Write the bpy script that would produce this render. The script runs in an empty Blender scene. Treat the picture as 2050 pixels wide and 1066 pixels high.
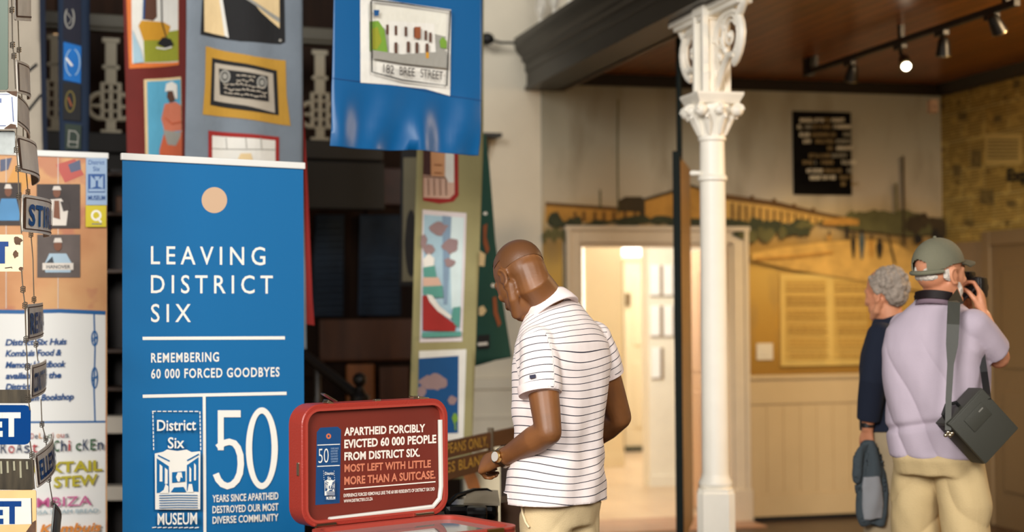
import bpy, bmesh, math, random
from mathutils import Vector, Matrix, noise

random.seed(7)
PI = math.pi
SC = bpy.context.scene
COL = SC.collection
V3 = Vector

# ------------------------------------------------------------------ camera
FPX = 3150.0
CAM = V3((0.0, 0.0, 1.55))
YAW, PITCH, ROLL = math.radians(14.58), math.radians(1.47), math.radians(0.40)
FWD = V3((math.sin(YAW) * math.cos(PITCH), math.cos(YAW) * math.cos(PITCH), math.sin(PITCH)))
_r0 = V3((math.cos(YAW), -math.sin(YAW), 0.0))
_u0 = _r0.cross(FWD)
RGT = _r0 * math.cos(ROLL) - _u0 * math.sin(ROLL)
UPV = _u0 * math.cos(ROLL) + _r0 * math.sin(ROLL)
cam_data = bpy.data.cameras.new('camera')
cam_data.sensor_width = 36.0
cam_data.sensor_fit = 'HORIZONTAL'
cam_data.lens = FPX * 36.0 / 2050.0
cam_data.clip_start = 0.05
cam_data.dof.use_dof = True
cam_data.dof.focus_distance = 5.15
cam_data.dof.aperture_fstop = 1.75
cam = bpy.data.objects.new('camera', cam_data)
M = Matrix((RGT, UPV, -FWD)).transposed().to_4x4()
M.translation = CAM
cam.matrix_world = M
COL.objects.link(cam)
SC.camera = cam

# ------------------------------------------------------------------ light
SC.view_settings.view_transform = 'Standard'
SC.view_settings.look = 'None'
SC.view_settings.exposure = 0.15
SC.view_settings.gamma = 1.0
SC.view_settings.use_curve_mapping = False
world = bpy.data.worlds.new('world')
SC.world = world
world.use_nodes = True
world.node_tree.nodes['Background'].inputs[0].default_value = (0.62, 0.70, 0.80, 1)
world.node_tree.nodes['Background'].inputs[1].default_value = 0.09
SC.cycles.max_bounces = 8


def area_light(name, loc, aim, size, power, col, size_y=None):
    d = bpy.data.lights.new(name, 'AREA')
    d.energy = power
    d.color = col
    d.size = size
    if size_y:
        d.shape = 'RECTANGLE'
        d.size_y = size_y
    o = bpy.data.objects.new(name, d)
    o.location = loc
    o.rotation_euler = (V3(aim) - V3(loc)).to_track_quat('-Z', 'Y').to_euler()
    COL.objects.link(o)
    return o


def spot_light(name, loc, aim, power, col, angle, blend=0.6, radius=0.03):
    d = bpy.data.lights.new(name, 'SPOT')
    d.energy = power
    d.color = col
    d.spot_size = math.radians(angle)
    d.spot_blend = blend
    d.shadow_soft_size = radius
    o = bpy.data.objects.new(name, d)
    o.location = loc
    o.rotation_euler = (V3(aim) - V3(loc)).to_track_quat('-Z', 'Y').to_euler()
    COL.objects.link(o)
    return o


# tall hall windows behind the visitor (daylight)
area_light('daylight_windows', (-3.6, -1.6, 4.6), (1.2, 6.5, 1.3), 3.0, 820, (1.0, 0.965, 0.92))
area_light('daylight_high', (2.2, -3.0, 5.2), (1.2, 8.0, 1.8), 3.0, 470, (1.0, 0.955, 0.89))
# bright rooms behind the doorway
area_light('back_room_light', (3.5, 11.1, 2.72), (4.7, 13.8, 0.9), 1.1, 88, (1.0, 0.99, 0.95))
area_light('far_passage_fill', (5.3, 14.6, 2.75), (5.3, 15.0, 0.0), 1.0, 62, (1.0, 0.99, 0.95))  # unseen fill added to brighten the far door
# warm ceiling light of the room under the gallery
area_light('gallery_room_light', (5.2, 6.4, 3.0), (4.6, 7.4, 0.6), 0.5, 70, (1.0, 0.70, 0.40))


# ------------------------------------------------------------------ pixel rays of the photograph's frame
def ray(px, py):
    return (FWD * FPX + RGT * (px - 1025.0) - UPV * (py - 533.0)) / FPX


def at(px, py, d):
    return CAM + ray(px, py) * d


def on_plane(px, py, o, n):
    k = ray(px, py)
    return CAM + k * ((o - CAM).dot(n) / k.dot(n))


def on_y(px, py, y):
    k = ray(px, py)
    return CAM + k * ((y - CAM.y) / k.y)


def on_x(px, py, x):
    k = ray(px, py)
    return CAM + k * ((x - CAM.x) / k.x)


def on_z(px, py, z):
    k = ray(px, py)
    return CAM + k * ((z - CAM.z) / k.z)


def proj(p):
    q = V3(p) - CAM
    d = q.dot(FWD)
    return (1025 + q.dot(RGT) / d * FPX, 533 - q.dot(UPV) / d * FPX, d)


# ------------------------------------------------------------------ materials
def lin(c):
    out = []
    for v in c[:3]:
        v = v / 255.0
        out.append(v / 12.92 if v <= 0.04045 else ((v + 0.055) / 1.055) ** 2.4)
    return (out[0], out[1], out[2], 1.0)


_mats = {}


def mat(name, rgb, rough=0.6, metal=0.0, var=0.0, scale=8.0, bump=0.0, bscale=60.0, stretch=(1, 1, 1), spec=None, coat=0.0, alpha=None, sheen=0.0):
    """Plain principled material; var darkens/lightens the colour with noise, bump roughens it."""
    if name in _mats:
        return _mats[name]
    m = bpy.data.materials.new(name)
    m.use_nodes = True
    nt = m.node_tree
    b = nt.nodes['Principled BSDF']
    b.inputs['Base Color'].default_value = lin(rgb)
    b.inputs['Roughness'].default_value = rough
    b.inputs['Metallic'].default_value = metal
    if spec is not None:
        b.inputs['Specular IOR Level'].default_value = spec
    if coat:
        b.inputs['Coat Weight'].default_value = coat
    if sheen:
        b.inputs['Sheen Weight'].default_value = sheen
    if alpha is not None:
        b.inputs['Alpha'].default_value = alpha
    if var or bump:
        tc = nt.nodes.new('ShaderNodeTexCoord')
        mp = nt.nodes.new('ShaderNodeMapping')
        mp.inputs['Scale'].default_value = stretch
        nt.links.new(tc.outputs['Object'], mp.inputs[0])
    if var:
        n = nt.nodes.new('ShaderNodeTexNoise')
        n.inputs['Scale'].default_value = scale
        n.inputs['Detail'].default_value = 5
        nt.links.new(mp.outputs[0], n.inputs['Vector'])
        r = nt.nodes.new('ShaderNodeValToRGB')
        c = lin(rgb)
        r.color_ramp.elements[0].position = 0.3
        r.color_ramp.elements[1].position = 0.7
        r.color_ramp.elements[0].color = tuple(max(0, x * (1 - var)) for x in c[:3]) + (1,)
        r.color_ramp.elements[1].color = tuple(min(1, x * (1 + var)) for x in c[:3]) + (1,)
        nt.links.new(n.outputs['Fac'], r.inputs[0])
        nt.links.new(r.outputs[0], b.inputs['Base Color'])
    if bump:
        n2 = nt.nodes.new('ShaderNodeTexNoise')
        n2.inputs['Scale'].default_value = bscale
        n2.inputs['Detail'].default_value = 3
        nt.links.new(mp.outputs[0], n2.inputs['Vector'])
        bp = nt.nodes.new('ShaderNodeBump')
        bp.inputs['Strength'].default_value = bump
        bp.inputs['Distance'].default_value = 0.01
        nt.links.new(n2.outputs['Fac'], bp.inputs['Height'])
        nt.links.new(bp.outputs[0], b.inputs['Normal'])
    _mats[name] = m
    return m


class NT:
    """small node-tree writer for the special materials"""
    def __init__(s, name):
        s.m = bpy.data.materials.new(name)
        s.m.use_nodes = True
        s.t = s.m.node_tree
        s.b = s.t.nodes['Principled BSDF']
        s.tc = s.n('ShaderNodeTexCoord')

    def n(s, kind, **kw):
        x = s.t.nodes.new(kind)
        for k, v in kw.items():
            if k.startswith('_'):
                setattr(x, k[1:], v)
            else:
                x.inputs[k].default_value = v
        return x

    def l(s, a, b):
        s.t.links.new(a, b)

    def map(s, scale=(1, 1, 1), rot=(0, 0, 0), src='Object', loc=(0, 0, 0)):
        mp = s.n('ShaderNodeMapping')
        mp.inputs['Scale'].default_value = scale
        mp.inputs['Rotation'].default_value = rot
        mp.inputs['Location'].default_value = loc
        s.l(s.tc.outputs[src], mp.inputs[0])
        return mp.outputs[0]

    def ramp(s, fac, stops, interp='LINEAR'):
        r = s.n('ShaderNodeValToRGB')
        r.color_ramp.interpolation = interp
        e = r.color_ramp.elements
        while len(e) < len(stops):
            e.new(0.5)
        for i, (p, c) in enumerate(stops):
            e[i].position = p
            e[i].color = lin(c) if max(c) > 1 else tuple(c) + (1,)
        s.l(fac, r.inputs[0])
        return r.outputs[0]

    def mix(s, fac, a, b, mode='MIX'):
        x = s.n('ShaderNodeMix', _data_type='RGBA', _blend_type=mode)
        for sock, v in ((x.inputs[0], fac), (x.inputs[6], a), (x.inputs[7], b)):
            if hasattr(v, 'node'):
                s.l(v, sock)
            elif isinstance(v, (int, float)):
                sock.default_value = v
            else:
                sock.default_value = lin(v)
        return x.outputs[2]

    def math(s, op, a, b=0.0):
        x = s.n('ShaderNodeMath', _operation=op)
        for i, v in enumerate((a, b)):
            if hasattr(v, 'node'):
                s.l(v, x.inputs[i])
            else:
                x.inputs[i].default_value = v
        return x.outputs[0]

    def sep(s, vec):
        x = s.n('ShaderNodeSeparateXYZ')
        s.l(vec, x.inputs[0])
        return x.outputs

    def bump(s, h, strength=0.3, dist=0.01):
        bp = s.n('ShaderNodeBump')
        bp.inputs['Strength'].default_value = strength
        bp.inputs['Distance'].default_value = dist
        s.l(h, bp.inputs['Height'])
        s.l(bp.outputs[0], s.b.inputs['Normal'])

    def col(s, c):
        s.l(c, s.b.inputs['Base Color'])

    def rough(s, v):
        s.b.inputs['Roughness'].default_value = v


# ------------------------------------------------------------------ objects and meshes
def mesh_obj(name, bm, mats, parent=None, smooth=False, recalc=True):
    if recalc:
        bmesh.ops.recalc_face_normals(bm, faces=bm.faces)
    me = bpy.data.meshes.new(name)
    bm.to_mesh(me)
    bm.free()
    return me_obj(name, me, mats, parent, smooth)


def me_obj(name, me, mats, parent=None, smooth=False):
    if not isinstance(mats, (list, tuple)):
        mats = [mats]
    if len(me.materials):
        idx = [p.material_index for p in me.polygons]
        me.materials.clear()
    else:
        idx = None
    for m in mats:
        me.materials.append(m)
    if idx:
        me.polygons.foreach_set('material_index', idx)
    if smooth:
        for p in me.polygons:
            p.use_smooth = True
        if smooth != 'all':
            try:
                me.set_sharp_from_angle(angle=math.radians(40))
            except Exception:
                pass
    o = bpy.data.objects.new(name, me)
    COL.objects.link(o)
    if parent is not None:
        o.parent = parent
        mw = Matrix.Identity(4)
        q = parent
        while q is not None:
            mw = q.matrix_basis @ mw if q is parent else q.matrix_basis @ mw
            q = q.parent
        o.matrix_basis = mw.inverted()
    return o


def thing(name, label, cat, loc, group=None):
    o = bpy.data.objects.new(name, None)
    o.empty_display_size = 0.1
    COL.objects.link(o)
    o.location = loc
    return tag(o, label, cat, group)


def tag(o, label, cat, group=None, kind=None):
    o['label'] = label
    o['category'] = cat
    if group:
        o['group'] = group
    if kind:
        o['kind'] = kind
    return o


def struct(name, bm, mats, label=None, smooth=False):
    o = mesh_obj(name, bm, mats, None, smooth)
    o['kind'] = 'structure'
    if label:
        o['label'] = label
    return o


def quad(bm, pts, mi=0):
    f = bm.faces.new([bm.verts.new(p) for p in pts])
    f.material_index = mi
    return f


def box(bm, lo, hi, mi=0, mtx=None, bev=0.0):
    """axis-aligned box lo..hi, optionally transformed by mtx; bev rounds its edges"""
    t = bmesh.new()
    bmesh.ops.create_cube(t, size=1.0)
    lo, hi = V3(lo), V3(hi)
    for v in t.verts:
        v.co = V3([(lo[i] + hi[i]) / 2 + v.co[i] * (hi[i] - lo[i]) for i in range(3)])
    if bev:
        bmesh.ops.bevel(t, geom=list(t.edges), offset=bev, segments=2, affect='EDGES', profile=0.6)
    if mtx is not None:
        bmesh.ops.transform(t, matrix=mtx, verts=t.verts)
    add(bm, t, mi)


def add(bm, t, mi=0):
    m = {}
    for v in t.verts:
        m[v] = bm.verts.new(v.co)
    for f in t.faces:
        try:
            g = bm.faces.new([m[v] for v in f.verts])
            g.material_index = mi
        except ValueError:
            pass
    t.free()


def frame_axes(d):
    d = d.normalized()
    a = V3((0, 0, 1)) if abs(d.z) < 0.9 else V3((1, 0, 0))
    x = a.cross(d).normalized()
    return x, d.cross(x)


def tube(bm, pts, rad, seg=10, mi=0, cap=True, round_end=False):
    """tube along a polyline; rad is a number or one radius per point; round_end adds hemispheres"""
    pts = [V3(p) for p in pts]
    if not isinstance(rad, (list, tuple)):
        rad = [rad] * len(pts)
    rings = []
    x = None
    n = len(pts)
    seq = []
    tang = []
    for i in range(n):
        d = (pts[min(i + 1, n - 1)] - pts[max(i - 1, 0)])
        tang.append(d.normalized())
    if round_end:
        for k in range(3):
            a = PI / 2 * (1 - (k + 0.35) / 3.35)
            seq.append((pts[0] - tang[0] * rad[0] * math.sin(a), rad[0] * math.cos(a), tang[0]))
    for i in range(n):
        seq.append((pts[i], rad[i], tang[i]))
    if round_end:
        for k in range(3):
            a = PI / 2 * (k + 1) / 3.35
            seq.append((pts[-1] + tang[-1] * rad[-1] * math.sin(a), rad[-1] * math.cos(a), tang[-1]))
    for c, r, d in seq:
        if x is None:
            x, y = frame_axes(d)
        else:
            x = (x - d * x.dot(d))
            x = x.normalized() if x.length > 1e-6 else frame_axes(d)[0]
            y = d.cross(x)
        rings.append([bm.verts.new(c + (x * math.cos(2 * PI * k / seg) + y * math.sin(2 * PI * k / seg)) * r) for k in range(seg)])
    skin_rings(bm, rings, mi, cap)


def skin_rings(bm, rings, mi=0, cap=True, closed=True):
    seg = len(rings[0])
    for a, b in zip(rings, rings[1:]):
        for k in range(seg if closed else seg - 1):
            f = bm.faces.new((a[k], a[(k + 1) % seg], b[(k + 1) % seg], b[k]))
            f.material_index = mi
    if cap and closed:
        f = bm.faces.new(list(reversed(rings[0])))
        f.material_index = mi
        f = bm.faces.new(rings[-1])
        f.material_index = mi


def loft(bm, rings, seg=32, mi=0, cap=True):
    """rings: (centre, half-axis A, half-axis B, superellipse exponent)"""
    rr = []
    for c, a, b, p in rings:
        vs = []
        for k in range(seg):
            t = 2 * PI * k / seg
            ct, st = math.cos(t), math.sin(t)
            e = 2.0 / p
            vs.append(bm.verts.new(V3(c) + V3(a) * (abs(ct) ** e * (1 if ct >= 0 else -1)) + V3(b) * (abs(st) ** e * (1 if st >= 0 else -1))))
        rr.append(vs)
    skin_rings(bm, rr, mi, cap)


def lathe(bm, prof, c, seg=24, mi=0, ax=None):
    """prof: (radius, height) pairs revolved about the vertical through c"""
    c = V3(c)
    rings = [[bm.verts.new(c + V3((r * math.cos(2 * PI * k / seg), r * math.sin(2 * PI * k / seg), z))) for k in range(seg)] for r, z in prof]
    skin_rings(bm, rings, mi, True)


def ball(bm, c, r, mi=0, seg=20, mtx=None):
    """ellipsoid with radii r (number or triple)"""
    if not isinstance(r, (list, tuple, Vector)):
        r = (r, r, r)
    t = bmesh.new()
    bmesh.ops.create_uvsphere(t, u_segments=seg, v_segments=max(8, seg // 2 + 2), radius=1.0)
    m = Matrix.Translation(V3(c)) @ (mtx.to_4x4() if mtx is not None else Matrix.Identity(4)) @ Matrix.Diagonal((r[0], r[1], r[2], 1))
    bmesh.ops.transform(t, matrix=m, verts=t.verts)
    add(bm, t, mi)


def prism(bm, pts, ext, mi=0):
    """closed prism: planar outline pts swept by the vector ext"""
    a = [bm.verts.new(V3(p)) for p in pts]
    b = [bm.verts.new(V3(p) + V3(ext)) for p in pts]
    n = len(a)
    for f in ([bm.faces.new(list(reversed(a))), bm.faces.new(b)] + [bm.faces.new((a[i], a[(i + 1) % n], b[(i + 1) % n], b[i])) for i in range(n)]):
        f.material_index = mi


def fuse(bm, voxel, iters=4, factor=0.5):
    """union of the overlapping closed pieces as one continuous skin"""
    bmesh.ops.recalc_face_normals(bm, faces=bm.faces)
    me = bpy.data.meshes.new('tmp')
    bm.to_mesh(me)
    bm.free()
    o = bpy.data.objects.new('tmp', me)
    COL.objects.link(o)
    r = o.modifiers.new('r', 'REMESH')
    r.mode = 'VOXEL'
    r.voxel_size = voxel
    r.adaptivity = 0.0
    if iters:
        s = o.modifiers.new('s', 'SMOOTH')
        s.factor = factor
        s.iterations = iters
    dg = bpy.context.evaluated_depsgraph_get()
    out = bpy.data.meshes.new_from_object(o.evaluated_get(dg))
    bpy.data.objects.remove(o)
    bpy.data.meshes.remove(me)
    return out


# ------------------------------------------------------------------ sheets: real planes (or hung cloth) that carry printed or sewn art
class Sheet:
    def __init__(s, o, u, v, disp=None, th=0.003, step=0.025):
        s.o, s.u = V3(o), V3(u).normalized()
        v = V3(v)
        s.v = (v - s.u * v.dot(s.u)).normalized()
        s.n = s.u.cross(s.v)
        if s.n.dot(CAM - s.o) < 0:
            s.n = -s.n
        s.disp, s.th, s.step = disp, th, step

    def uv(s, px, py):
        p = on_plane(px, py, s.o, s.n) - s.o
        return (p.dot(s.u), p.dot(s.v))

    def pt(s, u, v, off=0.0):
        d = s.disp(u, v) if s.disp else 0.0
        return s.o + s.u * u + s.v * v + s.n * (d + off)

    def px(s, px, py, off=0.0):
        return s.pt(*s.uv(px, py), off)


def cut_grid(bm, step):
    if not bm.verts:
        return
    for ax, step in ((0, step), (1, step * 2.5)):
        lo = min(v.co[ax] for v in bm.verts)
        hi = max(v.co[ax] for v in bm.verts)
        k = math.ceil(lo / step) * step
        while k < hi:
            n = V3((0, 0, 0))
            n[ax] = 1
            c = V3((0, 0, 0))
            c[ax] = k
            bmesh.ops.bisect_plane(bm, geom=list(bm.verts) + list(bm.edges) + list(bm.faces), plane_co=c, plane_no=n, dist=1e-5)
            k += step


def sheet_slab(s, outline, th=None, bm=None, mi=0):
    """solid plate or cloth with the given uv outline on the sheet"""
    th = th or s.th
    t = bmesh.new()
    t.faces.new([t.verts.new((u, v, 0)) for u, v in outline])
    if s.disp:
        cut_grid(t, s.step)
    out = bm or bmesh.new()
    top = {v: out.verts.new(s.pt(v.co.x, v.co.y, 0)) for v in t.verts}
    bot = {v: out.verts.new(s.pt(v.co.x, v.co.y, -th)) for v in t.verts}
    for f in t.faces:
        out.faces.new([top[v] for v in f.verts]).material_index = mi
        out.faces.new([bot[v] for v in reversed(f.verts)]).material_index = mi
    for e in t.edges:
        if len(e.link_faces) == 1:
            a, b = e.verts
            out.faces.new((top[a], top[b], bot[b], bot[a])).material_index = mi
    t.free()
    return out


_tcache = {}


def text_mesh(txt, bold=0.0, space=1.0):
    """2-D outline mesh of a line of text, scaled to width 1 and capital height 1: (verts, faces)"""
    key = (txt, bold, space)
    if key in _tcache:
        return _tcache[key]
    c = bpy.data.curves.new('t', 'FONT')
    c.body = txt
    c.offset = bold
    c.space_character = space
    c.resolution_u = 3
    c.fill_mode = 'FRONT'
    o = bpy.data.objects.new('t', c)
    COL.objects.link(o)
    dg = bpy.context.evaluated_depsgraph_get()
    me = bpy.data.meshes.new_from_object(o.evaluated_get(dg))
    vs = [(v.co.x, v.co.y) for v in me.vertices]
    fs = [tuple(p.vertices) for p in me.polygons]
    bpy.data.objects.remove(o)
    bpy.data.curves.remove(c)
    bpy.data.meshes.remove(me)
    xs = [v[0] for v in vs] or [0, 1]
    x0, x1 = min(xs), max(xs)
    cap = 0.682 + 2 * bold
    vs = [((x - x0) / (x1 - x0), y / cap) for x, y in vs]
    _tcache[key] = (vs, fs)
    return _tcache[key]


class Art:
    """printed / sewn / painted shapes given in photograph pixels, laid on a sheet; one mesh"""
    def __init__(s, sheet, base=0.0006, gap=0.0004):
        s.s, s.bm, s.mats, s.k, s.base, s.gap = sheet, bmesh.new(), [], 0, base, gap

    def mi(s, m):
        if m not in s.mats:
            s.mats.append(m)
        return s.mats.index(m)

    def raw(s, verts, faces, m, uv=False):
        """verts in pixels, or in sheet metres when uv"""
        t = bmesh.new()
        vs = [t.verts.new((x, y, 0) if uv else (*s.s.uv(x, y), 0)) for x, y in verts]
        for f in faces:
            try:
                t.faces.new([vs[i] for i in f])
            except ValueError:
                pass
        if s.s.disp:
            bmesh.ops.triangulate(t, faces=[f for f in t.faces if len(f.verts) > 4])
            cut_grid(t, s.s.step)
        off = s.base + s.k * (s.gap if not s.s.disp else max(s.gap, 0.0011))
        s.k += 1
        mm = {v: s.bm.verts.new(s.s.pt(v.co.x, v.co.y, off)) for v in t.verts}
        i = s.mi(m)
        for f in t.faces:
            try:
                g = s.bm.faces.new([mm[v] for v in f.verts])
                g.material_index = i
                g.normal_update()
                if g.normal.dot(s.s.n) < 0:
                    g.normal_flip()
            except ValueError:
                pass
        t.free()
        return s

    def poly(s, pts, m):
        return s.raw(pts, [tuple(range(len(pts)))], m)

    def rect(s, x0, y0, x1, y1, m):
        return s.poly([(x0, y0), (x1, y0), (x1, y1), (x0, y1)], m)

    def ell(s, cx, cy, rx, ry, m, n=28, rot=0.0):
        ca, sa = math.cos(rot), math.sin(rot)
        return s.poly([(cx + rx * math.cos(2 * PI * k / n) * ca - ry * math.sin(2 * PI * k / n) * sa,
                        cy + rx * math.cos(2 * PI * k / n) * sa + ry * math.sin(2 * PI * k / n) * ca) for k in range(n)], m)

    def ring(s, cx, cy, rx, ry, w, m, n=28, a0=0.0, a1=2 * PI):
        vs, fs = [], []
        for k in range(n + 1):
            t = a0 + (a1 - a0) * k / n
            vs += [(cx + rx * math.cos(t), cy + ry * math.sin(t)), (cx + (rx - w) * math.cos(t), cy + (ry - w) * math.sin(t))]
            if k:
                fs.append((2 * k - 2, 2 * k, 2 * k + 1, 2 * k - 1))
        return s.raw(vs, fs, m)

    def line(s, pts, w, m):
        vs, fs = [], []
        n = len(pts)
        for i, (x, y) in enumerate(pts):
            a, b = pts[max(i - 1, 0)], pts[min(i + 1, n - 1)]
            dx, dy = b[0] - a[0], b[1] - a[1]
            q = math.hypot(dx, dy) or 1
            ox, oy = -dy / q * w / 2, dx / q * w / 2
            vs += [(x + ox, y + oy), (x - ox, y - oy)]
            if i:
                fs.append((2 * i - 2, 2 * i, 2 * i + 1, 2 * i - 1))
        return s.raw(vs, fs, m)

    def frame(s, x0, y0, x1, y1, w, m):
        vs = [(x0, y0), (x1, y0), (x1, y1), (x0, y1), (x0 + w, y0 + w), (x1 - w, y0 + w), (x1 - w, y1 - w), (x0 + w, y1 - w)]
        return s.raw(vs, [(0, 1, 5, 4), (1, 2, 6, 5), (2, 3, 7, 6), (3, 0, 4, 7)], m)

    def text(s, txt, x0, y0, x1, y1, h, m, bold=0.0, space=1.0, slant=0.0):
        """baseline from pixel (x0,y0) to (x1,y1), capital height h pixels"""
        vs, fs = text_mesh(txt, bold, space)
        dx, dy = x1 - x0, y1 - y0
        return s.raw([(x0 + a * dx + slant * b * h, y0 + a * dy - b * h) for a, b in vs], fs, m)

    def build(s, name, parent=None):
        return mesh_obj(name, s.bm, s.mats, parent, False, recalc=False)


def quad_sheet(tl, tr, bl, disp=None, th=0.003, step=0.05):
    """sheet with origin at tl, u towards tr, v up"""
    return Sheet(tl, V3(tr) - V3(tl), V3(tl) - V3(bl), disp, th, step)
# ================================================================== the room
YB = 10.52          # face of the back wall
XR = 6.05           # face of the side wall with the newsprint
XP = 2.953          # where white plaster meets the mural
XW = 2.38           # where dark panelling meets white plaster
ZC = 3.17           # gallery ceiling
DX0, DX1, DZ = 3.225, 4.367, 1.99

# ---- materials of the setting
PLASTER = mat('white_plaster', (226, 217, 196), 0.75, var=0.05, scale=3, bump=0.12, bscale=25)
CREAM = mat('cream_paint', (206, 180, 136), 0.45, var=0.03, scale=4)
FRAMEW = mat('architrave_paint', (222, 206, 180), 0.5, var=0.03)
BEIGE = mat('beige_wall', (222, 202, 162), 0.8, var=0.04, scale=3)
DKWOOD = mat('dark_stained_wood', (40, 24, 15), 0.5, var=0.35, scale=4, stretch=(6, 6, 0.6), spec=0.2)
DKPAINT = mat('black_brown_paint', (46, 42, 33), 0.5, var=0.12, scale=3)
BLACK = mat('black_paint', (14, 14, 13), 0.5)

a = NT('gallery_boards')
co = a.sep(a.map())
bx = a.math('MULTIPLY', co[0], 1 / 0.10)
fr = a.math('FRACT', bx)
groove = a.math('GREATER_THAN', fr, 0.10)
idx = a.math('FLOOR', bx)
wn = a.n('ShaderNodeTexWhiteNoise', _noise_dimensions='1D')
a.l(idx, wn.inputs['W'])
grain = a.n('ShaderNodeTexNoise', Scale=6.0, Detail=5.0)
a.l(a.map((7, 0.6, 1)), grain.inputs['Vector'])
c = a.ramp(grain.outputs['Fac'], [(0.3, (120, 66, 20)), (0.7, (168, 98, 34))])
c = a.mix(a.math('MULTIPLY', wn.outputs['Value'], 0.45), c, (84, 44, 16))
a.col(a.mix(groove, (30, 15, 6), c))
a.rough(0.28)
a.bump(groove, 0.6, 0.004)
BOARDS = a.m

a = NT('hall_floor')
co = a.sep(a.map())
bx = a.math('MULTIPLY', co[0], 1 / 0.12)
fr = a.math('GREATER_THAN', a.math('FRACT', bx), 0.04)
wn = a.n('ShaderNodeTexWhiteNoise', _noise_dimensions='1D')
a.l(a.math('FLOOR', bx), wn.inputs['W'])
grain = a.n('ShaderNodeTexNoise', Scale=5.0, Detail=5.0)
a.l(a.map((7, 0.7, 1)), grain.inputs['Vector'])
c = a.ramp(grain.outputs['Fac'], [(0.3, (58, 38, 24)), (0.7, (84, 58, 38))])
c = a.mix(a.math('MULTIPLY', wn.outputs['Value'], 0.4), c, (44, 28, 17))
a.col(a.mix(fr, (20, 13, 8), c))
a.rough(0.35)
FLOORM = a.m

a = NT('stone_floor')
n1 = a.n('ShaderNodeTexNoise', Scale=2.5, Detail=4.0)
a.l(a.map(), n1.inputs['Vector'])
br = a.n('ShaderNodeTexBrick', Scale=1.0)
br.offset = 0.0
br.inputs['Mortar Size'].default_value = 0.006
br.inputs['Brick Width'].default_value = 0.4
br.inputs['Row Height'].default_value = 0.4
for k, cc in (('Color1', (214, 190, 158)), ('Color2', (206, 180, 148)), ('Mortar', (180, 152, 120))):
    br.inputs[k].default_value = lin(cc)
a.l(a.map(), br.inputs['Vector'])
a.col(a.mix(0.3, br.outputs['Color'], a.ramp(n1.outputs['Fac'], [(0.3, (190, 158, 122)), (0.7, (222, 194, 158))])))
a.rough(0.28)
STONE = a.m

a = NT('dark_panelling')
n1 = a.n('ShaderNodeTexNoise', Scale=3.0, Detail=5.0)
a.l(a.map((5, 5, 0.5)), n1.inputs['Vector'])
n2 = a.n('ShaderNodeTexNoise', Scale=0.9, Detail=1.0)
a.l(a.map(), n2.inputs['Vector'])
c = a.ramp(n1.outputs['Fac'], [(0.3, (26, 15, 9)), (0.7, (48, 29, 16))])
a.col(a.mix(a.math('MULTIPLY', n2.outputs['Fac'], 0.5), c, (20, 12, 8)))
a.rough(0.75)
a.b.inputs['Specular IOR Level'].default_value = 0.15
PANELW = a.m

# the painted mural: grey sky, ochre ground
a = NT('mural_paint')
co = a.sep(a.map())
n1 = a.n('ShaderNodeTexNoise', Scale=1.3, Detail=6.0, Roughness=0.6)
a.l(a.map((1, 1, 1)), n1.inputs['Vector'])
zz = a.math('ADD', co[2], a.math('MULTIPLY', a.math('SUBTRACT', n1.outputs['Fac'], 0.5), 0.30))
fac = a.math('DIVIDE', a.math('SUBTRACT', zz, 1.0), 2.2)
base = a.ramp(fac, [(0.0, (148, 108, 34)), (0.16, (186, 142, 56)), (0.36, (206, 168, 84)), (0.45, (168, 132, 66)), (0.52, (196, 172, 126)),
                    (0.60, (196, 184, 160)), (0.78, (170, 166, 148)), (1.0, (150, 146, 128))])
n2 = a.n('ShaderNodeTexNoise', Scale=2.2, Detail=4.0)
a.l(a.map((2.2, 1, 0.7)), n2.inputs['Vector'])
a.col(a.mix(a.math('MULTIPLY', a.math('GREATER_THAN', n2.outputs['Fac'], 0.5), a.math('MULTIPLY', a.math('SUBTRACT', n2.outputs['Fac'], 0.5), 2.2)), base, (120, 108, 82)))
a.rough(0.8)
MURAL = a.m

# yellowed newsprint pasted on the side wall
a = NT('newsprint')
uvw = a.map()
n0 = a.n('ShaderNodeTexNoise', Scale=3.0, Detail=2.0)
a.l(uvw, n0.inputs['Vector'])
cu = a.n('ShaderNodeCombineXYZ')
sp = a.sep(uvw)
a.l(sp[1], cu.inputs[0])
a.l(sp[2], cu.inputs[1])
br = a.n('ShaderNodeTexBrick', Scale=1.0)
br.offset = 0.37
br.inputs['Mortar Size'].default_value = 0.012
br.inputs['Brick Width'].default_value = 0.31
br.inputs['Row Height'].default_value = 0.21
for k, cc in (('Color1', (196, 168, 88)), ('Color2', (182, 154, 76)), ('Mortar', (206, 182, 104))):
    br.inputs[k].default_value = lin(cc)
a.l(cu.outputs[0], br.inputs['Vector'])
ln = a.n('ShaderNodeTexWave', Scale=14.0, Distortion=0.4)
ln.bands_direction = 'Z'
a.l(uvw, ln.inputs['Vector'])
nz = a.n('ShaderNodeTexNoise', Scale=9.0, Detail=3.0)
a.l(a.map((1, 1, 2.2)), nz.inputs['Vector'])
txt = a.math('MULTIPLY', a.math('GREATER_THAN', ln.outputs['Fac'], 0.45), a.math('GREATER_THAN', nz.outputs['Fac'], 0.44))
c = a.mix(a.math('MULTIPLY', txt, 0.7), br.outputs['Color'], (92, 76, 36))
nb = a.n('ShaderNodeTexVoronoi', Scale=4.2)
a.l(a.map((1, 1, 1.5)), nb.inputs['Vector'])
c = a.mix(a.math('MULTIPLY', a.math('LESS_THAN', nb.outputs['Distance'], 0.14), 0.75), c, (70, 60, 34))
a.col(a.mix(a.math('MULTIPLY', n0.outputs['Fac'], 0.4), c, (150, 118, 44)))
a.rough(0.8)
NEWS = a.m

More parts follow.
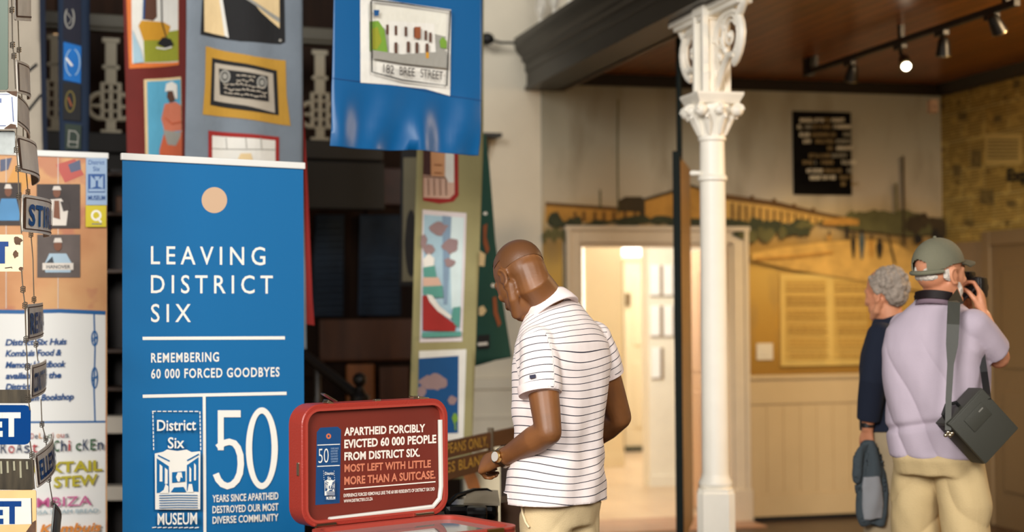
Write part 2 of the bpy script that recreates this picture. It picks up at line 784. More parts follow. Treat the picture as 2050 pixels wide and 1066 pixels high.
# ---- floors
bm = bmesh.new()
box(bm, (-7, -6, -0.12), (XR, YB + 0.02, 0))
struct('floor', bm, FLOORM)
bm = bmesh.new()
box(bm, (2.4, YB + 0.02, -0.12), (7.2, 16.6, 0))
struct('floor_back', bm, STONE)
bm = bmesh.new()
box(bm, (DX0 - 0.1, YB - 0.34, 0.0), (DX1 + 0.1, YB + 0.3, 0.012), bev=0.004)
struct('trim_1', bm, mat('threshold_stone', (186, 140, 108), 0.35, var=0.1))

# ---- back wall, with the doorway
bm = bmesh.new()
box(bm, (XW, YB, 0), (DX0, YB + 0.3, 5.6))
box(bm, (DX1, YB, 0), (XR + 0.2, YB + 0.3, 5.6))
box(bm, (DX0, YB, DZ), (DX1, YB + 0.3, 5.6))
struct('wall_back', bm, PLASTER)
# plain dado of the white plaster
bm = bmesh.new()
box(bm, (XW, YB - 0.035, 0.0), (XP, YB + 0.01, 1.0))
box(bm, (XW, YB - 0.06, 0.98), (XP, YB + 0.01, 1.06), bev=0.012)
box(bm, (XW, YB - 0.05, 0.0), (XP, YB + 0.01, 0.18), bev=0.01)
box(bm, (XW, YB - 0.045, 0.78), (XP, YB + 0.01, 0.81), bev=0.006)
struct('trim_2', bm, PLASTER)
# dark panelled wall behind the quilts
bm = bmesh.new()
box(bm, (-7, YB + 0.05, 0), (XW, YB + 0.3, 5.6))
for k in range(12):
    x0 = -5.2 + k * 0.63
    for z0, z1 in ((0.2, 0.95), (1.08, 1.9), (2.02, 2.9), (3.4, 4.3)):
        box(bm, (x0, YB + 0.02, z0), (x0 + 0.5, YB + 0.06, z1), bev=0.012)
struct('wall_stair', bm, PANELW)
bm = bmesh.new()
box(bm, (-7, -3.0, 0), (-6.8, YB, 5.6))
struct('wall_left', bm, PLASTER)

# ---- side wall
bm = bmesh.new()
box(bm, (XR, 1.0, 0), (XR + 0.2, YB + 0.3, 5.6))
struct('wall_right', bm, mat('side_wall_paint', (152, 130, 98), 0.7, var=0.05))
zn = on_x(2049, 476, XR).z
bm = bmesh.new()
box(bm, (XR - 0.007, 3.0, zn), (XR - 0.001, YB, 3.09))
o = tag(mesh_obj('newspaper_collage', bm, NEWS), 'yellowed newspaper pages pasted over the upper side wall', 'wall collage')
# headline scrap and some dark pictures in the collage
sh = Sheet((XR - 0.008, 9.5, 2.2), (0, -1, 0), (0, 0, 1))
art = Art(sh)
INK = mat('newsprint_ink', (38, 32, 18), 0.8)
INK2 = mat('newsprint_grey', (118, 100, 52), 0.8, var=0.4, scale=30)
PAPER = mat('newsprint_pale', (206, 180, 104), 0.8)
art.rect(1972, 268, 2046, 330, PAPER)
for x, y, w_, h_ in ((1944, 300, 30, 60), (1908, 330, 22, 40), (1962, 380, 40, 50), (2016, 402, 26, 22), (1918, 225, 26, 26), (1990, 232, 22, 22), (2030, 160, 18, 26), (1930, 440, 30, 22)):
    art.rect(x, y, x + w_ * 0.7, y + h_ * 0.6, INK2)
for y in range(280, 322, 7):
    art.rect(1978, y, 2040, y + 2.4, INK2)
art.text('Exp', 2017, 362, 2062, 362, 26, INK, bold=0.05)
art.build('newsprint_pattern', o)

# closed pale door and its frame in the side wall
p0, p1 = on_x(1992, 500, XR), on_x(2092, 500, XR)
ztop = on_x(1992, 492, XR).z
bm = bmesh.new()
box(bm, (XR - 0.03, p1.y, 0), (XR + 0.01, p0.y, ztop))
for z0, z1 in ((0.25, 0.95), (1.1, ztop - 0.16)):
    box(bm, (XR - 0.042, p1.y + 0.12, z0), (XR - 0.02, p0.y - 0.14, z1), bev=0.01)
o = struct('door_1', bm, mat('side_door_paint', (128, 106, 74), 0.5))
bm = bmesh.new()
box(bm, (XR - 0.05, p0.y, 0), (XR + 0.01, p0.y + 0.1, ztop + 0.1), bev=0.008)
box(bm, (XR - 0.047, p1.y - 0.1, ztop), (XR + 0.01, p0.y + 0.001, ztop + 0.099), bev=0.008)
mesh_obj('door_frame', bm, mat('side_frame_paint', (136, 115, 84), 0.5), o)
bm = bmesh.new()
box(bm, (XR - 0.018, 3.0, 0), (XR + 0.01, p1.y - 0.1, 0.16))
box(bm, (XR - 0.018, p0.y + 0.1, 0), (XR + 0.01, YB, 0.16))
struct('baseboard_right', bm, CREAM)

# ---- gallery ceiling, cornices and the beam
bm = bmesh.new()
box(bm, (3.0, 2.0, ZC), (XR + 0.2, YB + 0.1, ZC + 0.1))
struct('ceiling', bm, BOARDS)
bm = bmesh.new()
prof = [(0, 0), (0, -0.075), (-0.03, -0.072), (-0.06, -0.03), (-0.085, 0)]
prism(bm, [(3.09, YB + y, ZC + z) for y, z in prof], (XR - 3.09, 0, 0))
struct('trim_3', bm, mat('cornice_black', (24, 15, 9), 0.5))
bm = bmesh.new()
prism(bm, [(XR + y, YB, ZC + z) for y, z in prof], (0, -8.5, 0))
struct('trim_4', bm, mat('cornice_black', (24, 15, 9), 0.5))
bm = bmesh.new()
bp = [(3.085, 3.05), (2.835, 3.05), (2.835, 3.075), (2.85, 3.08), (2.85, 3.17), (2.838, 3.18), (2.838, 3.235), (2.815, 3.25), (2.815, 3.275), (2.79, 3.30), (2.768, 3.335), (2.762, 3.372), (2.762, 3.41), (2.9, 3.42), (3.085, 3.42)]
prism(bm, [(x, YB + 0.02, z) for x, z in bp], (0, -8.6, 0))
struct('trim_5', bm, mat('beam_paint', (40, 35, 27), 0.42, var=0.1, scale=3))
bm = bmesh.new()
box(bm, (3.06, 2.0, 3.05), (3.12, YB, 3.18))
struct('trim_6', bm, mat('beam_lining', (86, 64, 40), 0.45))

# iron gallery railing standing on the beam
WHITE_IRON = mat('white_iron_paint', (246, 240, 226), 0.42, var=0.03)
o = thing('gallery_railing', 'white iron lace railing standing on top of the dark gallery beam', 'railing', (2.86, 9.4, 3.42))
bm = bmesh.new()
box(bm, (2.83, 7.0, 4.28), (2.9, 10.4, 4.34), bev=0.01)
mesh_obj('top_rail', bm, DKPAINT, o)
for k in range(9):
    y = 10.2 - k * 0.34
    bm = bmesh.new()
    lathe(bm, [(0.03, 3.415), (0.03, 3.45), (0.016, 3.48), (0.016, 3.7), (0.035, 3.74), (0.016, 3.78), (0.016, 4.2), (0.03, 4.25), (0.03, 4.29)], (2.865, y, 0), 10)
    for zc, r in ((3.58, 0.075), (3.95, 0.09)):
        for s in (-1, 1):
            pts = [(2.865, y + s * (0.016 + r * (1 - math.cos(t))), zc + r * math.sin(t)) for t in [i * PI / 8 - PI / 2 for i in range(9)]]
            pts = [(2.865, y + s * (0.014 + r * math.sin(i * PI / 8)), zc - r + 2 * r * i / 8) for i in range(9)]
            tube(bm, pts, 0.012, 6)
    mesh_obj('baluster', bm, WHITE_IRON, o, True)

# ---- dado panelling of the back wall
gz = on_y(1492, 814, YB).z
bz = on_y(1501, 991, YB).z
for nm, x0, x1 in (('trim_7', DX1 + 0.11, XR), ('trim_8', XP, DX0 - 0.11)):
    bm = bmesh.new()
    box(bm, (x0, YB - 0.02, 0.03), (x1, YB + 0.01, 1.03))
    box(bm, (x0, YB - 0.055, 1.01), (x1, YB + 0.01, 1.045), bev=0.012)
    box(bm, (x0, YB - 0.036, gz + 0.012), (x1, YB + 0.01, 1.01), bev=0.004)
    box(bm, (x0, YB - 0.036, 0.03), (x1, YB + 0.01, bz), bev=0.004)
    x = x0
    while x < x1 - 0.05:
        box(bm, (x + 0.004, YB - 0.028, bz), (min(x + 0.13, x1) - 0.004, YB + 0.01, gz), bev=0.003)
        x += 0.13
    struct(nm, bm, CREAM)
bm = bmesh.new()
box(bm, (DX1 + 0.11, YB - 0.03, 0.0), (XR, YB + 0.01, 0.03))
struct('baseboard_back', bm, BLACK)

# ---- door surround
bm = bmesh.new()
for x0, x1, s in ((DX0 - 0.11, DX0, 1), (DX1, DX1 + 0.11, -1)):
    box(bm, (x0, YB - 0.03, 0), (x1, YB + 0.01, DZ + 0.11), bev=0.006)
    xo = x0 if s > 0 else x1
    box(bm, (min(xo, xo + s * 0.035), YB - 0.055, 0.2), (max(xo, xo + s * 0.035), YB + 0.01, DZ + 0.11), bev=0.008)
    box(bm, (x0 - 0.012, YB - 0.062, 0), (x1 + 0.012, YB + 0.01, 0.235), bev=0.01)
box(bm, (DX0 - 0.001, YB - 0.032, DZ), (DX1 + 0.001, YB + 0.01, DZ + 0.109), bev=0.006)
box(bm, (DX0 - 0.12, YB - 0.06, DZ + 0.085), (DX1 + 0.12, YB + 0.01, DZ + 0.12), bev=0.008)
box(bm, (DX0, YB + 0.0, 0), (DX0 + 0.02, YB + 0.3, DZ), bev=0.004)
box(bm, (DX1 - 0.02, YB + 0.0, 0), (DX1, YB + 0.3, DZ), bev=0.004)
box(bm, (DX0, YB + 0.0, DZ - 0.02), (DX1, YB + 0.3, DZ), bev=0.004)
struct('trim_9', bm, FRAMEW)
# the door leaf folded back into the room behind
bm = bmesh.new()
ang = math.radians(-12)
hx = Matrix.Translation((DX1 - 0.06, YB + 0.31, 0)) @ Matrix.Rotation(ang, 4, 'Z')
box(bm, (-0.045, 0, 0.01), (0, 0.98, DZ - 0.03), mtx=hx)
for z0, z1 in ((0.2, 0.9), (1.05, 1.8)):
    box(bm, (-0.052, 0.12, z0), (-0.04, 0.86, z1), mtx=hx, bev=0.004)
d2 = struct('door_2', bm, mat('pink_beige_door', (206, 166, 130), 0.5))
bm = bmesh.new()
tube(bm, [hx @ V3((-0.045, 0.9, 1.0)), hx @ V3((-0.09, 0.9, 1.0)), hx @ V3((-0.09, 0.8, 1.0))], 0.01, 8)
mesh_obj('door_handle', bm, mat('worn_brass', (120, 90, 45), 0.35, 1.0), d2, True)

# ---- the room behind the doorway
yA, yF, yP = 14.45, 15.88, 12.74
xa0, xa1 = on_y(1172, 700, yA).x, on_y(1247, 700, yA).x
bm = bmesh.new()
box(bm, (xa0, yA, 0), (xa1, yA + 0.2, 2.9))
box(bm, (xa0, yA - 0.02, 0), (xa1, yA + 0.01, 0.12), bev=0.005)
struct('wall_passage', bm, BEIGE)
xw0 = on_y(1120, 700, yA).x
bm = bmesh.new()
box(bm, (2.2, yA, 0), (xw0, yA + 0.2, 2.9))
box(bm, (xw0, yA, 0), (xa0, yA + 0.2, 0.9))
box(bm, (2.2, YB + 0.3, 0), (2.4, yA + 0.2, 2.9))
box(bm, (2.2, YB + 0.3, 2.9), (7.2, 16.7, 3.0))
box(bm, (7.0, YB + 0.3, 0), (7.2, 16.7, 2.9))
struct('wall_back_room', bm, BEIGE)
GLOW = bpy.data.materials.new('transom_and_strip_glow')  # transom glass, also used on the added glow strip
GLOW.use_nodes = True
GLOW.node_tree.nodes['Principled BSDF'].inputs['Emission Color'].default_value = (1.0, 0.97, 0.9, 1)
GLOW.node_tree.nodes['Principled BSDF'].inputs['Emission Strength'].default_value = 2.2
bm = bmesh.new()
box(bm, (xw0, yA + 0.05, 0.9), (xa0, yA + 0.08, 2.6))
w1 = struct('glow_strip', bm, GLOW)  # made-up glowing sheet standing in for a bright strip beside the passage wall
bm = bmesh.new()
box(bm, (xw0, yA - 0.01, 0.86), (xa0, yA + 0.04, 0.92), bev=0.005)
mesh_obj('strip_ledge', bm, FRAMEW, w1)
# far door and its lit transom
xf0, xf1 = on_y(1250, 700, yF).x, on_y(1312, 700, yF).x
zt = on_y(1270, 523, yF).z
bm = bmesh.new()
box(bm, (xf0, yF, 0), (xf1, yF + 0.06, zt))
for z0, z1 in ((0.25, 0.95), (1.12, zt - 0.14)):
    box(bm, (xf0 + 0.1, yF - 0.012, z0), (xf1 - 0.1, yF + 0.01, z1), bev=0.008)
d3 = struct('door_3', bm, mat('cream_far_door', (222, 206, 172), 0.5))
bm = bmesh.new()
hp = on_y(1253, 600, yF)
box(bm, (hp.x - 0.005, yF - 0.03, hp.z - 0.07), (hp.x + 0.04, yF + 0.01, hp.z + 0.07), bev=0.005)
mesh_obj('door_lock', bm, mat('worn_brass', (120, 90, 45), 0.35, 1.0), d3)
bm = bmesh.new()
box(bm, (xf0, yF - 0.02, 0.0), (xf1, yF + 0.02, 0.055))
struct('baseboard_far', bm, mat('dark_green_skirting', (48, 52, 36), 0.5))
bm = bmesh.new()
box(bm, (xf0, yF + 0.02, zt + 0.05), (xf1, yF + 0.05, 2.35))
struct('window_2', bm, GLOW)
bm = bmesh.new()
box(bm, (xa1, yF, 2.35), (7.0, yF + 0.2, 2.9))
box(bm, (xf1, yF, 0), (7.0, yF + 0.2, 2.36))
box(bm, (xa1 - 0.15, yA + 0.2, 0), (xa1, yF + 0.2, 2.9))
box(bm, (xf0 - 0.05, yF - 0.02, zt), (xf1, yF + 0.06, zt + 0.05))
struct('wall_far', bm, BEIGE)
# projecting partition with the printed sheets
xp0 = on_y(1299, 700, yP).x
bm = bmesh.new()
box(bm, (xp0, yP, 0), (5.9, yP + 0.18, 2.9))
box(bm, (xp0 - 0.01, yP - 0.015, 0), (5.9, yP + 0.01, 0.1), bev=0.005)
struct('wall_partition', bm, mat('partition_paint', (238, 230, 210), 0.7, var=0.03))
SHEETP = mat('white_paper', (250, 250, 246), 0.6)
SHEETB = mat('sheet_backing', (140, 116, 84), 0.6)
lab = {0: ('top', 'first'), 1: ('middle', 'second')}
for i, (x0, y0, x1, y1) in enumerate(((1300, 531, 1320, 592), (1326, 531, 1346, 592), (1301, 612, 1320, 673), (1327, 612, 1346, 673), (1303, 696, 1321, 757))):
    A, B = on_y(x0, y0, yP), on_y(x1, y1, yP)
    bm = bmesh.new()
    box(bm, (A.x, yP - 0.022, B.z), (B.x, yP - 0.012, A.z), bev=0.003)
    where = ['upper row, beside the partition edge', 'upper row, by the black post', 'middle row, beside the partition edge', 'middle row, by the black post', 'alone in the lowest row'][i]
    o = tag(mesh_obj('wall_sheet', bm, SHEETP), 'small white printed sheet on the back room partition, ' + where, 'sheet', 'sheets on the back room partition')
    bm = bmesh.new()
    box(bm, (A.x + 0.004, yP - 0.012, B.z - 0.01), (B.x + 0.03, yP + 0.002, A.z - 0.006))
    mesh_obj('backing', bm, SHEETB, o)
# ================================================================== things on the back wall
# ---- painted mural
MB = Sheet((XP, YB - 0.010, 1.045), (1, 0, 0), (0, 0, 1))
bm = bmesh.new()
zm = 3.095
box(bm, (XP, YB - 0.010, 1.047), (DX0 - 0.122, YB - 0.002, zm))
box(bm, (DX1 + 0.122, YB - 0.010, 1.047), (XR - 0.002, YB - 0.002, zm))
box(bm, (DX0 - 0.122, YB - 0.010, DZ + 0.122), (DX1 + 0.122, YB - 0.002, zm))
mural = tag(mesh_obj('wall_mural', bm, MURAL), 'faded painted mural of terraced houses and open ground above the cream dado', 'mural')
mg = lambda n, c: mat('mural_' + n, c, 0.85, var=0.22, scale=9)
M_OCH, M_OCH2, M_DK, M_ROOF = mg('ochre', (190, 140, 62)), mg('pale_ochre', (208, 166, 88)), mg('umber', (66, 54, 32)), mg('roof', (104, 74, 36))
M_GRN, M_GRN2, M_SKY, M_FIG, M_BLUE = mg('bush', (60, 64, 42)), mg('olive', (96, 92, 54)), mg('cloud', (186, 178, 156)), mg('figure', (38, 34, 28)), mg('figure_blue', (70, 84, 88))
art = Art(MB)
random.seed(3)


def blob(cx, cy, rx, ry, n=22, j=0.25):
    return [(cx + rx * math.cos(2 * PI * k / n) * (1 + random.uniform(-j, j)), cy + ry * math.sin(2 * PI * k / n) * (1 + random.uniform(-j, j))) for k in range(n)]




def bush(cx, cy, rx, ry, m, n=8):
    for k in range(n):
        t = random.uniform(-1, 1)
        art.poly(blob(cx + t * rx, cy + random.uniform(-0.35, 0.35) * ry - (1 - t * t) * ry * 0.25, rx * random.uniform(0.14, 0.3), ry * random.uniform(0.35, 0.7), 14, 0.3), m)


art.poly([(1092, 408), (1130, 412), (1180, 416), (1240, 420), (1290, 424), (1290, 446), (1092, 446)], M_OCH)
art.poly([(1092, 405), (1180, 411), (1290, 419), (1290, 426), (1092, 412)], M_ROOF)
for x in (1112, 1148, 1166, 1188, 1206, 1226, 1248, 1268):
    art.rect(x, 424, x + 6, 444, M_ROOF)
art.line([(1237, 200), (1236, 300), (1237, 430)], 3, M_GRN2)
art.line([(1201, 380), (1202, 420)], 3, M_GRN2)
art.poly([(1238, 402), (1252, 394), (1284, 394), (1290, 402), (1290, 424), (1238, 424)], M_DK)
bush(1125, 446, 40, 18, M_GRN)
bush(1110, 474, 26, 24, M_GRN2)
art.poly([(1288, 400), (1312, 392), (1345, 382), (1384, 374), (1410, 382), (1440, 394), (1452, 400), (1452, 444), (1288, 444)], M_OCH)
art.line([(1284, 402), (1312, 394), (1345, 384), (1384, 373), (1412, 383), (1454, 399)], 6, M_DK)
art.rect(1280, 402, 1290, 446, M_DK)
art.poly([(1448, 394), (1500, 402), (1560, 412), (1640, 430), (1700, 440), (1700, 452), (1640, 450), (1560, 446), (1448, 446)], M_OCH2)
art.poly([(1444, 388), (1500, 396), (1560, 405), (1640, 425), (1702, 437), (1702, 443), (1640, 433), (1560, 416), (1500, 407), (1444, 400)], M_ROOF)
for k in range(16):
    x = 1462 + k * 14
    y = 407 + (x - 1462) * 0.17
    art.rect(x, y, x + 5 - k * 0.15, y + 36 - k * 1.9, M_ROOF)
for x, y in ((1500, 392), (1544, 398), (1584, 408), (1622, 417)):
    art.rect(x, y, x + 7, y + 10, M_ROOF)
bush(1350, 447, 120, 12, M_GRN, 18)
bush(1190, 450, 80, 10, M_GRN, 12)
bush(1540, 460, 78, 22, M_GRN, 14)
bush(1526, 474, 50, 20, M_GRN2, 8)
bush(1640, 452, 50, 10, M_GRN2, 8)
art.poly([(1500, 508), (1560, 496), (1640, 486), (1720, 480), (1790, 490), (1838, 520), (1880, 560), (1880, 590), (1700, 560), (1580, 540), (1500, 522)], M_OCH2)
bush(1760, 438, 70, 18, M_GRN2, 10)
art.poly([(1690, 436), (1730, 430), (1760, 422), (1800, 432), (1850, 440), (1882, 436), (1882, 468), (1820, 474), (1750, 466), (1690, 460)], M_GRN2)
bush(1838, 460, 48, 30, M_DK, 10)
bush(1856, 476, 28, 18, M_FIG, 6)
art.poly([(1640, 443), (1680, 436), (1712, 440), (1712, 452), (1640, 452)], M_OCH)
art.line([(1800, 314), (1801, 400), (1802, 492)], 5, M_DK)
art.line([(1786, 368), (1787, 430)], 5, M_GRN2)
for x, y, h_, w_, m_ in ((1701, 468, 50, 9, M_FIG), (1718, 462, 58, 11, M_BLUE), (1737, 474, 44, 9, M_OCH), (1753, 480, 38, 13, M_FIG), (1688, 454, 26, 9, M_FIG), (1652, 466, 18, 8, M_OCH)):
    art.poly([(x - w_ * .3, y + 6), (x + w_ * .3, y + 6), (x + w_ * .55, y + h_ * .35), (x + w_ * .4, y + h_ * .65), (x + w_ * .15, y + h_), (x - w_ * .15, y + h_), (x - w_ * .4, y + h_ * .65), (x - w_ * .55, y + h_ * .35)], m_)
    art.ell(x, y + 2, w_ * .32, 5, M_FIG, 12)
art.line([(1770, 470), (1776, 498), (1783, 528)], 4, M_DK)
art.line([(1506, 520), (1590, 514), (1660, 506)], 5, M_OCH)
art.build('painted_scene', mural)


def wall_plate(name, x0, y0, x1, y1, y_wall, th, m, bev=0.004):
    A, B = on_y(x0, y0, y_wall - th), on_y(x1, y1, y_wall - th)
    bm = bmesh.new()
    box(bm, (A.x, y_wall - th, B.z), (B.x, y_wall, A.z), bev=bev)
    return mesh_obj(name, bm, m)


# ---- black lettered board
SBK = mat('sign_black', (9, 8, 7), 0.7, spec=0.1)
o = tag(wall_plate('wall_sign_board', 1588, 222, 1706, 391, YB - 0.011, 0.02, SBK), 'black wall board with rows of small pale lettering hung on the mural', 'sign')
art = Art(Sheet((4.8, YB - 0.0315, 2.3), (1, 0, 0), (0, 0, 1)))
SL = [mat('sign_letter_pale', (226, 218, 192), 0.6), mat('sign_letter_gold', (138, 116, 70), 0.6), mat('sign_letter_dim', (150, 146, 128), 0.6)]
rows = [(241, [(1602, 1646, 0), (1648, 1660, 1), (1664, 1690, 0)]), (255, [(1595, 1604, 0), (1610, 1624, 2), (1626, 1660, 1), (1666, 1701, 0)]),
        (271, [(1597, 1616, 0), (1620, 1668, 1), (1682, 1696, 2)]), (285, [(1602, 1616, 0), (1626, 1664, 1), (1666, 1693, 2)]), (299, [(1648, 1656, 1), (1666, 1698, 0)]),
        (314, [(1610, 1650, 1), (1654, 1688, 2)]), (328, [(1596, 1614, 1), (1620, 1626, 2), (1632, 1656, 1), (1672, 1702, 0)]),
        (345, [(1602, 1630, 0), (1632, 1668, 1), (1680, 1696, 2)]), (359, [(1606, 1656, 0), (1664, 1690, 1)]), (372, [(1666, 1676, 1), (1686, 1698, 1)])]
for y, segs in rows:
    for x0, x1, k in segs:
        x = x0
        while x < x1 - 2:
            w_ = random.choice((3.4, 4.2, 4.8))
            art.line([(x, y - 4), (x, y + 4)], 1.4, SL[k])
            art.line([(x, y + random.choice((-3.4, 3.4, 0))), (x + w_ - 1.4, y + random.choice((-3.4, 3.4)))], 1.3, SL[k])
            if random.random() < 0.7:
                art.line([(x + w_ - 1.4, y - 4), (x + w_ - 1.4, y + 4)], 1.3, SL[k])
            x += w_ + 1.0
art.build('lettering', o)

# ---- two-column text panel
TP = mat('text_panel_ivory', (222, 188, 104), 0.5, var=0.05)
o = tag(wall_plate('mounted_text_panel', 1562, 549, 1738, 731, YB - 0.011, 0.025, TP, 0.002), 'pale yellow two-column text panel fixed low on the mural', 'panel')
art = Art(Sheet((4.8, YB - 0.0365, 1.4), (1, 0, 0), (0, 0, 1)))
TL = mat('text_panel_line', (176, 136, 62), 0.6)
TC = mat('text_panel_column', (208, 170, 86), 0.6)
art.rect(1571, 560, 1655, 722, TC)
art.rect(1668, 558, 1736, 720, TC)
y = 566
while y < 718:
    if int((y - 566) / 7) % 4 != 3:
        for x0, x1 in ((1573, 1653), (1670, 1735)):
            x = x0
            while x < x1 - 3:
                w_ = min(random.uniform(6, 18), x1 - x)
                art.rect(x, y, x + w_ - 2, y + 2.6, TL)
                x += w_
    y += 7
art.build('printed_columns', o)

# ---- light switch and motion sensor
o = tag(wall_plate('light_switch', 1515, 688, 1548, 721, YB - 0.011, 0.012, mat('switch_white', (226, 216, 196), 0.4)), 'square white light switch plate on the mural beside the doorway frame', 'light switch')
A = on_y(1531, 704, YB - 0.03)
bm = bmesh.new()
box(bm, (A.x - 0.02, YB - 0.03, A.z - 0.03), (A.x + 0.02, YB - 0.022, A.z + 0.03), bev=0.003)
mesh_obj('rocker', bm, mat('switch_white', (0, 0, 0)), o)
A = on_y(1870, 214, YB - 0.05)
bm = bmesh.new()
prism(bm, [(A.x - 0.035, YB - 0.012, A.z - 0.045), (A.x - 0.03, YB - 0.06, A.z - 0.03), (A.x + 0.03, YB - 0.06, A.z - 0.03), (A.x + 0.035, YB - 0.012, A.z - 0.045)], (0, 0.004, 0.085))
o = tag(mesh_obj('motion_sensor_wall_mount', bm, mat('sensor_white', (222, 186, 156), 0.5)), 'small pinkish motion sensor high in the corner beside the newspaper wall', 'sensor')
bm = bmesh.new()
ball(bm, (A.x, YB - 0.058, A.z + 0.0), (0.02, 0.01, 0.016))
mesh_obj('lens', bm, mat('sensor_lens', (196, 160, 136), 0.3), o, True)

# ================================================================== ceiling track with spotlights
TX = 4.49
ya, yb_ = on_x(1624, 142, TX).y, on_x(2036, 4, TX).y
ZT = on_x(1808, 82, TX).z
tr = thing('track_light_rail', 'black lighting track running under the boarded gallery ceiling', 'track rail', (TX, (ya + yb_) / 2, ZC))
bm = bmesh.new()
box(bm, (TX - 0.018, yb_, ZT - 0.015), (TX + 0.018, ya, ZT + 0.02), bev=0.003)
TRK = mat('track_black', (18, 17, 16), 0.4)
mesh_obj('rail', bm, TRK, tr)
for y in (ya - 0.06, (ya + yb_) / 2, yb_ + 0.1):
    bm = bmesh.new()
    box(bm, (TX - 0.012, y - 0.02, ZT + 0.018), (TX + 0.012, y + 0.02, ZC + 0.001))
    mesh_obj('bracket', bm, TRK, tr)
bm = bmesh.new()
box(bm, (TX - 0.025, ya, ZT - 0.025), (TX + 0.025, ya + 0.08, ZC + 0.0), bev=0.004)
mesh_obj('feed_box', bm, TRK, tr)
LAMPON = bpy.data.materials.new('lit_lamp')
LAMPON.use_nodes = True
LAMPON.node_tree.nodes['Principled BSDF'].inputs['Emission Color'].default_value = (1.0, 0.88, 0.66, 1)
LAMPON.node_tree.nodes['Principled BSDF'].inputs['Emission Strength'].default_value = 14.0
RIM = mat('lamp_steel', (150, 140, 110), 0.3, 1.0)
LENSOFF = mat('lamp_lens', (70, 62, 40), 0.15)
for i, (px, py, hx_, hy_, d_, lbl) in enumerate((
        (1701, 119, 1705, 150, (0.05, 0.45, -0.9), 'unlit black spotlight at the inner end of the ceiling track'),
        (1802, 86, 1812, 126, (-0.25, -0.75, -0.6), 'lit spotlight glowing on the ceiling track'),
        (1885, 58, 1889, 98, (0.1, 0.25, -0.95), 'unlit black spotlight hanging next to the glowing one'),
        (1985, 26, 1996, 52, (0.55, 0.2, -0.8), 'unlit black spotlight at the outer end of the ceiling track'))):
    base = on_x(px, py, TX)
    head = on_x(hx_, hy_, TX)
    head.x += 0.0
    d = V3(d_).normalized()
    o = thing('ceiling_spotlight', lbl, 'spotlight', (TX, base.y, ZT), 'spotlights on the ceiling track')
    bm = bmesh.new()
    box(bm, (TX - 0.02, base.y - 0.05, ZT - 0.045), (TX + 0.02, base.y + 0.05, ZT - 0.0155), bev=0.004)
    mesh_obj('adapter', bm, TRK, o)
    bm = bmesh.new()
    tube(bm, [(TX, base.y, ZT - 0.04), (TX, base.y - 0.005, (ZT + head.z) / 2), head - d * 0.03], 0.011, 8)
    mesh_obj('stem', bm, TRK, o, True)
    bm = bmesh.new()
    tube(bm, [head - d * 0.065, head - d * 0.05, head - d * 0.01, head + d * 0.035], [0.018, 0.03, 0.036, 0.042], 18)
    mesh_obj('lamp_housing', bm, TRK, o, True)
    bm = bmesh.new()
    tube(bm, [head + d * 0.034, head + d * 0.041], [0.043, 0.043], 18)
    mesh_obj('lamp_rim', bm, RIM, o, True)
    bm = bmesh.new()
    tube(bm, [head + d * 0.041, head + d * 0.046], [0.026, 0.025], 18)
    mesh_obj('lamp_lens', bm, LAMPON if i == 1 else LENSOFF, o, True)
    if i == 0:
        A = on_y(1630, 640, YB)
        spot_light('mural_spot', head + V3((0, -0.12, -0.10)), A, 80, (1.0, 0.74, 0.36), 52, 0.9)
    if i == 1:
        spot_light('lit_lamp_beam', head + d * 0.06, head + d, 30, (1.0, 0.82, 0.55), 70, 0.7)

# ================================================================== cast-iron column
XC = 2.96
YC = on_x(1425, 215, XC).y
DC = proj((XC, YC, 2.5))[2]


def zc(y):
    return CAM.z + (612 - y) * DC / FPX


col_o = thing('iron_column', 'white cast-iron column with scrolled brackets standing under the gallery beam', 'column', (XC, YC, 0))
rs = DC / FPX
bm = bmesh.new()
lathe(bm, [(0.0755, zc(976)), (0.085, zc(970)), (0.085, zc(964)), (0.073, zc(956)), (0.0675, zc(946)), (0.0665, zc(700)), (0.064, zc(368)), (0.064, zc(366)), (0.074, zc(363)), (0.074, zc(356)), (0.065, zc(352)), (0.064, zc(350)),
           (0.062, zc(286)), (0.070, zc(283)), (0.070, zc(277)), (0.062, zc(273))], (XC, YC, 0), 32)
mesh_obj('shaft', bm, WHITE_IRON, col_o, True)
bm = bmesh.new()
c_ = 0.13
h_ = 0.093
oct_ = [(h_ - 0.03, -h_), (h_, -h_ + 0.03), (h_, h_ - 0.03), (h_ - 0.03, h_), (-h_ + 0.03, h_), (-h_, h_ - 0.03), (-h_, -h_ + 0.03), (-h_ + 0.03, -h_)]
rot = Matrix.Rotation(-math.radians(21.0), 3, 'Z')
for z0, z1, s in ((0, 0.12, 1.18), (0.12, zc(984), 1.0), (zc(984), zc(976), 0.93)):
    prism(bm, [rot @ V3((x * s, y * s, 0)) + V3((XC, YC, z0)) for x, y in oct_], (0, 0, z1 - z0))
mesh_obj('pedestal', bm, WHITE_IRON, col_o)
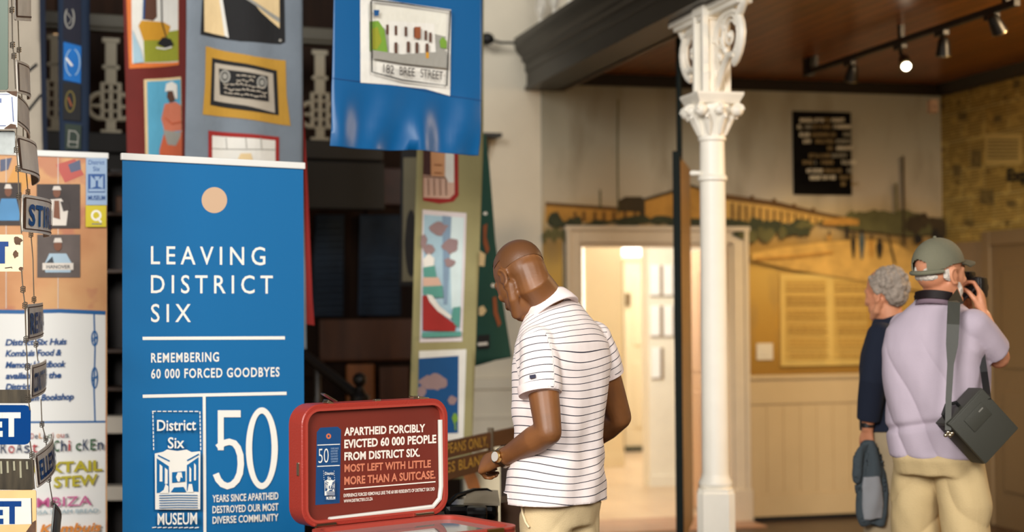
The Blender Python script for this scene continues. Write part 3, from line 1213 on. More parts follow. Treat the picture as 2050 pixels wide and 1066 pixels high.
# leafy capital: flared bell, leaves, corner volutes, square abacus
bm = bmesh.new()
lathe(bm, [(0.062, zc(274)), (0.064, zc(268)), (0.072, zc(254)), (0.086, zc(240)), (0.1, zc(228)), (0.104, zc(216)), (0.10, zc(212))], (XC, YC, 0), 32)
for k in range(8):
    t = 2 * PI * k / 8 + 0.2
    dv = V3((math.cos(t), math.sin(t), 0))
    tube(bm, [V3((XC, YC, zc(270))) + dv * 0.066, V3((XC, YC, zc(252))) + dv * 0.08, V3((XC, YC, zc(240))) + dv * 0.098, V3((XC, YC, zc(234))) + dv * 0.118, V3((XC, YC, zc(240))) + dv * 0.124], [0.012, 0.02, 0.018, 0.013, 0.008], 8, round_end=True)
mesh_obj('capital', bm, WHITE_IRON, col_o, True)
for k in range(8):
    t = 2 * PI * k / 8
    r_ = 0.135 if k % 2 else 0.108
    bm = bmesh.new()
    ctr = V3((XC + r_ * math.cos(t), YC + r_ * math.sin(t), zc(226)))
    ball(bm, ctr, (0.034, 0.034, 0.032) if k % 2 else (0.03, 0.03, 0.026), seg=14)
    tg = V3((-math.sin(t), math.cos(t), 0))
    ns = V3((math.cos(t), math.sin(t), 0))
    pts = [ctr + (ns * math.cos(q) + V3((0, 0, 1)) * math.sin(q)) * (0.036 - 0.0035 * q) for q in [i * 0.6 for i in range(9)]]
    tube(bm, pts, 0.008, 6)
    mesh_obj('volute', bm, WHITE_IRON, col_o, True)
bm = bmesh.new()
rings = []
for hw, y in ((0.098, 213), (0.104, 211), (0.120, 198), (0.123, 195), (0.123, 190.5)):
    z = zc(y)
    rings.append([bm.verts.new((XC + sx * hw, YC + sy * hw, z)) for sx, sy in ((-1, -1), (1, -1), (1, 1), (-1, 1))])
skin_rings(bm, rings)
mesh_obj('abacus', bm, WHITE_IRON, col_o)
# square post above the capital, recessed panels on its faces
bm = bmesh.new()
box(bm, (XC - 0.05, YC - 0.05, zc(190.5)), (XC + 0.05, YC + 0.05, 3.03))
for sx in (-1, 1):
    for sy in (-1, 1):
        box(bm, (XC + sx * 0.058 - 0.016, YC + sy * 0.058 - 0.016, zc(190.4)), (XC + sx * 0.058 + 0.016, YC + sy * 0.058 + 0.016, 3.03), bev=0.004)
box(bm, (XC - 0.075, YC - 0.075, 3.0), (XC + 0.075, YC + 0.075, 3.05), bev=0.008)
box(bm, (XC - 0.066, YC - 0.066, 2.975), (XC + 0.066, YC + 0.066, 3.0), bev=0.006)
mesh_obj('post', bm, WHITE_IRON, col_o)
for sg in (1, -1):
    bm = bmesh.new()

    def bp_(s_, z):
        return V3((XC, YC + sg * (0.06 + s_), z))

    box(bm, (XC - 0.055, min(YC + sg * 0.06, YC + sg * 0.47), 3.015), (XC + 0.055, max(YC + sg * 0.06, YC + sg * 0.47), 3.05), bev=0.008)
    box(bm, (XC - 0.042, min(YC + sg * 0.06, YC + sg * 0.43), 2.99), (XC + 0.042, max(YC + sg * 0.06, YC + sg * 0.43), 3.016), bev=0.006)
    # outer rib: drops from the plate, bulges outward and curls back
    rib = [(0.36, 3.0), (0.32, 2.96), (0.30, 2.94), (0.325, 2.9), (0.335, 2.86), (0.325, 2.81), (0.30, 2.77), (0.265, 2.735), (0.235, 2.72), (0.222, 2.732), (0.232, 2.748)]
    tube(bm, [bp_(*q) for q in rib], [0.022, 0.022, 0.022, 0.022, 0.022, 0.021, 0.02, 0.018, 0.016, 0.012, 0.008], 8, round_end=True)
    # lower strut back to the post
    tube(bm, [bp_(*q) for q in ((0.25, 2.76), (0.18, 2.77), (0.12, 2.74), (0.075, 2.69), (0.04, 2.645), (-0.005, 2.61))], [0.018, 0.018, 0.018, 0.017, 0.016, 0.015], 8)
    # upper sweep
    tube(bm, [bp_(*q) for q in ((0.0, 2.86), (0.03, 2.92), (0.08, 2.965), (0.16, 2.98), (0.24, 2.975), (0.31, 2.95))], [0.018] * 6, 8)
    # oval scroll filigree
    ov = [(0.19 + 0.095 * math.cos(t), 2.865 + 0.098 * math.sin(t)) for t in [i * 2 * PI / 22 for i in range(23)]]
    tube(bm, [bp_(*q) for q in ov], 0.010, 8)
    sp_ = [(0.19 + (0.075 - 0.010 * t) * math.cos(t * 1.15 + 0.6), 2.865 + (0.08 - 0.0105 * t) * math.sin(t * 1.15 + 0.6)) for t in [i * 0.35 for i in range(20)]]
    tube(bm, [bp_(*q) for q in sp_], 0.008, 6, round_end=True)
    for c0, r0_, ph in (((0.06, 2.78), 0.05, 0.4), ((0.055, 2.86), 0.04, 2.2), ((0.11, 2.92), 0.03, 1.0), ((0.03, 2.70), 0.03, 2.6)):
        s2 = [(c0[0] + (r0_ - r0_ * 0.13 * t) * math.cos(t + ph), c0[1] + (r0_ - r0_ * 0.13 * t) * math.sin(t + ph)) for t in [i * 0.45 for i in range(15)]]
        tube(bm, [bp_(*q) for q in s2], 0.0075, 6, round_end=True)
    for q in ((0.19, 2.865), (0.06, 2.78), (0.13, 2.80), (0.27, 2.775)):
        ball(bm, bp_(*q), (0.018, 0.018, 0.018), seg=10)
    mesh_obj('scroll_bracket', bm, WHITE_IRON, col_o, True)
A = at(1392, 347, DC)
bm = bmesh.new()
tube(bm, [at(1400, 347, DC - 0.03), at(1386, 347, DC - 0.03)], [0.012, 0.014], 10, round_end=True)
mesh_obj('peg', bm, WHITE_IRON, col_o, True)

# ================================================================== free-standing display panel seen edge-on
GP0, GP1 = at(1354, 303, 8.85), at(1379, 336, 9.9)
o = thing('exhibition_stand', 'tall black-edged display panel seen edge-on beside the white column', 'display stand', (GP0.x, GP0.y, 0))
dirp = V3((GP1.x - GP0.x, GP1.y - GP0.y, 0)).normalized()
nrm = V3((-dirp.y, dirp.x, 0))
PT = GP0.z
GRN_BLK = mat('green_black_frame', (16, 26, 25), 0.65, spec=0.15)
mtx = Matrix((dirp, nrm, V3((0, 0, 1)))).transposed().to_4x4()
mtx.translation = V3((GP0.x, GP0.y, 0))
Lp = (V3((GP1.x, GP1.y, 0)) - V3((GP0.x, GP0.y, 0))).length
bm = bmesh.new()
box(bm, (-0.02, -0.021, 0), (0.02, 0.021, PT), mtx=mtx, bev=0.003)
mesh_obj('post', bm, GRN_BLK, o)
bm = bmesh.new()
box(bm, (-0.05, -0.09, 0), (Lp + 0.05, 0.09, 0.03), mtx=mtx, bev=0.004)
mesh_obj('foot_plate', bm, GRN_BLK, o)
bm = bmesh.new()
box(bm, (0.02, -0.008, 0.2), (Lp, 0.008, PT - 0.01), mtx=mtx, bev=0.002)
mesh_obj('panel_board', bm, mat('panel_brown_print', (168, 132, 84), 0.4, var=0.15, scale=3), o)
bm = bmesh.new()
tube(bm, [V3((GP0.x, GP0.y, PT)) + dirp * 0.25 + V3((0, 0, -0.03)), V3((GP0.x, GP0.y, 3.2)) + dirp * 0.25], 0.016, 10)
tube(bm, [V3((GP0.x, GP0.y, 3.155)) + dirp * 0.25, V3((GP0.x, GP0.y, 3.168)) + dirp * 0.25], 0.04, 12)
mesh_obj('hanging_rod', bm, GRN_BLK, o, True)

# ================================================================== bits on the white plaster
o = thing('iron_tie_rod', 'thin black iron rod with a round end at the gallery beam', 'tie rod', on_y(975, 76, YB - 0.2))
bm = bmesh.new()
A, B = on_y(975, 78, YB - 0.2), on_y(1032, 86, YB - 0.2)
tube(bm, [A, (A + B) / 2 + V3((0, 0, -0.012)), B], 0.009, 8)
tube(bm, [A, A + V3((0, 0.19, 0))], 0.014, 8)
mesh_obj('rod', bm, BLACK, o, True)
bm = bmesh.new()
ball(bm, A, (0.05, 0.05, 0.042))
mesh_obj('round_end', bm, BLACK, o, True)
A, B = on_y(966, 268, YB - 0.12), on_y(1000, 277, YB - 0.12)
o = thing('wall_bracket_shelf', 'small dark bracket shelf on the white plaster beside the blue banner', 'bracket', (A.x, YB, A.z))
bm = bmesh.new()
box(bm, (A.x - 0.05, YB - 0.2, B.z), (B.x, YB, A.z), bev=0.004)
mesh_obj('ledge', bm, BLACK, o)
bm = bmesh.new()
prism(bm, [(A.x + 0.02, YB, B.z), (A.x + 0.02, YB - 0.15, B.z), (A.x + 0.02, YB - 0.02, B.z - 0.2), (A.x + 0.02, YB, B.z - 0.2)], (0.03, 0, 0))
mesh_obj('brace', bm, mat('bracket_brown', (92, 76, 54), 0.6), o)
# ================================================================== banners, quilts and the dark stair end of the hall
WHITEP = mat('banner_white', (238, 236, 228), 0.5)
BLUEB = mat('banner_blue', (0, 102, 160), 0.5, bump=0.05, bscale=3, stretch=(4, 4, 0.4))
ALU = mat('rail_white', (226, 226, 222), 0.35)
TAN = mat('banner_tan', (204, 172, 142), 0.5)
NAVYT = mat('script_blue', (24, 72, 128), 0.6)


def logo(art, x0, y0, x1, y1, fg, bg, small=False):
    """museum emblem: dashed frame, two lines of name, a block picture of a street, the last word"""
    w, h = x1 - x0, y1 - y0
    X = lambda t: x0 + t * w
    Y = lambda t: y0 + t * h
    lw = max(1.0, w * 0.022)
    n = 9
    for k in range(n):
        if not small:
            art.line([(X(k / n), Y(0)), (X((k + 0.72) / n), Y(0))], lw, fg)
            art.line([(X(k / n), Y(1)), (X((k + 0.8) / n), Y(0.995))], lw, fg)
    for k in range(10):
        for xx in (0, 1):
            if not small or k % 2:
                art.line([(X(xx), Y(k * 0.034)), (X(xx), Y(k * 0.034 + 0.024))], lw, fg)
    art.text('District', X(0.07), Y(0.165), X(0.9), Y(0.158), h * 0.095, fg, bold=0.015)
    art.text('Six', X(0.30), Y(0.315), X(0.65), Y(0.312), h * 0.095, fg, bold=0.015)
    art.poly([(X(0.02), Y(0.36)), (X(0.2), Y(0.345)), (X(0.28), Y(0.325)), (X(0.5), Y(0.338)), (X(0.7), Y(0.326)), (X(0.8), Y(0.348)), (X(0.99), Y(0.34)), (X(0.985), Y(0.84)), (X(0.03), Y(0.84))], fg)
    art.poly([(X(0.06), Y(0.40)), (X(0.32), Y(0.47)), (X(0.33), Y(0.69)), (X(0.06), Y(0.70))], bg)
    art.poly([(X(0.95), Y(0.39)), (X(0.70), Y(0.46)), (X(0.70), Y(0.68)), (X(0.95), Y(0.69))], bg)
    for a0, a1, b0, b1 in ((0.12, 0.18, 0.45, 0.60), (0.23, 0.29, 0.48, 0.62), (0.75, 0.79, 0.47, 0.60), (0.85, 0.89, 0.44, 0.59)):
        art.poly([(X(a0), Y(b0)), (X(a1), Y(b0 + 0.02)), (X(a1), Y(b1)), (X(a0), Y(b1))], fg)
    art.line([(X(0.08), Y(0.375)), (X(0.33), Y(0.425))], lw * 1.3, bg)
    art.line([(X(0.95), Y(0.365)), (X(0.70), Y(0.42))], lw * 1.3, bg)
    art.poly([(X(0.38), Y(0.52)), (X(0.66), Y(0.51)), (X(0.66), Y(0.60)), (X(0.38), Y(0.61))], bg)
    art.poly([(X(0.46), Y(0.56)), (X(0.5), Y(0.52)), (X(0.58), Y(0.52)), (X(0.60), Y(0.57)), (X(0.56), Y(0.56)), (X(0.54), Y(0.60)), (X(0.50), Y(0.60))], fg)
    art.poly([(X(0.10), Y(0.70)), (X(0.2), Y(0.67)), (X(0.24), Y(0.62)), (X(0.3), Y(0.64)), (X(0.3), Y(0.70))], fg)
    art.poly([(X(0.35), Y(0.69)), (X(0.42), Y(0.65)), (X(0.62), Y(0.645)), (X(0.68), Y(0.69))], bg)
    art.poly([(X(0.7), Y(0.69)), (X(0.73), Y(0.62)), (X(0.8), Y(0.62)), (X(0.83), Y(0.69))], fg)
    for k in range(6):
        yy = 0.715 + k * 0.021
        art.line([(X(0.10), Y(yy + 0.004)), (X(0.5), Y(yy)), (X(0.92), Y(yy + 0.002))], lw * 0.75, bg)
    art.text('MUSEUM', X(0.06), Y(0.968), X(0.90), Y(0.962), h * 0.1, fg, bold=0.015)


def rollup(name, label, tl, tr, d, px_bottom_fill, mbody):
    """pull-up banner: cassette and feet on the floor, printed film, clamp rail on top, pole behind"""
    T0 = at(tl[0], tl[1], d)
    T1 = on_z(tr[0], tr[1], T0.z)
    s = Sheet(T0, T1 - T0, (0, 0, 1))
    wdt = (T1 - T0).length
    o = thing(name, label, 'banner', (T0.x + (T1.x - T0.x) / 2, T0.y + (T1.y - T0.y) / 2, 0))
    zt = T0.z
    film = mesh_obj('printed_film', sheet_slab(s, [(0, -zt + 0.07), (wdt, -zt + 0.07), (wdt, 0), (0, 0)], 0.002), mbody, o)
    m = Matrix((s.u, s.v, s.n)).transposed().to_4x4()
    m.translation = s.o
    bm = bmesh.new()
    box(bm, (-0.006, -0.014, -0.008), (wdt + 0.006, 0.012, 0.008), mtx=m, bev=0.004)
    mesh_obj('top_rail', bm, ALU, o)
    bm = bmesh.new()
    box(bm, (-0.02, -zt + 0.012, -0.06), (wdt + 0.02, -zt + 0.085, 0.045), mtx=m, bev=0.02)
    for uu in (0.12, wdt - 0.12):
        box(bm, (uu - 0.025, -zt, -0.16), (uu + 0.025, -zt + 0.014, 0.16), mtx=m, bev=0.003)
    mesh_obj('base_cassette', bm, mat('cassette_silver', (170, 172, 172), 0.3, 0.8), o)
    bm = bmesh.new()
    tube(bm, [s.pt(wdt / 2, -zt + 0.05, -0.03), s.pt(wdt / 2, -0.004, -0.012)], 0.008, 8)
    mesh_obj('support_pole', bm, ALU, o, True)
    return o, s


# ---- blue roll-up
o, s = rollup('rollup_banner', 'blue roll-up banner with large white lettering and a tan dot, beside the red suitcase', (245, 313), (607, 332), 5.75, None, BLUEB)
art = Art(s)
art.ell(429, 401, 25.5, 26, TAN, 40)
art.build('tan_dot', o)
art = Art(s)
for t, x0, y0, x1, y1 in (('LEAVING', 302, 529, 531, 531), ('DISTRICT', 302, 587, 546, 588), ('SIX', 302, 645, 382, 645)):
    art.text(t, x0, y0, x1, y1, 36, WHITEP, bold=0.006, space=1.45)
art.line([(285, 678), (570, 677)], 6.5, WHITEP)
art.text('REMEMBERING', 302, 726, 438, 724, 19, WHITEP, bold=0.022, space=1.16)
art.text('60 000 FORCED GOODBYES', 302, 758, 559, 754, 19, WHITEP, bold=0.022, space=1.16)
art.line([(285, 794), (573, 788)], 6.5, WHITEP)
art.line([(408, 793), (410, 1180)], 6, WHITEP)
# the large numerals
art.rect(435, 822, 481, 836, WHITEP)
art.rect(435, 822, 447, 902, WHITEP)
fv = [(434, 897), (446, 888), (458, 885), (468, 888), (475, 897), (480, 912), (481, 930), (479, 948), (473, 962), (464, 971), (454, 974), (444, 970), (436, 961), (431, 949)]
art.line(fv, 13, WHITEP)
art.ring(523, 898, 32, 82, 12.5, WHITEP, 44)
art.text('YEARS SINCE APARTHEID', 424, 1006, 556, 1000, 14.5, WHITEP, bold=0.02, space=1.02)
art.text('DESTROYED OUR MOST', 424, 1028, 556, 1022, 14.5, WHITEP, bold=0.02, space=1.02)
art.text('DIVERSE COMMUNITY', 424, 1049, 556, 1043, 14.5, WHITEP, bold=0.02, space=1.02)
logo(art, 303, 824, 397, 1057, WHITEP, BLUEB)
art.build('white_lettering', o)

# ---- collage roll-up
COLL = NT('collage_print')
n1 = COLL.n('ShaderNodeTexNoise', Scale=3.2, Detail=4.0)
COLL.l(COLL.map(), n1.inputs['Vector'])
n2 = COLL.n('ShaderNodeTexNoise', Scale=5.0, Detail=3.0)
COLL.l(COLL.map(loc=(3, 1, 2)), n2.inputs['Vector'])
c = COLL.ramp(n1.outputs['Fac'], [(0.3, (178, 120, 78)), (0.5, (204, 150, 104)), (0.7, (214, 168, 118))])
COLL.col(COLL.mix(COLL.ramp(n2.outputs['Fac'], [(0.6, (0, 0, 0)), (0.66, (0.5, 0.5, 0.5))]), c, (170, 92, 84)))
COLL.rough(0.5)
o, s = rollup('rollup_banner', 'roll-up banner with brown photo collage above a handwritten menu, behind the street signs', (-190, 296), (214, 312), 6.35, None, COLL.m)
FILMW = mat('film_white', (226, 226, 222), 0.5)
PH_D = mat('photo_dark', (64, 56, 54), 0.6, var=0.2, scale=9)
PH_M = mat('photo_mid', (96, 86, 82), 0.6, var=0.2, scale=9)
PH_W = mat('photo_white', (214, 206, 196), 0.6, var=0.1)
PH_B = mat('photo_blue', (84, 140, 186), 0.6, var=0.1)
PH_LB = mat('photo_lightblue', (168, 192, 208), 0.6)
PH_S = mat('photo_skin', (120, 78, 58), 0.6)
PH_G = mat('photo_grey', (58, 66, 74), 0.6)
LOGOBL = mat('logo_pale_blue', (152, 176, 204), 0.5)
LOGOB = mat('logo_blue', (40, 84, 146), 0.5)
YEL = mat('logo_yellow', (206, 188, 34), 0.5)
art = Art(s)
art.poly([(0, 396), (30, 330), (64, 360), (20, 420)], mat('collage_ochre', (214, 156, 84), 0.6))
art.poly([(112, 330), (150, 318), (168, 350), (130, 366)], mat('collage_rose', (186, 92, 84), 0.6))
art.poly([(136, 330), (160, 320), (162, 340), (142, 346)], mat('collage_slate', (92, 100, 124), 0.6))
art.poly([(0, 320), (24, 316), (16, 340), (0, 344)], mat('collage_slate', (92, 100, 124), 0.6))
for x in (12, 116):
    art.line([(x, 316), (x, 618)], 1.4, PH_W)
art.rect(-60, 366, 42, 452, PH_D)
art.rect(73, 369, 160, 458, PH_D)
art.rect(74, 470, 160, 556, PH_M)
# three photographed people in white caps
art.poly([(2, 398), (32, 398), (40, 428), (38, 442), (-4, 442), (-4, 420)], PH_B)
art.ell(16, 384, 7, 10, PH_S)
art.poly([(8, 378), (11, 369), (20, 369), (24, 378)], PH_W)
art.poly([(100, 400), (122, 398), (136, 418), (132, 452), (98, 452), (94, 420)], PH_W)
art.poly([(108, 402), (118, 402), (120, 440), (106, 436)], PH_S)
art.ell(113, 386, 7.5, 10, PH_S)
art.poly([(104, 381), (107, 373), (119, 373), (122, 381)], PH_W)
art.poly([(120, 404), (136, 404), (140, 420), (126, 424)], PH_D)
art.poly([(98, 508), (132, 508), (144, 530), (140, 546), (90, 546), (88, 530)], PH_LB)
art.ell(115, 492, 8, 11, PH_S)
art.poly([(106, 486), (109, 477), (121, 477), (124, 486)], PH_W)
art.poly([(88, 530), (104, 514), (108, 532), (96, 542)], PH_G)
art.rect(84, 527, 146, 541, PH_W)
art.text('HANOVER', 92, 538, 140, 538, 7, PH_G, bold=0.02)
art.rect(171, 317, 213, 411, LOGOBL)
art.text('District', 176, 330, 208, 330, 9, LOGOB, bold=0.01)
art.text('Six', 185, 343, 199, 343, 9, LOGOB, bold=0.01)
art.rect(175, 349, 209, 386, LOGOB)
art.poly([(180, 352), (190, 362), (190, 374), (180, 378)], LOGOBL)
art.poly([(205, 352), (195, 362), (195, 374), (205, 378)], LOGOBL)
art.poly([(188, 354), (198, 354), (196, 362), (190, 362)], LOGOBL)
art.rect(176, 379, 208, 384, LOGOBL)
art.text('MUSEUM', 175, 401, 209, 401, 9, LOGOB, bold=0.01)
art.rect(170, 412, 211, 455, YEL)
art.ring(191, 432, 10.5, 11, 4.2, WHITEP)
art.line([(193, 437), (201, 446)], 4.2, WHITEP)
art.line([(182, 449), (202, 449)], 1.5, LOGOB)
art.build('photo_collage', o)
art = Art(s, base=0.001)
art.rect(-186, 627, 211, 1400, FILMW)
ROPE = mat('rope_blue', (40, 96, 152), 0.5)
art.line([(-186, 622), (40, 625), (120, 623), (211, 627)], 8, ROPE)
art.line([(-186, 842), (60, 846), (211, 845)], 4, ROPE)
art.line([(188, 630), (190, 700), (188, 780), (190, 844)], 3, ROPE)
for y, rx, ry in ((678, 7, 16), (757, 7, 22)):
    art.ring(189, y, rx, ry, 3, ROPE)
    art.line([(183, y), (195, y)], 2, ROPE)
    art.line([(184, y + 7), (195, y - 6)], 2, ROPE)
for t, x0, y0, x1, y1 in (('District Six Huis', 10, 692, 132, 690), ('Kombuis Food &', 10, 714, 122, 712), ('Memory Handbook', 10, 737, 130, 735), ('available at the', 10, 759, 121, 757), ('District Six', 10, 781, 84, 779), ('Museum Bookshop', 22, 804, 146, 800)):
    art.text(t, x0, y0, x1, y1, 13, NAVYT, bold=0.03, space=0.95, slant=0.22)
C_RED, C_GRN, C_ORG, C_NAV, C_YEL, C_PNK, C_TEAL = [mat('menu_' + n, c_, 0.6) for n, c_ in (('red', (172, 52, 58)), ('green', (48, 92, 58)), ('orange', (208, 128, 44)), ('navy', (34, 52, 84)), ('yellow', (176, 164, 36)), ('pink', (190, 92, 140)), ('teal', (120, 156, 168)))]


def coloured(txt, x0, y0, x1, y1, h, cols, bold=0.0):
    n = len(txt)
    for i, ch in enumerate(txt):
        if ch != ' ':
            w_ = (x1 - x0) / n
            art.text(ch, x0 + i * w_, y0 + (y1 - y0) * i / n, x0 + (i + (0.3 if ch in 'iI' else 0.78)) * w_, y0 + (y1 - y0) * (i + 1) / n, h, cols[i % len(cols)], bold)


coloured('DeLicious', 60, 879, 138, 876, 11, (C_RED, C_NAV, C_ORG, C_NAV, C_GRN, C_RED, C_ORG))
coloured('RoAst', 0, 908, 78, 906, 22, (C_NAV, C_RED, C_NAV))
coloured('ChicKEn', 106, 904, 208, 900, 22, (C_GRN, C_NAV, C_RED, C_GRN, C_NAV), 0.01)
art.text('OXTAIL', 62, 948, 203, 942, 22, C_YEL, bold=0.03)
art.text('STEW', 106, 976, 194, 970, 22, C_YEL, bold=0.03)
art.text('MBIZA', 72, 1016, 182, 1011, 19, C_PNK, bold=0.005)
art.text('SSA STEAM BREAD', 70, 1030, 195, 1026, 8, C_TEAL)
art.text('Kombuis', 78, 1068, 198, 1063, 19, C_ORG, bold=0.03, slant=0.3)
art.build('handwritten_menu', o)


# ---- hung quilts and cloth banners
def folds(amp, lam, ph=0.0, amp2=0.0):
    def f(u, v):
        return amp * math.sin(2 * PI * u / lam + ph + 0.6 * math.sin(v * 1.3 + ph)) + amp2 * noise.noise(V3((u * 3.1, v * 1.7, ph)))
    return f


def quilt(name, label, px, d, ang, outline, m, disp=None, cat='quilt', th=0.006, step=0.025, group=None):
    """cloth hung at depth d through pixel px, its width turned by ang from the image plane"""
    p = at(px[0], px[1], d)
    a_ = YAW + math.radians(90 - ang)
    s = Sheet(p, (math.sin(a_), math.cos(a_), 0), (0, 0, 1), disp, th, step)
    bm = sheet_slab(s, [s.uv(x, y) for x, y in outline])
    o = mesh_obj(name, bm, m, None, 'all' if disp else False)
    tag(o, label, cat, group)
    return o, s


cl = lambda n, c, **k: mat('cloth_' + n, c, 0.85, bump=k.pop('bump', 0.25), bscale=k.pop('bscale', 40), var=k.pop('var', 0.08), scale=k.pop('scale', 6), **k)
Q_RED, Q_GREY, Q_OLV, Q_GRN, Q_NAVY, Q_CREAM = cl('oxblood', (104, 30, 24)), cl('slate', (116, 126, 136)), cl('olive', (150, 142, 98)), cl('bottle_green', (20, 66, 56)), cl('navy', (8, 30, 54)), cl('cream', (172, 162, 146))
Q_BLK, Q_ORG, Q_SKY, Q_LBL, Q_WHT, Q_PINK, Q_MUST, Q_LIME = cl('black', (22, 22, 24)), cl('orange', (214, 116, 52)), cl('sky', (88, 164, 196)), cl('pale_blue', (160, 190, 204)), cl('white', (222, 220, 212)), cl('salmon', (202, 116, 88)), cl('mustard', (196, 142, 36)), cl('lime', (142, 146, 40))
Q_BRN, Q_SAND, Q_TEAL, Q_CRIM, Q_MAUVE, Q_BLU, Q_GLD, Q_GRY = cl('brown', (86, 54, 40)), cl('sand', (222, 196, 148)), cl('teal', (84, 148, 136)), cl('crimson', (150, 34, 30)), cl('mauve', (146, 122, 122)), cl('royal', (6, 74, 128)), cl('gold', (182, 138, 48)), cl('grey', (150, 148, 140))
Q_DGRN, Q_RUST = cl('leaf', (112, 152, 50)), cl('rust', (140, 76, 42))

# big blue banner
BIGB = mat('satin_blue', (0, 86, 142), 0.38, bump=0.08, bscale=5)


def bigdisp(u, v):
    k = max(0.0, min(1.0, (0.28 - v) / 0.28))
    return 0.012 * math.sin(u * 9 + 2.0 * v) * (1 - k) * 0.4 + k * (0.022 * math.sin(u * 17 + v * 11) + 0.014 * math.sin(u * 31 - v * 7 + 1.0) - 0.01)


o, s = quilt('hanging_banner', 'big blue satin banner with a sewn picture of a white building', (662, 292), 6.7, 32,
             [(661, 292), (700, 297), (760, 300), (820, 300), (880, 305), (963, 311), (964, 150), (967, -210), (672, -210), (668, 0), (665, 150)], BIGB, bigdisp, 'banner', step=0.02)
art = Art(s, base=0.003)
art.poly([(720, -8), (902, 20), (901, 192), (852, 178), (780, 170), (720, 166)], Q_WHT)
art.build('picture_patch', o)
art = Art(s, base=0.005)
art.poly([(737, 8), (893, 26), (890, 122), (738, 104)], Q_GRY)
art.poly([(737, 8), (893, 26), (892, 74), (860, 66), (776, 64), (760, 50), (738, 44)], cl('pale_sky', (218, 216, 204)))
art.poly([(776, 42), (868, 48), (872, 110), (846, 116), (778, 108)], Q_WHT)
art.poly([(738, 44), (756, 42), (768, 60), (775, 108), (738, 102)], Q_DGRN)
art.poly([(740, 60), (754, 54), (762, 84), (752, 100), (740, 98)], Q_LIME)
art.poly([(878, 82), (884, 74), (892, 82), (892, 98), (880, 96)], Q_DGRN)
for x, y in ((771, 50), (788, 52), (808, 54), (826, 56), (834, 58), (847, 62), (856, 66)):
    art.rect(x, y, x + 5, y + 19, Q_BRN)
for x, y in ((786, 86), (811, 84), (828, 86), (848, 88)):
    art.rect(x, y, x + 6, y + 22, Q_BRN)
art.rect(826, 55, 838, 78, Q_RUST)
art.poly([(738, 102), (800, 110), (890, 104), (890, 138), (800, 128), (738, 118)], Q_GRY)
art.rect(848, 106, 854, 118, Q_MUST)
art.poly([(742, 22), (754, 22), (752, 34), (744, 34)], Q_BLU)
art.line([(737, 4), (738, 146), (800, 162), (889, 173), (895, 24), (800, 9), (737, 2)], 3.2, Q_BLK)
INKS = cl('ink', (44, 36, 34))
art.text('182', 761, 147, 783, 150, 17, INKS, bold=0.008)
art.text('BREE', 794, 152, 825, 155, 17, INKS, bold=0.008)
art.text('STREET', 836, 156, 881, 162, 17, INKS, bold=0.008)
art.build('sewn_house_picture', o)
art = Art(s, base=0.002)
art.line([(664, 157), (720, 164), (800, 171), (900, 192), (964, 202)], 1.6, cl('seam', (8, 62, 116)))
art.build('hem_seam', o)

# slate-blue quilt with its dark red lining
o, s = quilt('hanging_quilt', 'slate grey quilt with a gold-framed black patch, hung behind the blue roll-up banner', (600, 200), 7.6, 24,
             [(376, 700), (370, 320), (375, -190), (604, -190), (606, 320), (612, 560), (614, 700)], Q_GREY, folds(0.010, 0.27, 0.5, 0.012))
art = Art(s, base=-0.022)
art.poly([(600, 40), (611, 240), (620, 400), (628, 600), (632, 652), (604, 648), (596, 300)], Q_CRIM)
art.build('red_lining', o)
art = Art(s, base=0.004)
art.poly([(400, 70), (412, 72), (480, 83), (562, 88), (571, 84), (568, -60), (408, -60)], Q_BLK)
art.poly([(408, -50), (436, -50), (458, 74), (408, 64)], Q_SAND)
art.poly([(432, -50), (438, -50), (458, 76), (450, 72)], Q_WHT)
art.poly([(482, -20), (559, -20), (560, 57), (520, 24)], Q_SAND)
art.poly([(484, -4), (490, -6), (560, 36), (560, 46)], Q_GRY)
art.ell(561, 81, 3, 3, Q_GRY)
art.build('black_road_patch', o)
art = Art(s, base=0.004)
art.poly([(411, 93), (450, 102), (510, 114), (572, 121), (574, 190), (582, 252), (540, 246), (470, 236), (404, 230), (409, 170)], Q_GLD)
art.poly([(424, 116), (490, 128), (555, 141), (559, 231), (490, 222), (420, 211)], Q_BLK)
art.poly([(430, 126), (490, 136), (547, 147), (551, 226), (490, 212), (428, 202)], cl('patch_pale', (176, 166, 150)))
art.poly([(438, 137), (490, 145), (536, 153), (538, 204), (490, 198), (440, 190)], Q_BLK)
for cx, cy in ((450, 153), (523, 166)):
    art.ring(cx, cy, 11, 13, 4, Q_GRY)
    art.ell(cx, cy, 5, 6, Q_GRY)
random.seed(11)
for r_ in range(5):
    x = 472 if r_ < 2 else 446
    while x < (506 if r_ < 2 else 528):
        w_ = random.uniform(4, 11)
        y = 148 + r_ * 10 + (x - 446) * 0.12
        art.line([(x, y), (x + w_ * 0.4, y + random.uniform(-4, 4)), (x + w_, y + 1)], 2.4, cl('patch_pale', (176, 166, 150)))
        x += w_ + 2
art.frame(414, 98, 416, 100, 1, Q_MUST)
art.build('gold_framed_patch', o)
art = Art(s, base=0.004)
art.poly([(416, 262), (560, 274), (560, 420), (416, 420)], Q_CRIM)
art.poly([(424, 272), (552, 281), (552, 410), (424, 410)], Q_WHT)
art.line([(424, 298), (488, 300), (552, 300)], 2, Q_GRY)
for x in (452, 490, 520):
    art.line([(x, 276), (x + 2, 298)], 1.5, Q_GRY)
art.poly([(470, 330), (480, 308), (500, 308), (506, 330)], Q_SAND)
art.build('white_patch', o)

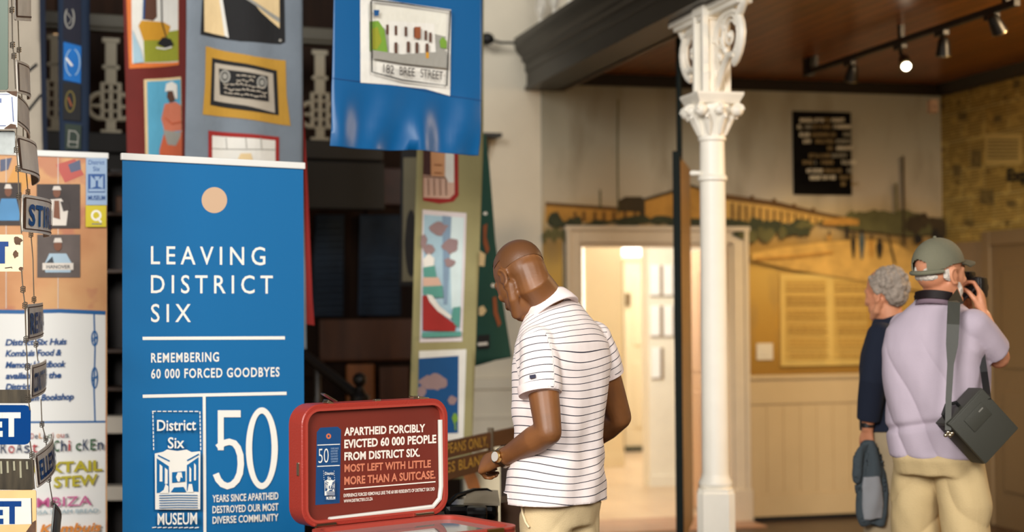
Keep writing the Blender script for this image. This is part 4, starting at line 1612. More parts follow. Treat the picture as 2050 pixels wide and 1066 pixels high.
# dark red quilt with two sewn pictures
o, s = quilt('hanging_quilt', 'dark red quilt with an orange-edged patch and a turbaned figure patch', (300, 200), 7.8, 24,
             [(250, 700), (254, 320), (244, -190), (372, -190), (374, 150), (378, 320), (374, 700)], Q_RED, folds(0.010, 0.26, 2.1, 0.01))
art = Art(s, base=0.004)
art.poly([(251, -60), (358, -60), (358, 130), (300, 136), (258, 138)], Q_ORG)
art.poly([(262, -56), (357, -56), (357, 124), (264, 128)], Q_WHT)
art.poly([(286, 70), (357, 60), (357, 122), (288, 126)], Q_LIME)
art.poly([(276, 52), (282, 42), (328, 44), (342, 52), (338, 66), (326, 80), (286, 82)], Q_MUST)
art.poly([(286, -30), (312, -30), (314, 34), (306, 42), (288, 40)], Q_BRN)
art.line([(288, -30), (286, 40)], 4, Q_BLU)
art.line([(322, -30), (324, 44), (334, 78)], 2.4, Q_BLK)
art.poly([(314, 88), (326, 74), (342, 78), (348, 90), (332, 96)], Q_BLK)
art.line([(312, 96), (330, 98), (344, 94)], 3, Q_WHT)
art.poly([(264, 60), (280, 100), (286, 126), (266, 128)], Q_LBL)
art.build('orange_edged_patch', o)
art = Art(s, base=0.004)
art.poly([(287, 160), (362, 154), (366, 420), (292, 420)], Q_SAND)
art.poly([(293, 164), (361, 159), (364, 414), (297, 414)], Q_SKY)
art.poly([(330, 208), (352, 204), (362, 212), (363, 262), (330, 264), (323, 238)], Q_PINK)
art.poly([(328, 268), (364, 264), (364, 414), (318, 414), (319, 300)], cl('coral', (196, 96, 62)))
art.poly([(326, 260), (362, 266), (360, 276), (352, 292), (336, 290)], Q_GRY)
art.poly([(336, 178), (350, 178), (350, 202), (340, 206), (334, 194)], Q_BRN)
art.poly([(330, 184), (333, 168), (344, 163), (354, 170), (355, 198), (350, 198), (346, 182), (336, 182)], Q_WHT)
art.line([(330, 236), (344, 248), (362, 244)], 3, cl('coral', (196, 96, 62)))
art.build('turban_figure_patch', o)

# narrow navy quilt
o, s = quilt('hanging_quilt', 'narrow navy quilt of dark emblem squares with one bright blue square', (140, 200), 8.0, 20,
             [(118, 420), (120, 300), (117, 150), (116, -190), (180, -190), (180, 150), (178, 300), (180, 420)], Q_NAVY, folds(0.007, 0.2, 0.2, 0.01))
art = Art(s, base=0.004)
art.poly([(127, -20), (162, -20), (162, 90), (126, 78)], cl('ink_navy', (14, 16, 34)))
art.ring(139, 36, 10, 22, 2.4, Q_GRY, 20, -0.95, 4.1)
art.line([(134, 26), (144, 40), (136, 50)], 1.6, Q_GRY)
art.poly([(127, 84), (162, 94), (161, 168), (127, 160)], cl('bright_blue', (10, 98, 174)))
art.ring(145, 126, 15, 28, 1.8, Q_LBL, 22, -1.3, 1.2)
art.ring(145, 126, 15, 28, 1.8, Q_LBL, 22, 1.8, 4.4)
art.poly([(130, 117), (134, 116), (146, 132), (142, 134)], Q_WHT)
art.poly([(126, 166), (161, 170), (161, 244), (126, 240)], Q_BLK)
art.ring(140, 204, 10, 22, 3, cl('dull_gold', (104, 92, 40)), 20)
art.line([(136, 196), (143, 214)], 3, Q_RUST)
art.poly([(130, 248), (162, 252), (161, 300), (130, 300)], cl('dark_sage', (40, 52, 44)))
art.line([(136, 262), (150, 264), (156, 272), (154, 296), (136, 294), (138, 264)], 2, Q_GRY)
art.line([(137, 284), (155, 286)], 2, Q_GRY)
art.build('emblem_squares', o)

# the pale cloth at the edge, with black strokes, and its dark blue border
o, s = quilt('hanging_quilt', 'pale grey cloth with two black strokes behind the tower of street signs', (60, 150), 8.3, 20,
             [(-140, 420), (-140, -190), (76, -190), (80, 100), (86, 300), (90, 420)], Q_CREAM, folds(0.01, 0.3, 0.0, 0.012))
art = Art(s, base=0.004)
art.line([(48, 150), (74, 129)], 6, Q_BLK)
art.build('black_stroke', o)
art = Art(s, base=0.004)
art.line([(56, 222), (82, 190)], 5.5, Q_BLK)
art.build('black_stroke', o)
art = Art(s, base=0.003)
art.poly([(77, -180), (88, -180), (92, 150), (98, 420), (89, 420), (84, 260), (80, 100)], cl('dark_border', (12, 26, 48)))
art.build('blue_border', o)

# olive quilt beside the plaster
o, s = quilt('hanging_quilt', 'olive green quilt with sewn pictures, hanging beside the white plaster', (950, 500), 8.0, 24,
             [(816, 960), (820, 800), (834, 300), (836, -190), (968, -190), (966, 300), (962, 420), (950, 760), (944, 960)], Q_OLV, folds(0.008, 0.35, 0.7, 0.008))
art = Art(s, base=0.003)
art.poly([(846, 230), (916, 230), (918, 392), (908, 404), (880, 408), (846, 402)], Q_CRIM)
art.poly([(846, 230), (908, 230), (910, 388), (900, 398), (847, 396)], cl('blush', (206, 170, 150)))
art.poly([(860, 240), (890, 240), (890, 354), (862, 352)], cl('peach', (204, 150, 106)))
art.poly([(846, 240), (860, 240), (862, 352), (846, 350)], cl('plum', (66, 36, 34)))
art.poly([(892, 240), (908, 240), (908, 366), (898, 366), (891, 352)], Q_WHT)
art.line([(847, 354), (892, 356)], 2, Q_BRN)
for x in (856, 868, 880, 892):
    art.line([(x, 358), (x + 1, 392)], 1.5, Q_BRN)
for y in (330, 346):
    art.line([(868, y), (884, y + 1)], 1.5, Q_RUST)
art.build('red_edged_patch', o)
art = Art(s, base=0.003)
art.poly([(845, 420), (933, 427), (926, 684), (838, 686)], cl('lilac_white', (216, 206, 206)))
art.poly([(848, 430), (928, 436), (921, 672), (842, 674)], Q_LBL)
art.poly([(900, 434), (928, 436), (922, 620), (904, 618)], cl('ice', (206, 222, 222)))
art.poly([(886, 432), (904, 434), (896, 610), (888, 610)], cl('dusk_blue', (126, 150, 172)))
for cx, cy, rx, ry in ((879, 458, 18, 13), (903, 494, 16, 14), (899, 526, 11, 10), (858, 500, 12, 10), (846, 486, 7, 16)):
    random.seed(int(cx))
    art.poly(blob(cx, cy, rx, ry, 14, 0.28), Q_MAUVE)
art.poly([(844, 520), (856, 508), (868, 518), (866, 540), (846, 544)], Q_WHT)
art.poly([(844, 536), (868, 532), (872, 556), (846, 562)], Q_TEAL)
art.poly([(843, 556), (876, 556), (884, 576), (844, 580)], cl('blush', (206, 170, 150)))
art.poly([(843, 574), (884, 572), (886, 596), (856, 596), (843, 588)], Q_TEAL)
art.poly([(842, 592), (852, 592), (866, 616), (890, 636), (912, 650), (910, 664), (842, 662)], Q_CRIM)
art.poly([(850, 590), (862, 592), (878, 614), (904, 634), (900, 640), (874, 624), (856, 604)], Q_WHT)
art.poly([(906, 616), (920, 614), (918, 656), (908, 650), (902, 634)], Q_TEAL)
art.poly([(840, 666), (922, 664), (921, 674), (840, 676)], Q_TEAL)
art.build('street_scene_patch', o)
art = Art(s, base=0.003)
art.poly([(837, 703), (934, 700), (928, 900), (832, 900)], Q_WHT)
art.poly([(836, 718), (919, 713), (918, 868), (834, 870)], Q_BLU)
random.seed(5)
art.poly(blob(866, 766, 28, 16, 20, 0.2), Q_MAUVE)
art.poly(blob(842, 784, 8, 14, 12, 0.2), Q_MAUVE)
art.poly(blob(906, 802, 10, 8, 12, 0.2), Q_MAUVE)
art.line([(910, 830), (912, 862)], 3, Q_DGRN)
art.poly(blob(911, 838, 6, 10, 12, 0.2), Q_DGRN)
art.build('blue_patch', o)

# bottle green cloth behind the olive quilt
o, s = quilt('hanging_quilt', 'dark green cloth with rust brown leaf shapes against the white plaster', (985, 600), 8.7, 20,
             [(925, 740), (938, 300), (930, -190), (958, -190), (962, 262), (972, 272), (978, 330), (990, 480), (1006, 600), (1026, 716), (990, 722), (956, 733)], Q_GRN, folds(0.014, 0.3, 1.0, 0.008))
art = Art(s, base=0.004)
for pts in ([(966, 452), (974, 448), (972, 474), (978, 500), (972, 510), (966, 486)], [(984, 596), (992, 594), (994, 624), (1002, 648), (996, 656), (986, 628)]):
    art.poly(pts, Q_RUST)
    art.build('rust_leaf', o)
    art = Art(s, base=0.004)
art.ell(970, 428, 4, 3.5, Q_WHT, 12)
art.ell(985, 572, 4, 4, Q_WHT, 12)
art.poly([(956, 500), (970, 510), (968, 534), (956, 532)], Q_SAND)
art.poly([(958, 616), (966, 612), (972, 622), (966, 632), (958, 632)], Q_SAND)
art.poly([(956, 672), (978, 670), (978, 698), (956, 700)], Q_BLK)
art.line([(956, 690), (974, 688)], 6, Q_WHT)
art.build('sewn_scraps', o)

# ---- dark end: dim framed cloths and the stair
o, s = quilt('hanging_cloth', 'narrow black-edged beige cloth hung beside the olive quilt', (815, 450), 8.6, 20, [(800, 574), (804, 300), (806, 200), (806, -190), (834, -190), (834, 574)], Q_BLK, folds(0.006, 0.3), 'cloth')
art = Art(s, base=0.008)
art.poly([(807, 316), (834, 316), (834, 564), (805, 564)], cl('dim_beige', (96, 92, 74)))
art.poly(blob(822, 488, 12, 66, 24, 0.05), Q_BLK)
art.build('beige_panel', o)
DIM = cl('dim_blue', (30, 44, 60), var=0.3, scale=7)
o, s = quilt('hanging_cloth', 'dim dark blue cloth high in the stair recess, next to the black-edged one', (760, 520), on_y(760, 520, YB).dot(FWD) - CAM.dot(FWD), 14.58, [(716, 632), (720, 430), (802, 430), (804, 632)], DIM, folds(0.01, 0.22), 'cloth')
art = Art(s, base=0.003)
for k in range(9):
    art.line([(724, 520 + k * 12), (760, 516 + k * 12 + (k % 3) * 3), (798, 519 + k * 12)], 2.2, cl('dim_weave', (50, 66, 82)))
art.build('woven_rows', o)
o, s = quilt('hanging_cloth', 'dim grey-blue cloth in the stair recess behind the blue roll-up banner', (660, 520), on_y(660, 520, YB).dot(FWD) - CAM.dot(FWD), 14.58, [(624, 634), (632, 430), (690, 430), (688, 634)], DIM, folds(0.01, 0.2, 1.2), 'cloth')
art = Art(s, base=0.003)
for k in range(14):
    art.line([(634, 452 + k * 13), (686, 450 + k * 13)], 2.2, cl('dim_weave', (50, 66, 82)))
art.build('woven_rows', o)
A, B = on_y(716, 335, YB - 0.02), on_y(806, 412, YB - 0.02)
bm = bmesh.new()
box(bm, (A.x, YB - 0.02, B.z), (B.x, YB + 0.018, A.z), bev=0.012)
tag(mesh_obj('mounted_wood_panel', bm, mat('red_brown_wood', (58, 26, 14), 0.5, var=0.3)), 'dim red-brown wooden panel high on the dark wall above the blue cloth', 'panel')
LITWOOD = mat('lit_orange_wood', (142, 80, 24), 0.5, var=0.25, scale=3, stretch=(5, 5, 0.6))  # orange tone stands in for light falling on the brown wall wood
for x0, y0, x1, y1, lb in ((694, 730, 752, 1010, 'wooden panel with light put into its orange-brown colour, behind the newel post'), (640, 640, 832, 722, 'long brown wooden panel under the dim hung cloths'), (760, 735, 822, 1010, 'brown wooden panel between newel post and olive quilt')):
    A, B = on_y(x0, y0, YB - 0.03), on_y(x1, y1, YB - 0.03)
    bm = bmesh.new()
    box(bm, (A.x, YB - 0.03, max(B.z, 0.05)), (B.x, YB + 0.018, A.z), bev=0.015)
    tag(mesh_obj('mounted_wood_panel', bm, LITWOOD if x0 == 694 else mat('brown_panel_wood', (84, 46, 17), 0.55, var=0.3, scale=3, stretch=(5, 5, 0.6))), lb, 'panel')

DKW = mat('turned_dark_wood', (24, 16, 11), 0.35)
DS = 9.0
o = thing('stair_handrail', 'dark wooden stair rail with turned newel post and ball finial', 'stair rail', at(720, 900, DS))
nb = at(720, 800, DS)
bm = bmesh.new()
zz = lambda y: at(720, y, DS).z
lathe(bm, [(0.055, 0.0), (0.055, zz(835)), (0.045, zz(828)), (0.03, zz(815)), (0.055, zz(808)), (0.058, zz(794)), (0.03, zz(785)), (0.026, zz(778)), (0.02, zz(774))], (nb.x, nb.y, 0), 20)
np_ = mesh_obj('newel_post', bm, DKW, o, True)
bm = bmesh.new()
ball(bm, (nb.x, nb.y, zz(761)), 0.041, seg=20)
mesh_obj('ball_finial', bm, DKW, np_, True)
bm = bmesh.new()
A, B = at(596, 700, DS + 0.3), at(716, 794, DS)
A2 = B + (A - B) * 1.9
tube(bm, [A2, B], 0.032, 10)
mesh_obj('handrail', bm, DKW, o, True)
for k, x in enumerate((636, 590)):
    c_ = at(x, 800, DS + 0.08)
    f = (x - 716) / (596 - 716)
    top = B + (A - B) * f
    bm = bmesh.new()
    lathe(bm, [(0.018, 0.05), (0.03, 0.3), (0.018, 0.6), (0.026, top.z - 0.3), (0.04, top.z - 0.24), (0.022, top.z - 0.18), (0.022, top.z)], (top.x, top.y, 0), 12)
    mesh_obj('baluster', bm, DKW, o, True)

# white iron balusters between dark rails, high in the gloom
DB = 9.2
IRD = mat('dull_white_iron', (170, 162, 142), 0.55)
p0, p1 = at(60, 40, DB), at(700, 75, DB + 0.75)
o = thing('stair_balustrade', 'dark-railed balustrade with white pierced iron balusters high behind the quilts', 'balustrade', (p0.x, p0.y, 0))
dv = V3((p1.x - p0.x, p1.y - p0.y, 0)).normalized()
ln = V3((p1.x - p0.x, p1.y - p0.y, 0)).length
mt = Matrix((dv, V3((-dv.y, dv.x, 0)), V3((0, 0, 1)))).transposed().to_4x4()
mt.translation = V3((p0.x, p0.y, 0))
zt_, zb_ = at(225, 55, DB).z, at(225, 255, DB).z
bm = bmesh.new()
box(bm, (-1.2, -0.06, zt_ + 0.02), (ln + 0.2, 0.06, zt_ + 0.10), mtx=mt, bev=0.01)
box(bm, (-1.2, -0.045, zt_), (ln + 0.2, 0.045, zt_ + 0.02), mtx=mt, bev=0.006)
mesh_obj('top_rail', bm, mat('rail_lit_grey', (84, 80, 68), 0.5), o)  # dark rail, the light on its top put into the grey colour
bm = bmesh.new()
box(bm, (-1.2, -0.07, zb_ - 0.14), (ln + 0.2, 0.07, zb_ - 0.02), mtx=mt, bev=0.01)
mesh_obj('bottom_rail', bm, mat('rail_black', (22, 20, 18), 0.5), o)
bm = bmesh.new()
box(bm, (-1.2, -0.09, zb_ - 0.45), (ln + 0.2, 0.03, zb_ - 0.15), mtx=mt, bev=0.01)
mesh_obj('fascia', bm, mat('rail_slate', (17, 16, 14), 0.6), o)
for px_ in (112, 222, 640):
    q = mt.inverted() @ on_plane(px_, 150, p0, V3((-dv.y, dv.x, 0)))
    u = q.x
    H = zt_ - zb_
    bm = bmesh.new()
    b_ = lambda x0, z0, x1, z1: box(bm, (u + x0, -0.012, zb_ - 0.02 + z0 * H), (u + x1, 0.012, zb_ - 0.02 + z1 * H), mtx=mt, bev=0.003)
    b_(-0.06, 0.0, 0.06, 0.04)
    b_(-0.028, 0.04, 0.028, 0.13)
    b_(-0.05, 0.93, 0.05, 0.98)
    b_(-0.032, 0.52, 0.032, 0.95)
    b_(-0.05, 0.66, 0.05, 0.70)
    for x in (-0.062, -0.012, 0.038):
        b_(x, 0.13, x + 0.024, 0.52)
    for z in (0.13, 0.22, 0.32, 0.42, 0.50):
        b_(-0.062, z, 0.062, z + 0.025)
    for sx in (-1, 1):
        pts = [mt @ V3((u + sx * (0.055 + 0.075 * math.sin(t)), 0, zb_ - 0.02 + (0.28 - 0.13 * math.cos(t)) * H)) for t in [i * PI / 10 for i in range(11)]]
        tube(bm, pts, 0.015, 8)
        tube(bm, [mt @ V3((u + sx * 0.055, 0, zb_ - 0.02 + 0.28 * H)), mt @ V3((u + sx * 0.13, 0, zb_ - 0.02 + 0.28 * H))], 0.012, 6)
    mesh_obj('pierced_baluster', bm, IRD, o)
# small amber lamp in the gloom
bm = bmesh.new()
A = on_y(111, 77, YB - 0.05)
ball(bm, A, (0.03, 0.025, 0.03), seg=12)
AMB = bpy.data.materials.new('amber_glow')
AMB.use_nodes = True
AMB.node_tree.nodes['Principled BSDF'].inputs['Emission Color'].default_value = (1.0, 0.5, 0.1, 1)
AMB.node_tree.nodes['Principled BSDF'].inputs['Emission Strength'].default_value = 0.8
o = thing('wall_lamp_mount', 'tiny amber wall lamp glowing behind the narrow navy quilt', 'lamp', (A.x, YB, A.z))
mesh_obj('bulb', bm, AMB, o, True)
bm = bmesh.new()
box(bm, (A.x - 0.02, YB - 0.035, A.z - 0.05), (A.x + 0.02, YB + 0.02, A.z - 0.02))
mesh_obj('lamp_bracket', bm, BLACK, o)

# dark shelving between the two roll-ups, with two white boards
DH = 8.6
o = thing('open_shelf_unit', 'dark wooden shelving with two white boards between the roll-up banners', 'shelving', at(230, 1000, DH))
A, B = at(186, 330, DH), at(282, 330, DH)
dv = V3((B.x - A.x, B.y - A.y, 0)).normalized()
ln = (V3((B.x - A.x, B.y - A.y, 0))).length
mt = Matrix((dv, V3((-dv.y, dv.x, 0)), V3((0, 0, 1)))).transposed().to_4x4()
mt.translation = V3((A.x, A.y, 0))
SHW = mat('shelf_wood', (58, 36, 19), 0.55, var=0.3)
for x in (0, ln):
    bm = bmesh.new()
    box(bm, (x - 0.015, 0, 0), (x + 0.015, 0.3, A.z), mtx=mt)
    mesh_obj('side_panel', bm, SHW, o)
bm = bmesh.new()
box(bm, (0, 0.29, 0), (ln, 0.3, A.z), mtx=mt)
mesh_obj('back_panel', bm, mat('shelf_dark', (24, 15, 10), 0.6, var=0.3), o)
for y in (345, 425, 540, 700, 776):
    z = at(230, y, DH).z
    bm = bmesh.new()
    box(bm, (0.015, 0.0, z - 0.02), (ln - 0.015, 0.29, z), mtx=mt, bev=0.004)
    mesh_obj('shelf', bm, SHW, o)
bm = bmesh.new()
z = at(230, 390, DH).z
box(bm, (0.1, 0.1, at(230, 425, DH).z), (0.2, 0.2, z), mtx=mt, bev=0.01)
mesh_obj('shelf_box', bm, mat('shelf_box_brown', (110, 66, 30), 0.5), o)
for y0, y1 in ((833, 867), (972, 1000)):
    bm = bmesh.new()
    box(bm, (-0.05, -0.03, at(230, y1, DH).z), (ln + 0.05, 0.1, at(230, y0, DH).z), mtx=mt, bev=0.006)
    w_ = mesh_obj('white_board', bm, mat('shelf_white', (222, 214, 200), 0.5), o)
# ================================================================== red suitcase on its stand
LINING = mat('lining_dark_red', (108, 34, 20), 0.55, var=0.08, scale=4)
SHELL = mat('suitcase_red', (154, 48, 37), 0.38, bump=0.15, bscale=180)
SHELL_IN = mat('rim_red', (164, 60, 47), 0.45)
CHROME = mat('chrome', (200, 190, 170), 0.2, 1.0)
PERSPEX = mat('perspex_edge', (206, 204, 196), 0.25)
LETTER_W, LETTER_P = mat('print_cream', (240, 226, 214), 0.5), mat('print_salmon', (204, 122, 92), 0.5)
S0 = at(604, 812, 4.75)
S1 = on_z(897, 797, S0.z)
SU = (S1 - S0).normalized()
SW = (S1 - S0).length
SN = V3((SU.y, -SU.x, 0))           # towards the viewer's right, over the tray
if SN.dot(CAM - S0) < 0:
    SN = -SN
SH = S0.z - at(604, 1060, 4.75).z
ZR = S0.z - SH                       # rim height of the open case
su = thing('suitcase', 'open red suitcase with white lettering inside its upright lid', 'suitcase', (S0.x + SU.x * SW / 2, S0.y + SU.y * SW / 2, ZR - 0.13))


def rrect(w, h, r, n=7):
    out = []
    for cx, cy, a0 in ((w - r, h - r, 0), (r, h - r, PI / 2), (r, r, PI), (w - r, r, 3 * PI / 2)):
        for k in range(n + 1):
            t = a0 + PI / 2 * k / n
            out.append((cx + r * math.cos(t), cy + r * math.sin(t)))
    return out


def shell(bm, P, w, h, r, wall, depth, lip=0.0):
    """open tray: outer rounded rectangle extruded by depth with a hollow of wall thickness; P(u,v,w)"""
    def inner(dw, k):
        q = rrect(w - 2 * dw, h - 2 * dw, max(r - dw, 0.01))
        return [bm.verts.new(P(a + dw, b + dw, k)) for a, b in q]
    e = 0.008
    r1, r2, r3, r4, r5 = inner(e, -depth), inner(0, -depth + e), inner(0, -0.003), inner(0.003, 0.0), inner(wall, 0.0)
    r6 = inner(wall + 0.001, -depth + 0.02)
    for a, b in ((r1, r2), (r2, r3), (r3, r4), (r4, r5), (r5, r6)):
        n = len(a)
        for i in range(n):
            bm.faces.new((a[i], a[(i + 1) % n], b[(i + 1) % n], b[i]))
    bm.faces.new(list(reversed(r1)))
    bm.faces.new(r6)


LID = lambda u, v, w: S0 + SU * u + V3((0, 0, 1)) * (v - SH) + SN * w
bm = bmesh.new()
shell(bm, LID, SW, SH, 0.062, 0.014, 0.085)
mesh_obj('lid_shell', bm, SHELL, su, True)
# bright inner lip of the lid
bm = bmesh.new()


def band(bm, P, w, h, r, d0, d1, k0, k1):
    A = [bm.verts.new(P(a + d0, b + d0, k0)) for a, b in rrect(w - 2 * d0, h - 2 * d0, r - d0)]
    B = [bm.verts.new(P(a + d1, b + d1, k0)) for a, b in rrect(w - 2 * d1, h - 2 * d1, r - d1)]
    Cc = [bm.verts.new(P(a + d1, b + d1, k1)) for a, b in rrect(w - 2 * d1, h - 2 * d1, r - d1)]
    D = [bm.verts.new(P(a + d0, b + d0, k1)) for a, b in rrect(w - 2 * d0, h - 2 * d0, r - d0)]
    n = len(A)
    for X, Y in ((A, B), (B, Cc), (Cc, D), (D, A)):
        for i in range(n):
            bm.faces.new((X[i], X[(i + 1) % n], Y[(i + 1) % n], Y[i]))


band(bm, LID, SW, SH, 0.062, 0.0135, 0.021, -0.022, 0.001)
mesh_obj('lid_rim', bm, SHELL_IN, su, True)
# printed lining board
bm = bmesh.new()
vs = rrect(SW - 0.036, SH - 0.036, 0.046)
prism(bm, [LID(a + 0.018, b + 0.018, -0.016) for a, b in vs], SN * -0.004)
mesh_obj('lining_board', bm, LINING, su)
LS = Sheet(LID(0, SH, -0.016), SU, (0, 0, 1))
art = Art(LS)
for t, x0, y0, x1, y1, h, m_ in (('APARTHEID FORCIBLY', 689, 872.5, 851, 865, 16.2, LETTER_W), ('EVICTED 60 000 PEOPLE', 689, 897.5, 873, 887, 17, LETTER_W), ('FROM DISTRICT SIX.', 689, 922, 840, 914, 16.4, LETTER_W),
                                 ('MOST LEFT WITH LITTLE', 689, 945.5, 862, 936, 15.5, LETTER_P), ('MORE THAN A SUITCASE.', 688.5, 971, 871, 958, 16.4, LETTER_P)):
    art.text(t, x0, y0, x1, y1, h, m_, bold=0.034, space=1.03)
art.line([(688, 980), (871, 965)], 2.3, LETTER_W)
art.text('EXPERIENCE FORCED REMOVALS LIKE THE 60 000 RESIDENTS OF DISTRICT SIX DID', 687, 996, 869, 982.5, 6.6, LETTER_W, bold=0.02)
art.text('WWW.DISTRICTSIX.CO.ZA', 687, 1007, 745, 1002, 6.2, LETTER_W, bold=0.02)
art.build('white_lettering', su)
art = Art(LS)
TAGB = mat('tag_blue', (10, 66, 116), 0.5)
art.poly([(631, 1012), (634, 866), (641, 857), (676, 855), (682.5, 861), (680, 1008)], TAGB)
art.ring(657.5, 874, 5, 5.4, 3, mat('tag_eyelet', (206, 110, 70), 0.5))
art.line([(635, 892), (680, 890)], 1.6, WHITEP)
art.line([(634.5, 934.5), (679.5, 932.5)], 1.6, WHITEP)
art.text('50', 637, 928, 657, 927, 28, WHITEP, bold=-0.012)
for k, t in enumerate(('YEARS SINCE', 'APARTHEID', 'DESTROYED', 'OUR MOST', 'DIVERSE', 'COMMUNITY')):
    art.text(t, 661, 900.5 + k * 5.2, 675 if k else 677, 900 + k * 5.2, 3.4, LOGOBL)
logo(art, 646, 941, 667, 1002, WHITEP, TAGB, True)
art.build('printed_tag', su)
# perspex edging along the hinge side and the far side
bm = bmesh.new()
tube(bm, [LID(SW - 0.026, SH - 0.07, -0.008), LID(SW - 0.024, 0.09, -0.008), LID(SW - 0.030, 0.05, -0.008), LID(SW - 0.058, 0.026, -0.008), LID(0.10, 0.020, -0.008)], 0.008, 8)
mesh_obj('perspex_edging', bm, PERSPEX, su, True)
# open lower case
TD = 0.375
TRAY = lambda u, v, w: V3((S0.x, S0.y, ZR)) + SU * u + SN * (v + 0.012) + V3((0, 0, 1)) * w
bm = bmesh.new()
shell(bm, TRAY, SW, TD, 0.062, 0.014, 0.125)
mesh_obj('lower_shell', bm, SHELL, su, True)
bm = bmesh.new()
band(bm, TRAY, SW, TD, 0.062, 0.0, 0.026, -0.012, 0.002)
mesh_obj('lower_rim', bm, SHELL_IN, su, True)
bm = bmesh.new()
vs = rrect(SW - 0.05, TD - 0.05, 0.045)
prism(bm, [TRAY(a + 0.025, b + 0.025, -0.014) for a, b in vs], (0, 0, 0.004))
g = NT('clear_cover')
g.b.inputs['Base Color'].default_value = lin((150, 150, 148))
g.b.inputs['Metallic'].default_value = 0.0
g.b.inputs['Roughness'].default_value = 0.03
g.b.inputs['IOR'].default_value = 2.4
g.b.inputs['Transmission Weight'].default_value = 0.25
mesh_obj('clear_cover', bm, g.m, su)
bm = bmesh.new()
prism(bm, [TRAY(a + 0.03, b + 0.03, -0.105) for a, b in rrect(SW - 0.06, TD - 0.06, 0.04)], (0, 0, 0.004))
mesh_obj('lining_floor', bm, LINING, su)
# hinges, latches, catches
for u in (0.08, SW - 0.10):
    bm = bmesh.new()
    tube(bm, [TRAY(u - 0.035, -0.008, 0.006), TRAY(u + 0.035, -0.008, 0.006)], 0.008, 8)
    mesh_obj('hinge', bm, CHROME, su, True)
for u, tilt in ((0.105, 0.5), (SW - 0.10, 0.15)):
    bm = bmesh.new()
    mt = Matrix((SU, SN, V3((0, 0, 1)))).transposed().to_4x4()
    mt.translation = LID(u, SH, -0.02)
    mt = mt @ Matrix.Rotation(tilt, 4, 'Y')
    box(bm, (-0.032, -0.012, 0.0), (0.02, 0.012, 0.004), mtx=mt @ Matrix.Translation((0, 0, 0.016 if tilt > 0.3 else 0.002)), bev=0.0015)
    box(bm, (-0.012, -0.014, -0.004), (0.03, 0.014, 0.008), mtx=mt, bev=0.002)
    mesh_obj('latch', bm, CHROME, su)
bm = bmesh.new()
mt = Matrix((SU, SN, V3((0, 0, 1)))).transposed().to_4x4()
mt.translation = LID(SW * 0.52, SH, -0.02)
box(bm, (-0.01, -0.008, -0.002), (0.01, 0.008, 0.006), mtx=mt, bev=0.002)
mesh_obj('catch', bm, CHROME, su)
bm = bmesh.new()
mt.translation = LID(0.0, SH * 0.48, -0.02)
box(bm, (-0.004, -0.006, -0.02), (0.004, 0.006, 0.02), mtx=mt, bev=0.002)
mesh_obj('catch', bm, CHROME, su)
for u in (0.10, SW - 0.11):
    bm = bmesh.new()
    mt.translation = TRAY(u, TD, 0)
    box(bm, (-0.03, -0.002, -0.05), (0.03, 0.008, 0.004), mtx=mt, bev=0.003)
    box(bm, (-0.016, 0.006, -0.036), (0.016, 0.013, -0.01), mtx=mt, bev=0.003)
    mesh_obj('latch', bm, mat('old_brass', (150, 122, 70), 0.3, 1.0), su)
bm = bmesh.new()
tube(bm, [TRAY(SW / 2 - 0.07, TD, -0.06), TRAY(SW / 2 - 0.06, TD + 0.03, -0.062), TRAY(SW / 2 + 0.06, TD + 0.03, -0.062), TRAY(SW / 2 + 0.07, TD, -0.06)], 0.010, 8)
mesh_obj('carry_handle', bm, SHELL, su, True)
# stand under the suitcase
mt.translation = V3((S0.x, S0.y, 0))
st = thing('display_plinth', 'plain dark wooden plinth carrying the red suitcase', 'plinth', (S0.x, S0.y, 0))
PLW = mat('plinth_wood', (74, 46, 26), 0.5, var=0.2, scale=3)
bm = bmesh.new()
box(bm, (0.01, 0.0, ZR - 0.125 - 0.03), (SW - 0.01, TD + 0.02, ZR - 0.1255), mtx=mt, bev=0.004)
mesh_obj('top', bm, PLW, st)
for u in (0.04, SW - 0.04):
    for v in (0.03, TD - 0.03):
        bm = bmesh.new()
        box(bm, (u - 0.02, v - 0.02, 0), (u + 0.02, v + 0.02, ZR - 0.155), mtx=mt)
        mesh_obj('leg', bm, PLW, st)

# ================================================================== the lettered bench and what lies by it
BW = mat('bench_brown', (84, 52, 26), 0.5, var=0.18, scale=3, stretch=(1, 1, 6))
BW2 = mat('bench_dark', (44, 26, 14), 0.5, var=0.2)
BORG = mat('bench_orange_leg', (150, 86, 26), 0.45, var=0.15)
BG = mat('bench_gold', (188, 148, 62), 0.5)
DBN = 6.9
p0 = at(890, 888, DBN)
p1 = on_z(1035, 857, p0.z)
if (p1 - p0).length > 1.2 or (p1 - p0).dot(FWD) < 0:
    p1 = at(1035, 857, DBN + 0.55)
    p1.z = p0.z
bu = V3((p1.x - p0.x, p1.y - p0.y, 0)).normalized()
bn = V3((bu.y, -bu.x, 0))
be = thing('wooden_bench', 'brown wooden bench with gold lettering on its back boards, behind the red suitcase', 'bench', (p0.x, p0.y, 0))
mtb = Matrix((bu, bn, V3((0, 0, 1)))).transposed().to_4x4()
mtb.translation = V3((p0.x, p0.y, 0))
BS = Sheet(p0 + bn * 0.0, bu, (0, 0, 1))
LB = (V3((p1.x, p1.y, 0)) - V3((p0.x, p0.y, 0))).length
zb = [BS.uv(900, y)[1] + p0.z for y in (884, 918, 922, 962)]
ends = BS.uv(992, 880)[0]
for k, (z1, z0) in enumerate(((zb[0], zb[1]), (zb[2], zb[3]))):
    bm = bmesh.new()
    box(bm, (-0.75, -0.022, z0), (ends if k else LB + 0.06, 0.0, z1), mtx=mtb, bev=0.004)
    mesh_obj('back_board', bm, BW, be)
bm = bmesh.new()
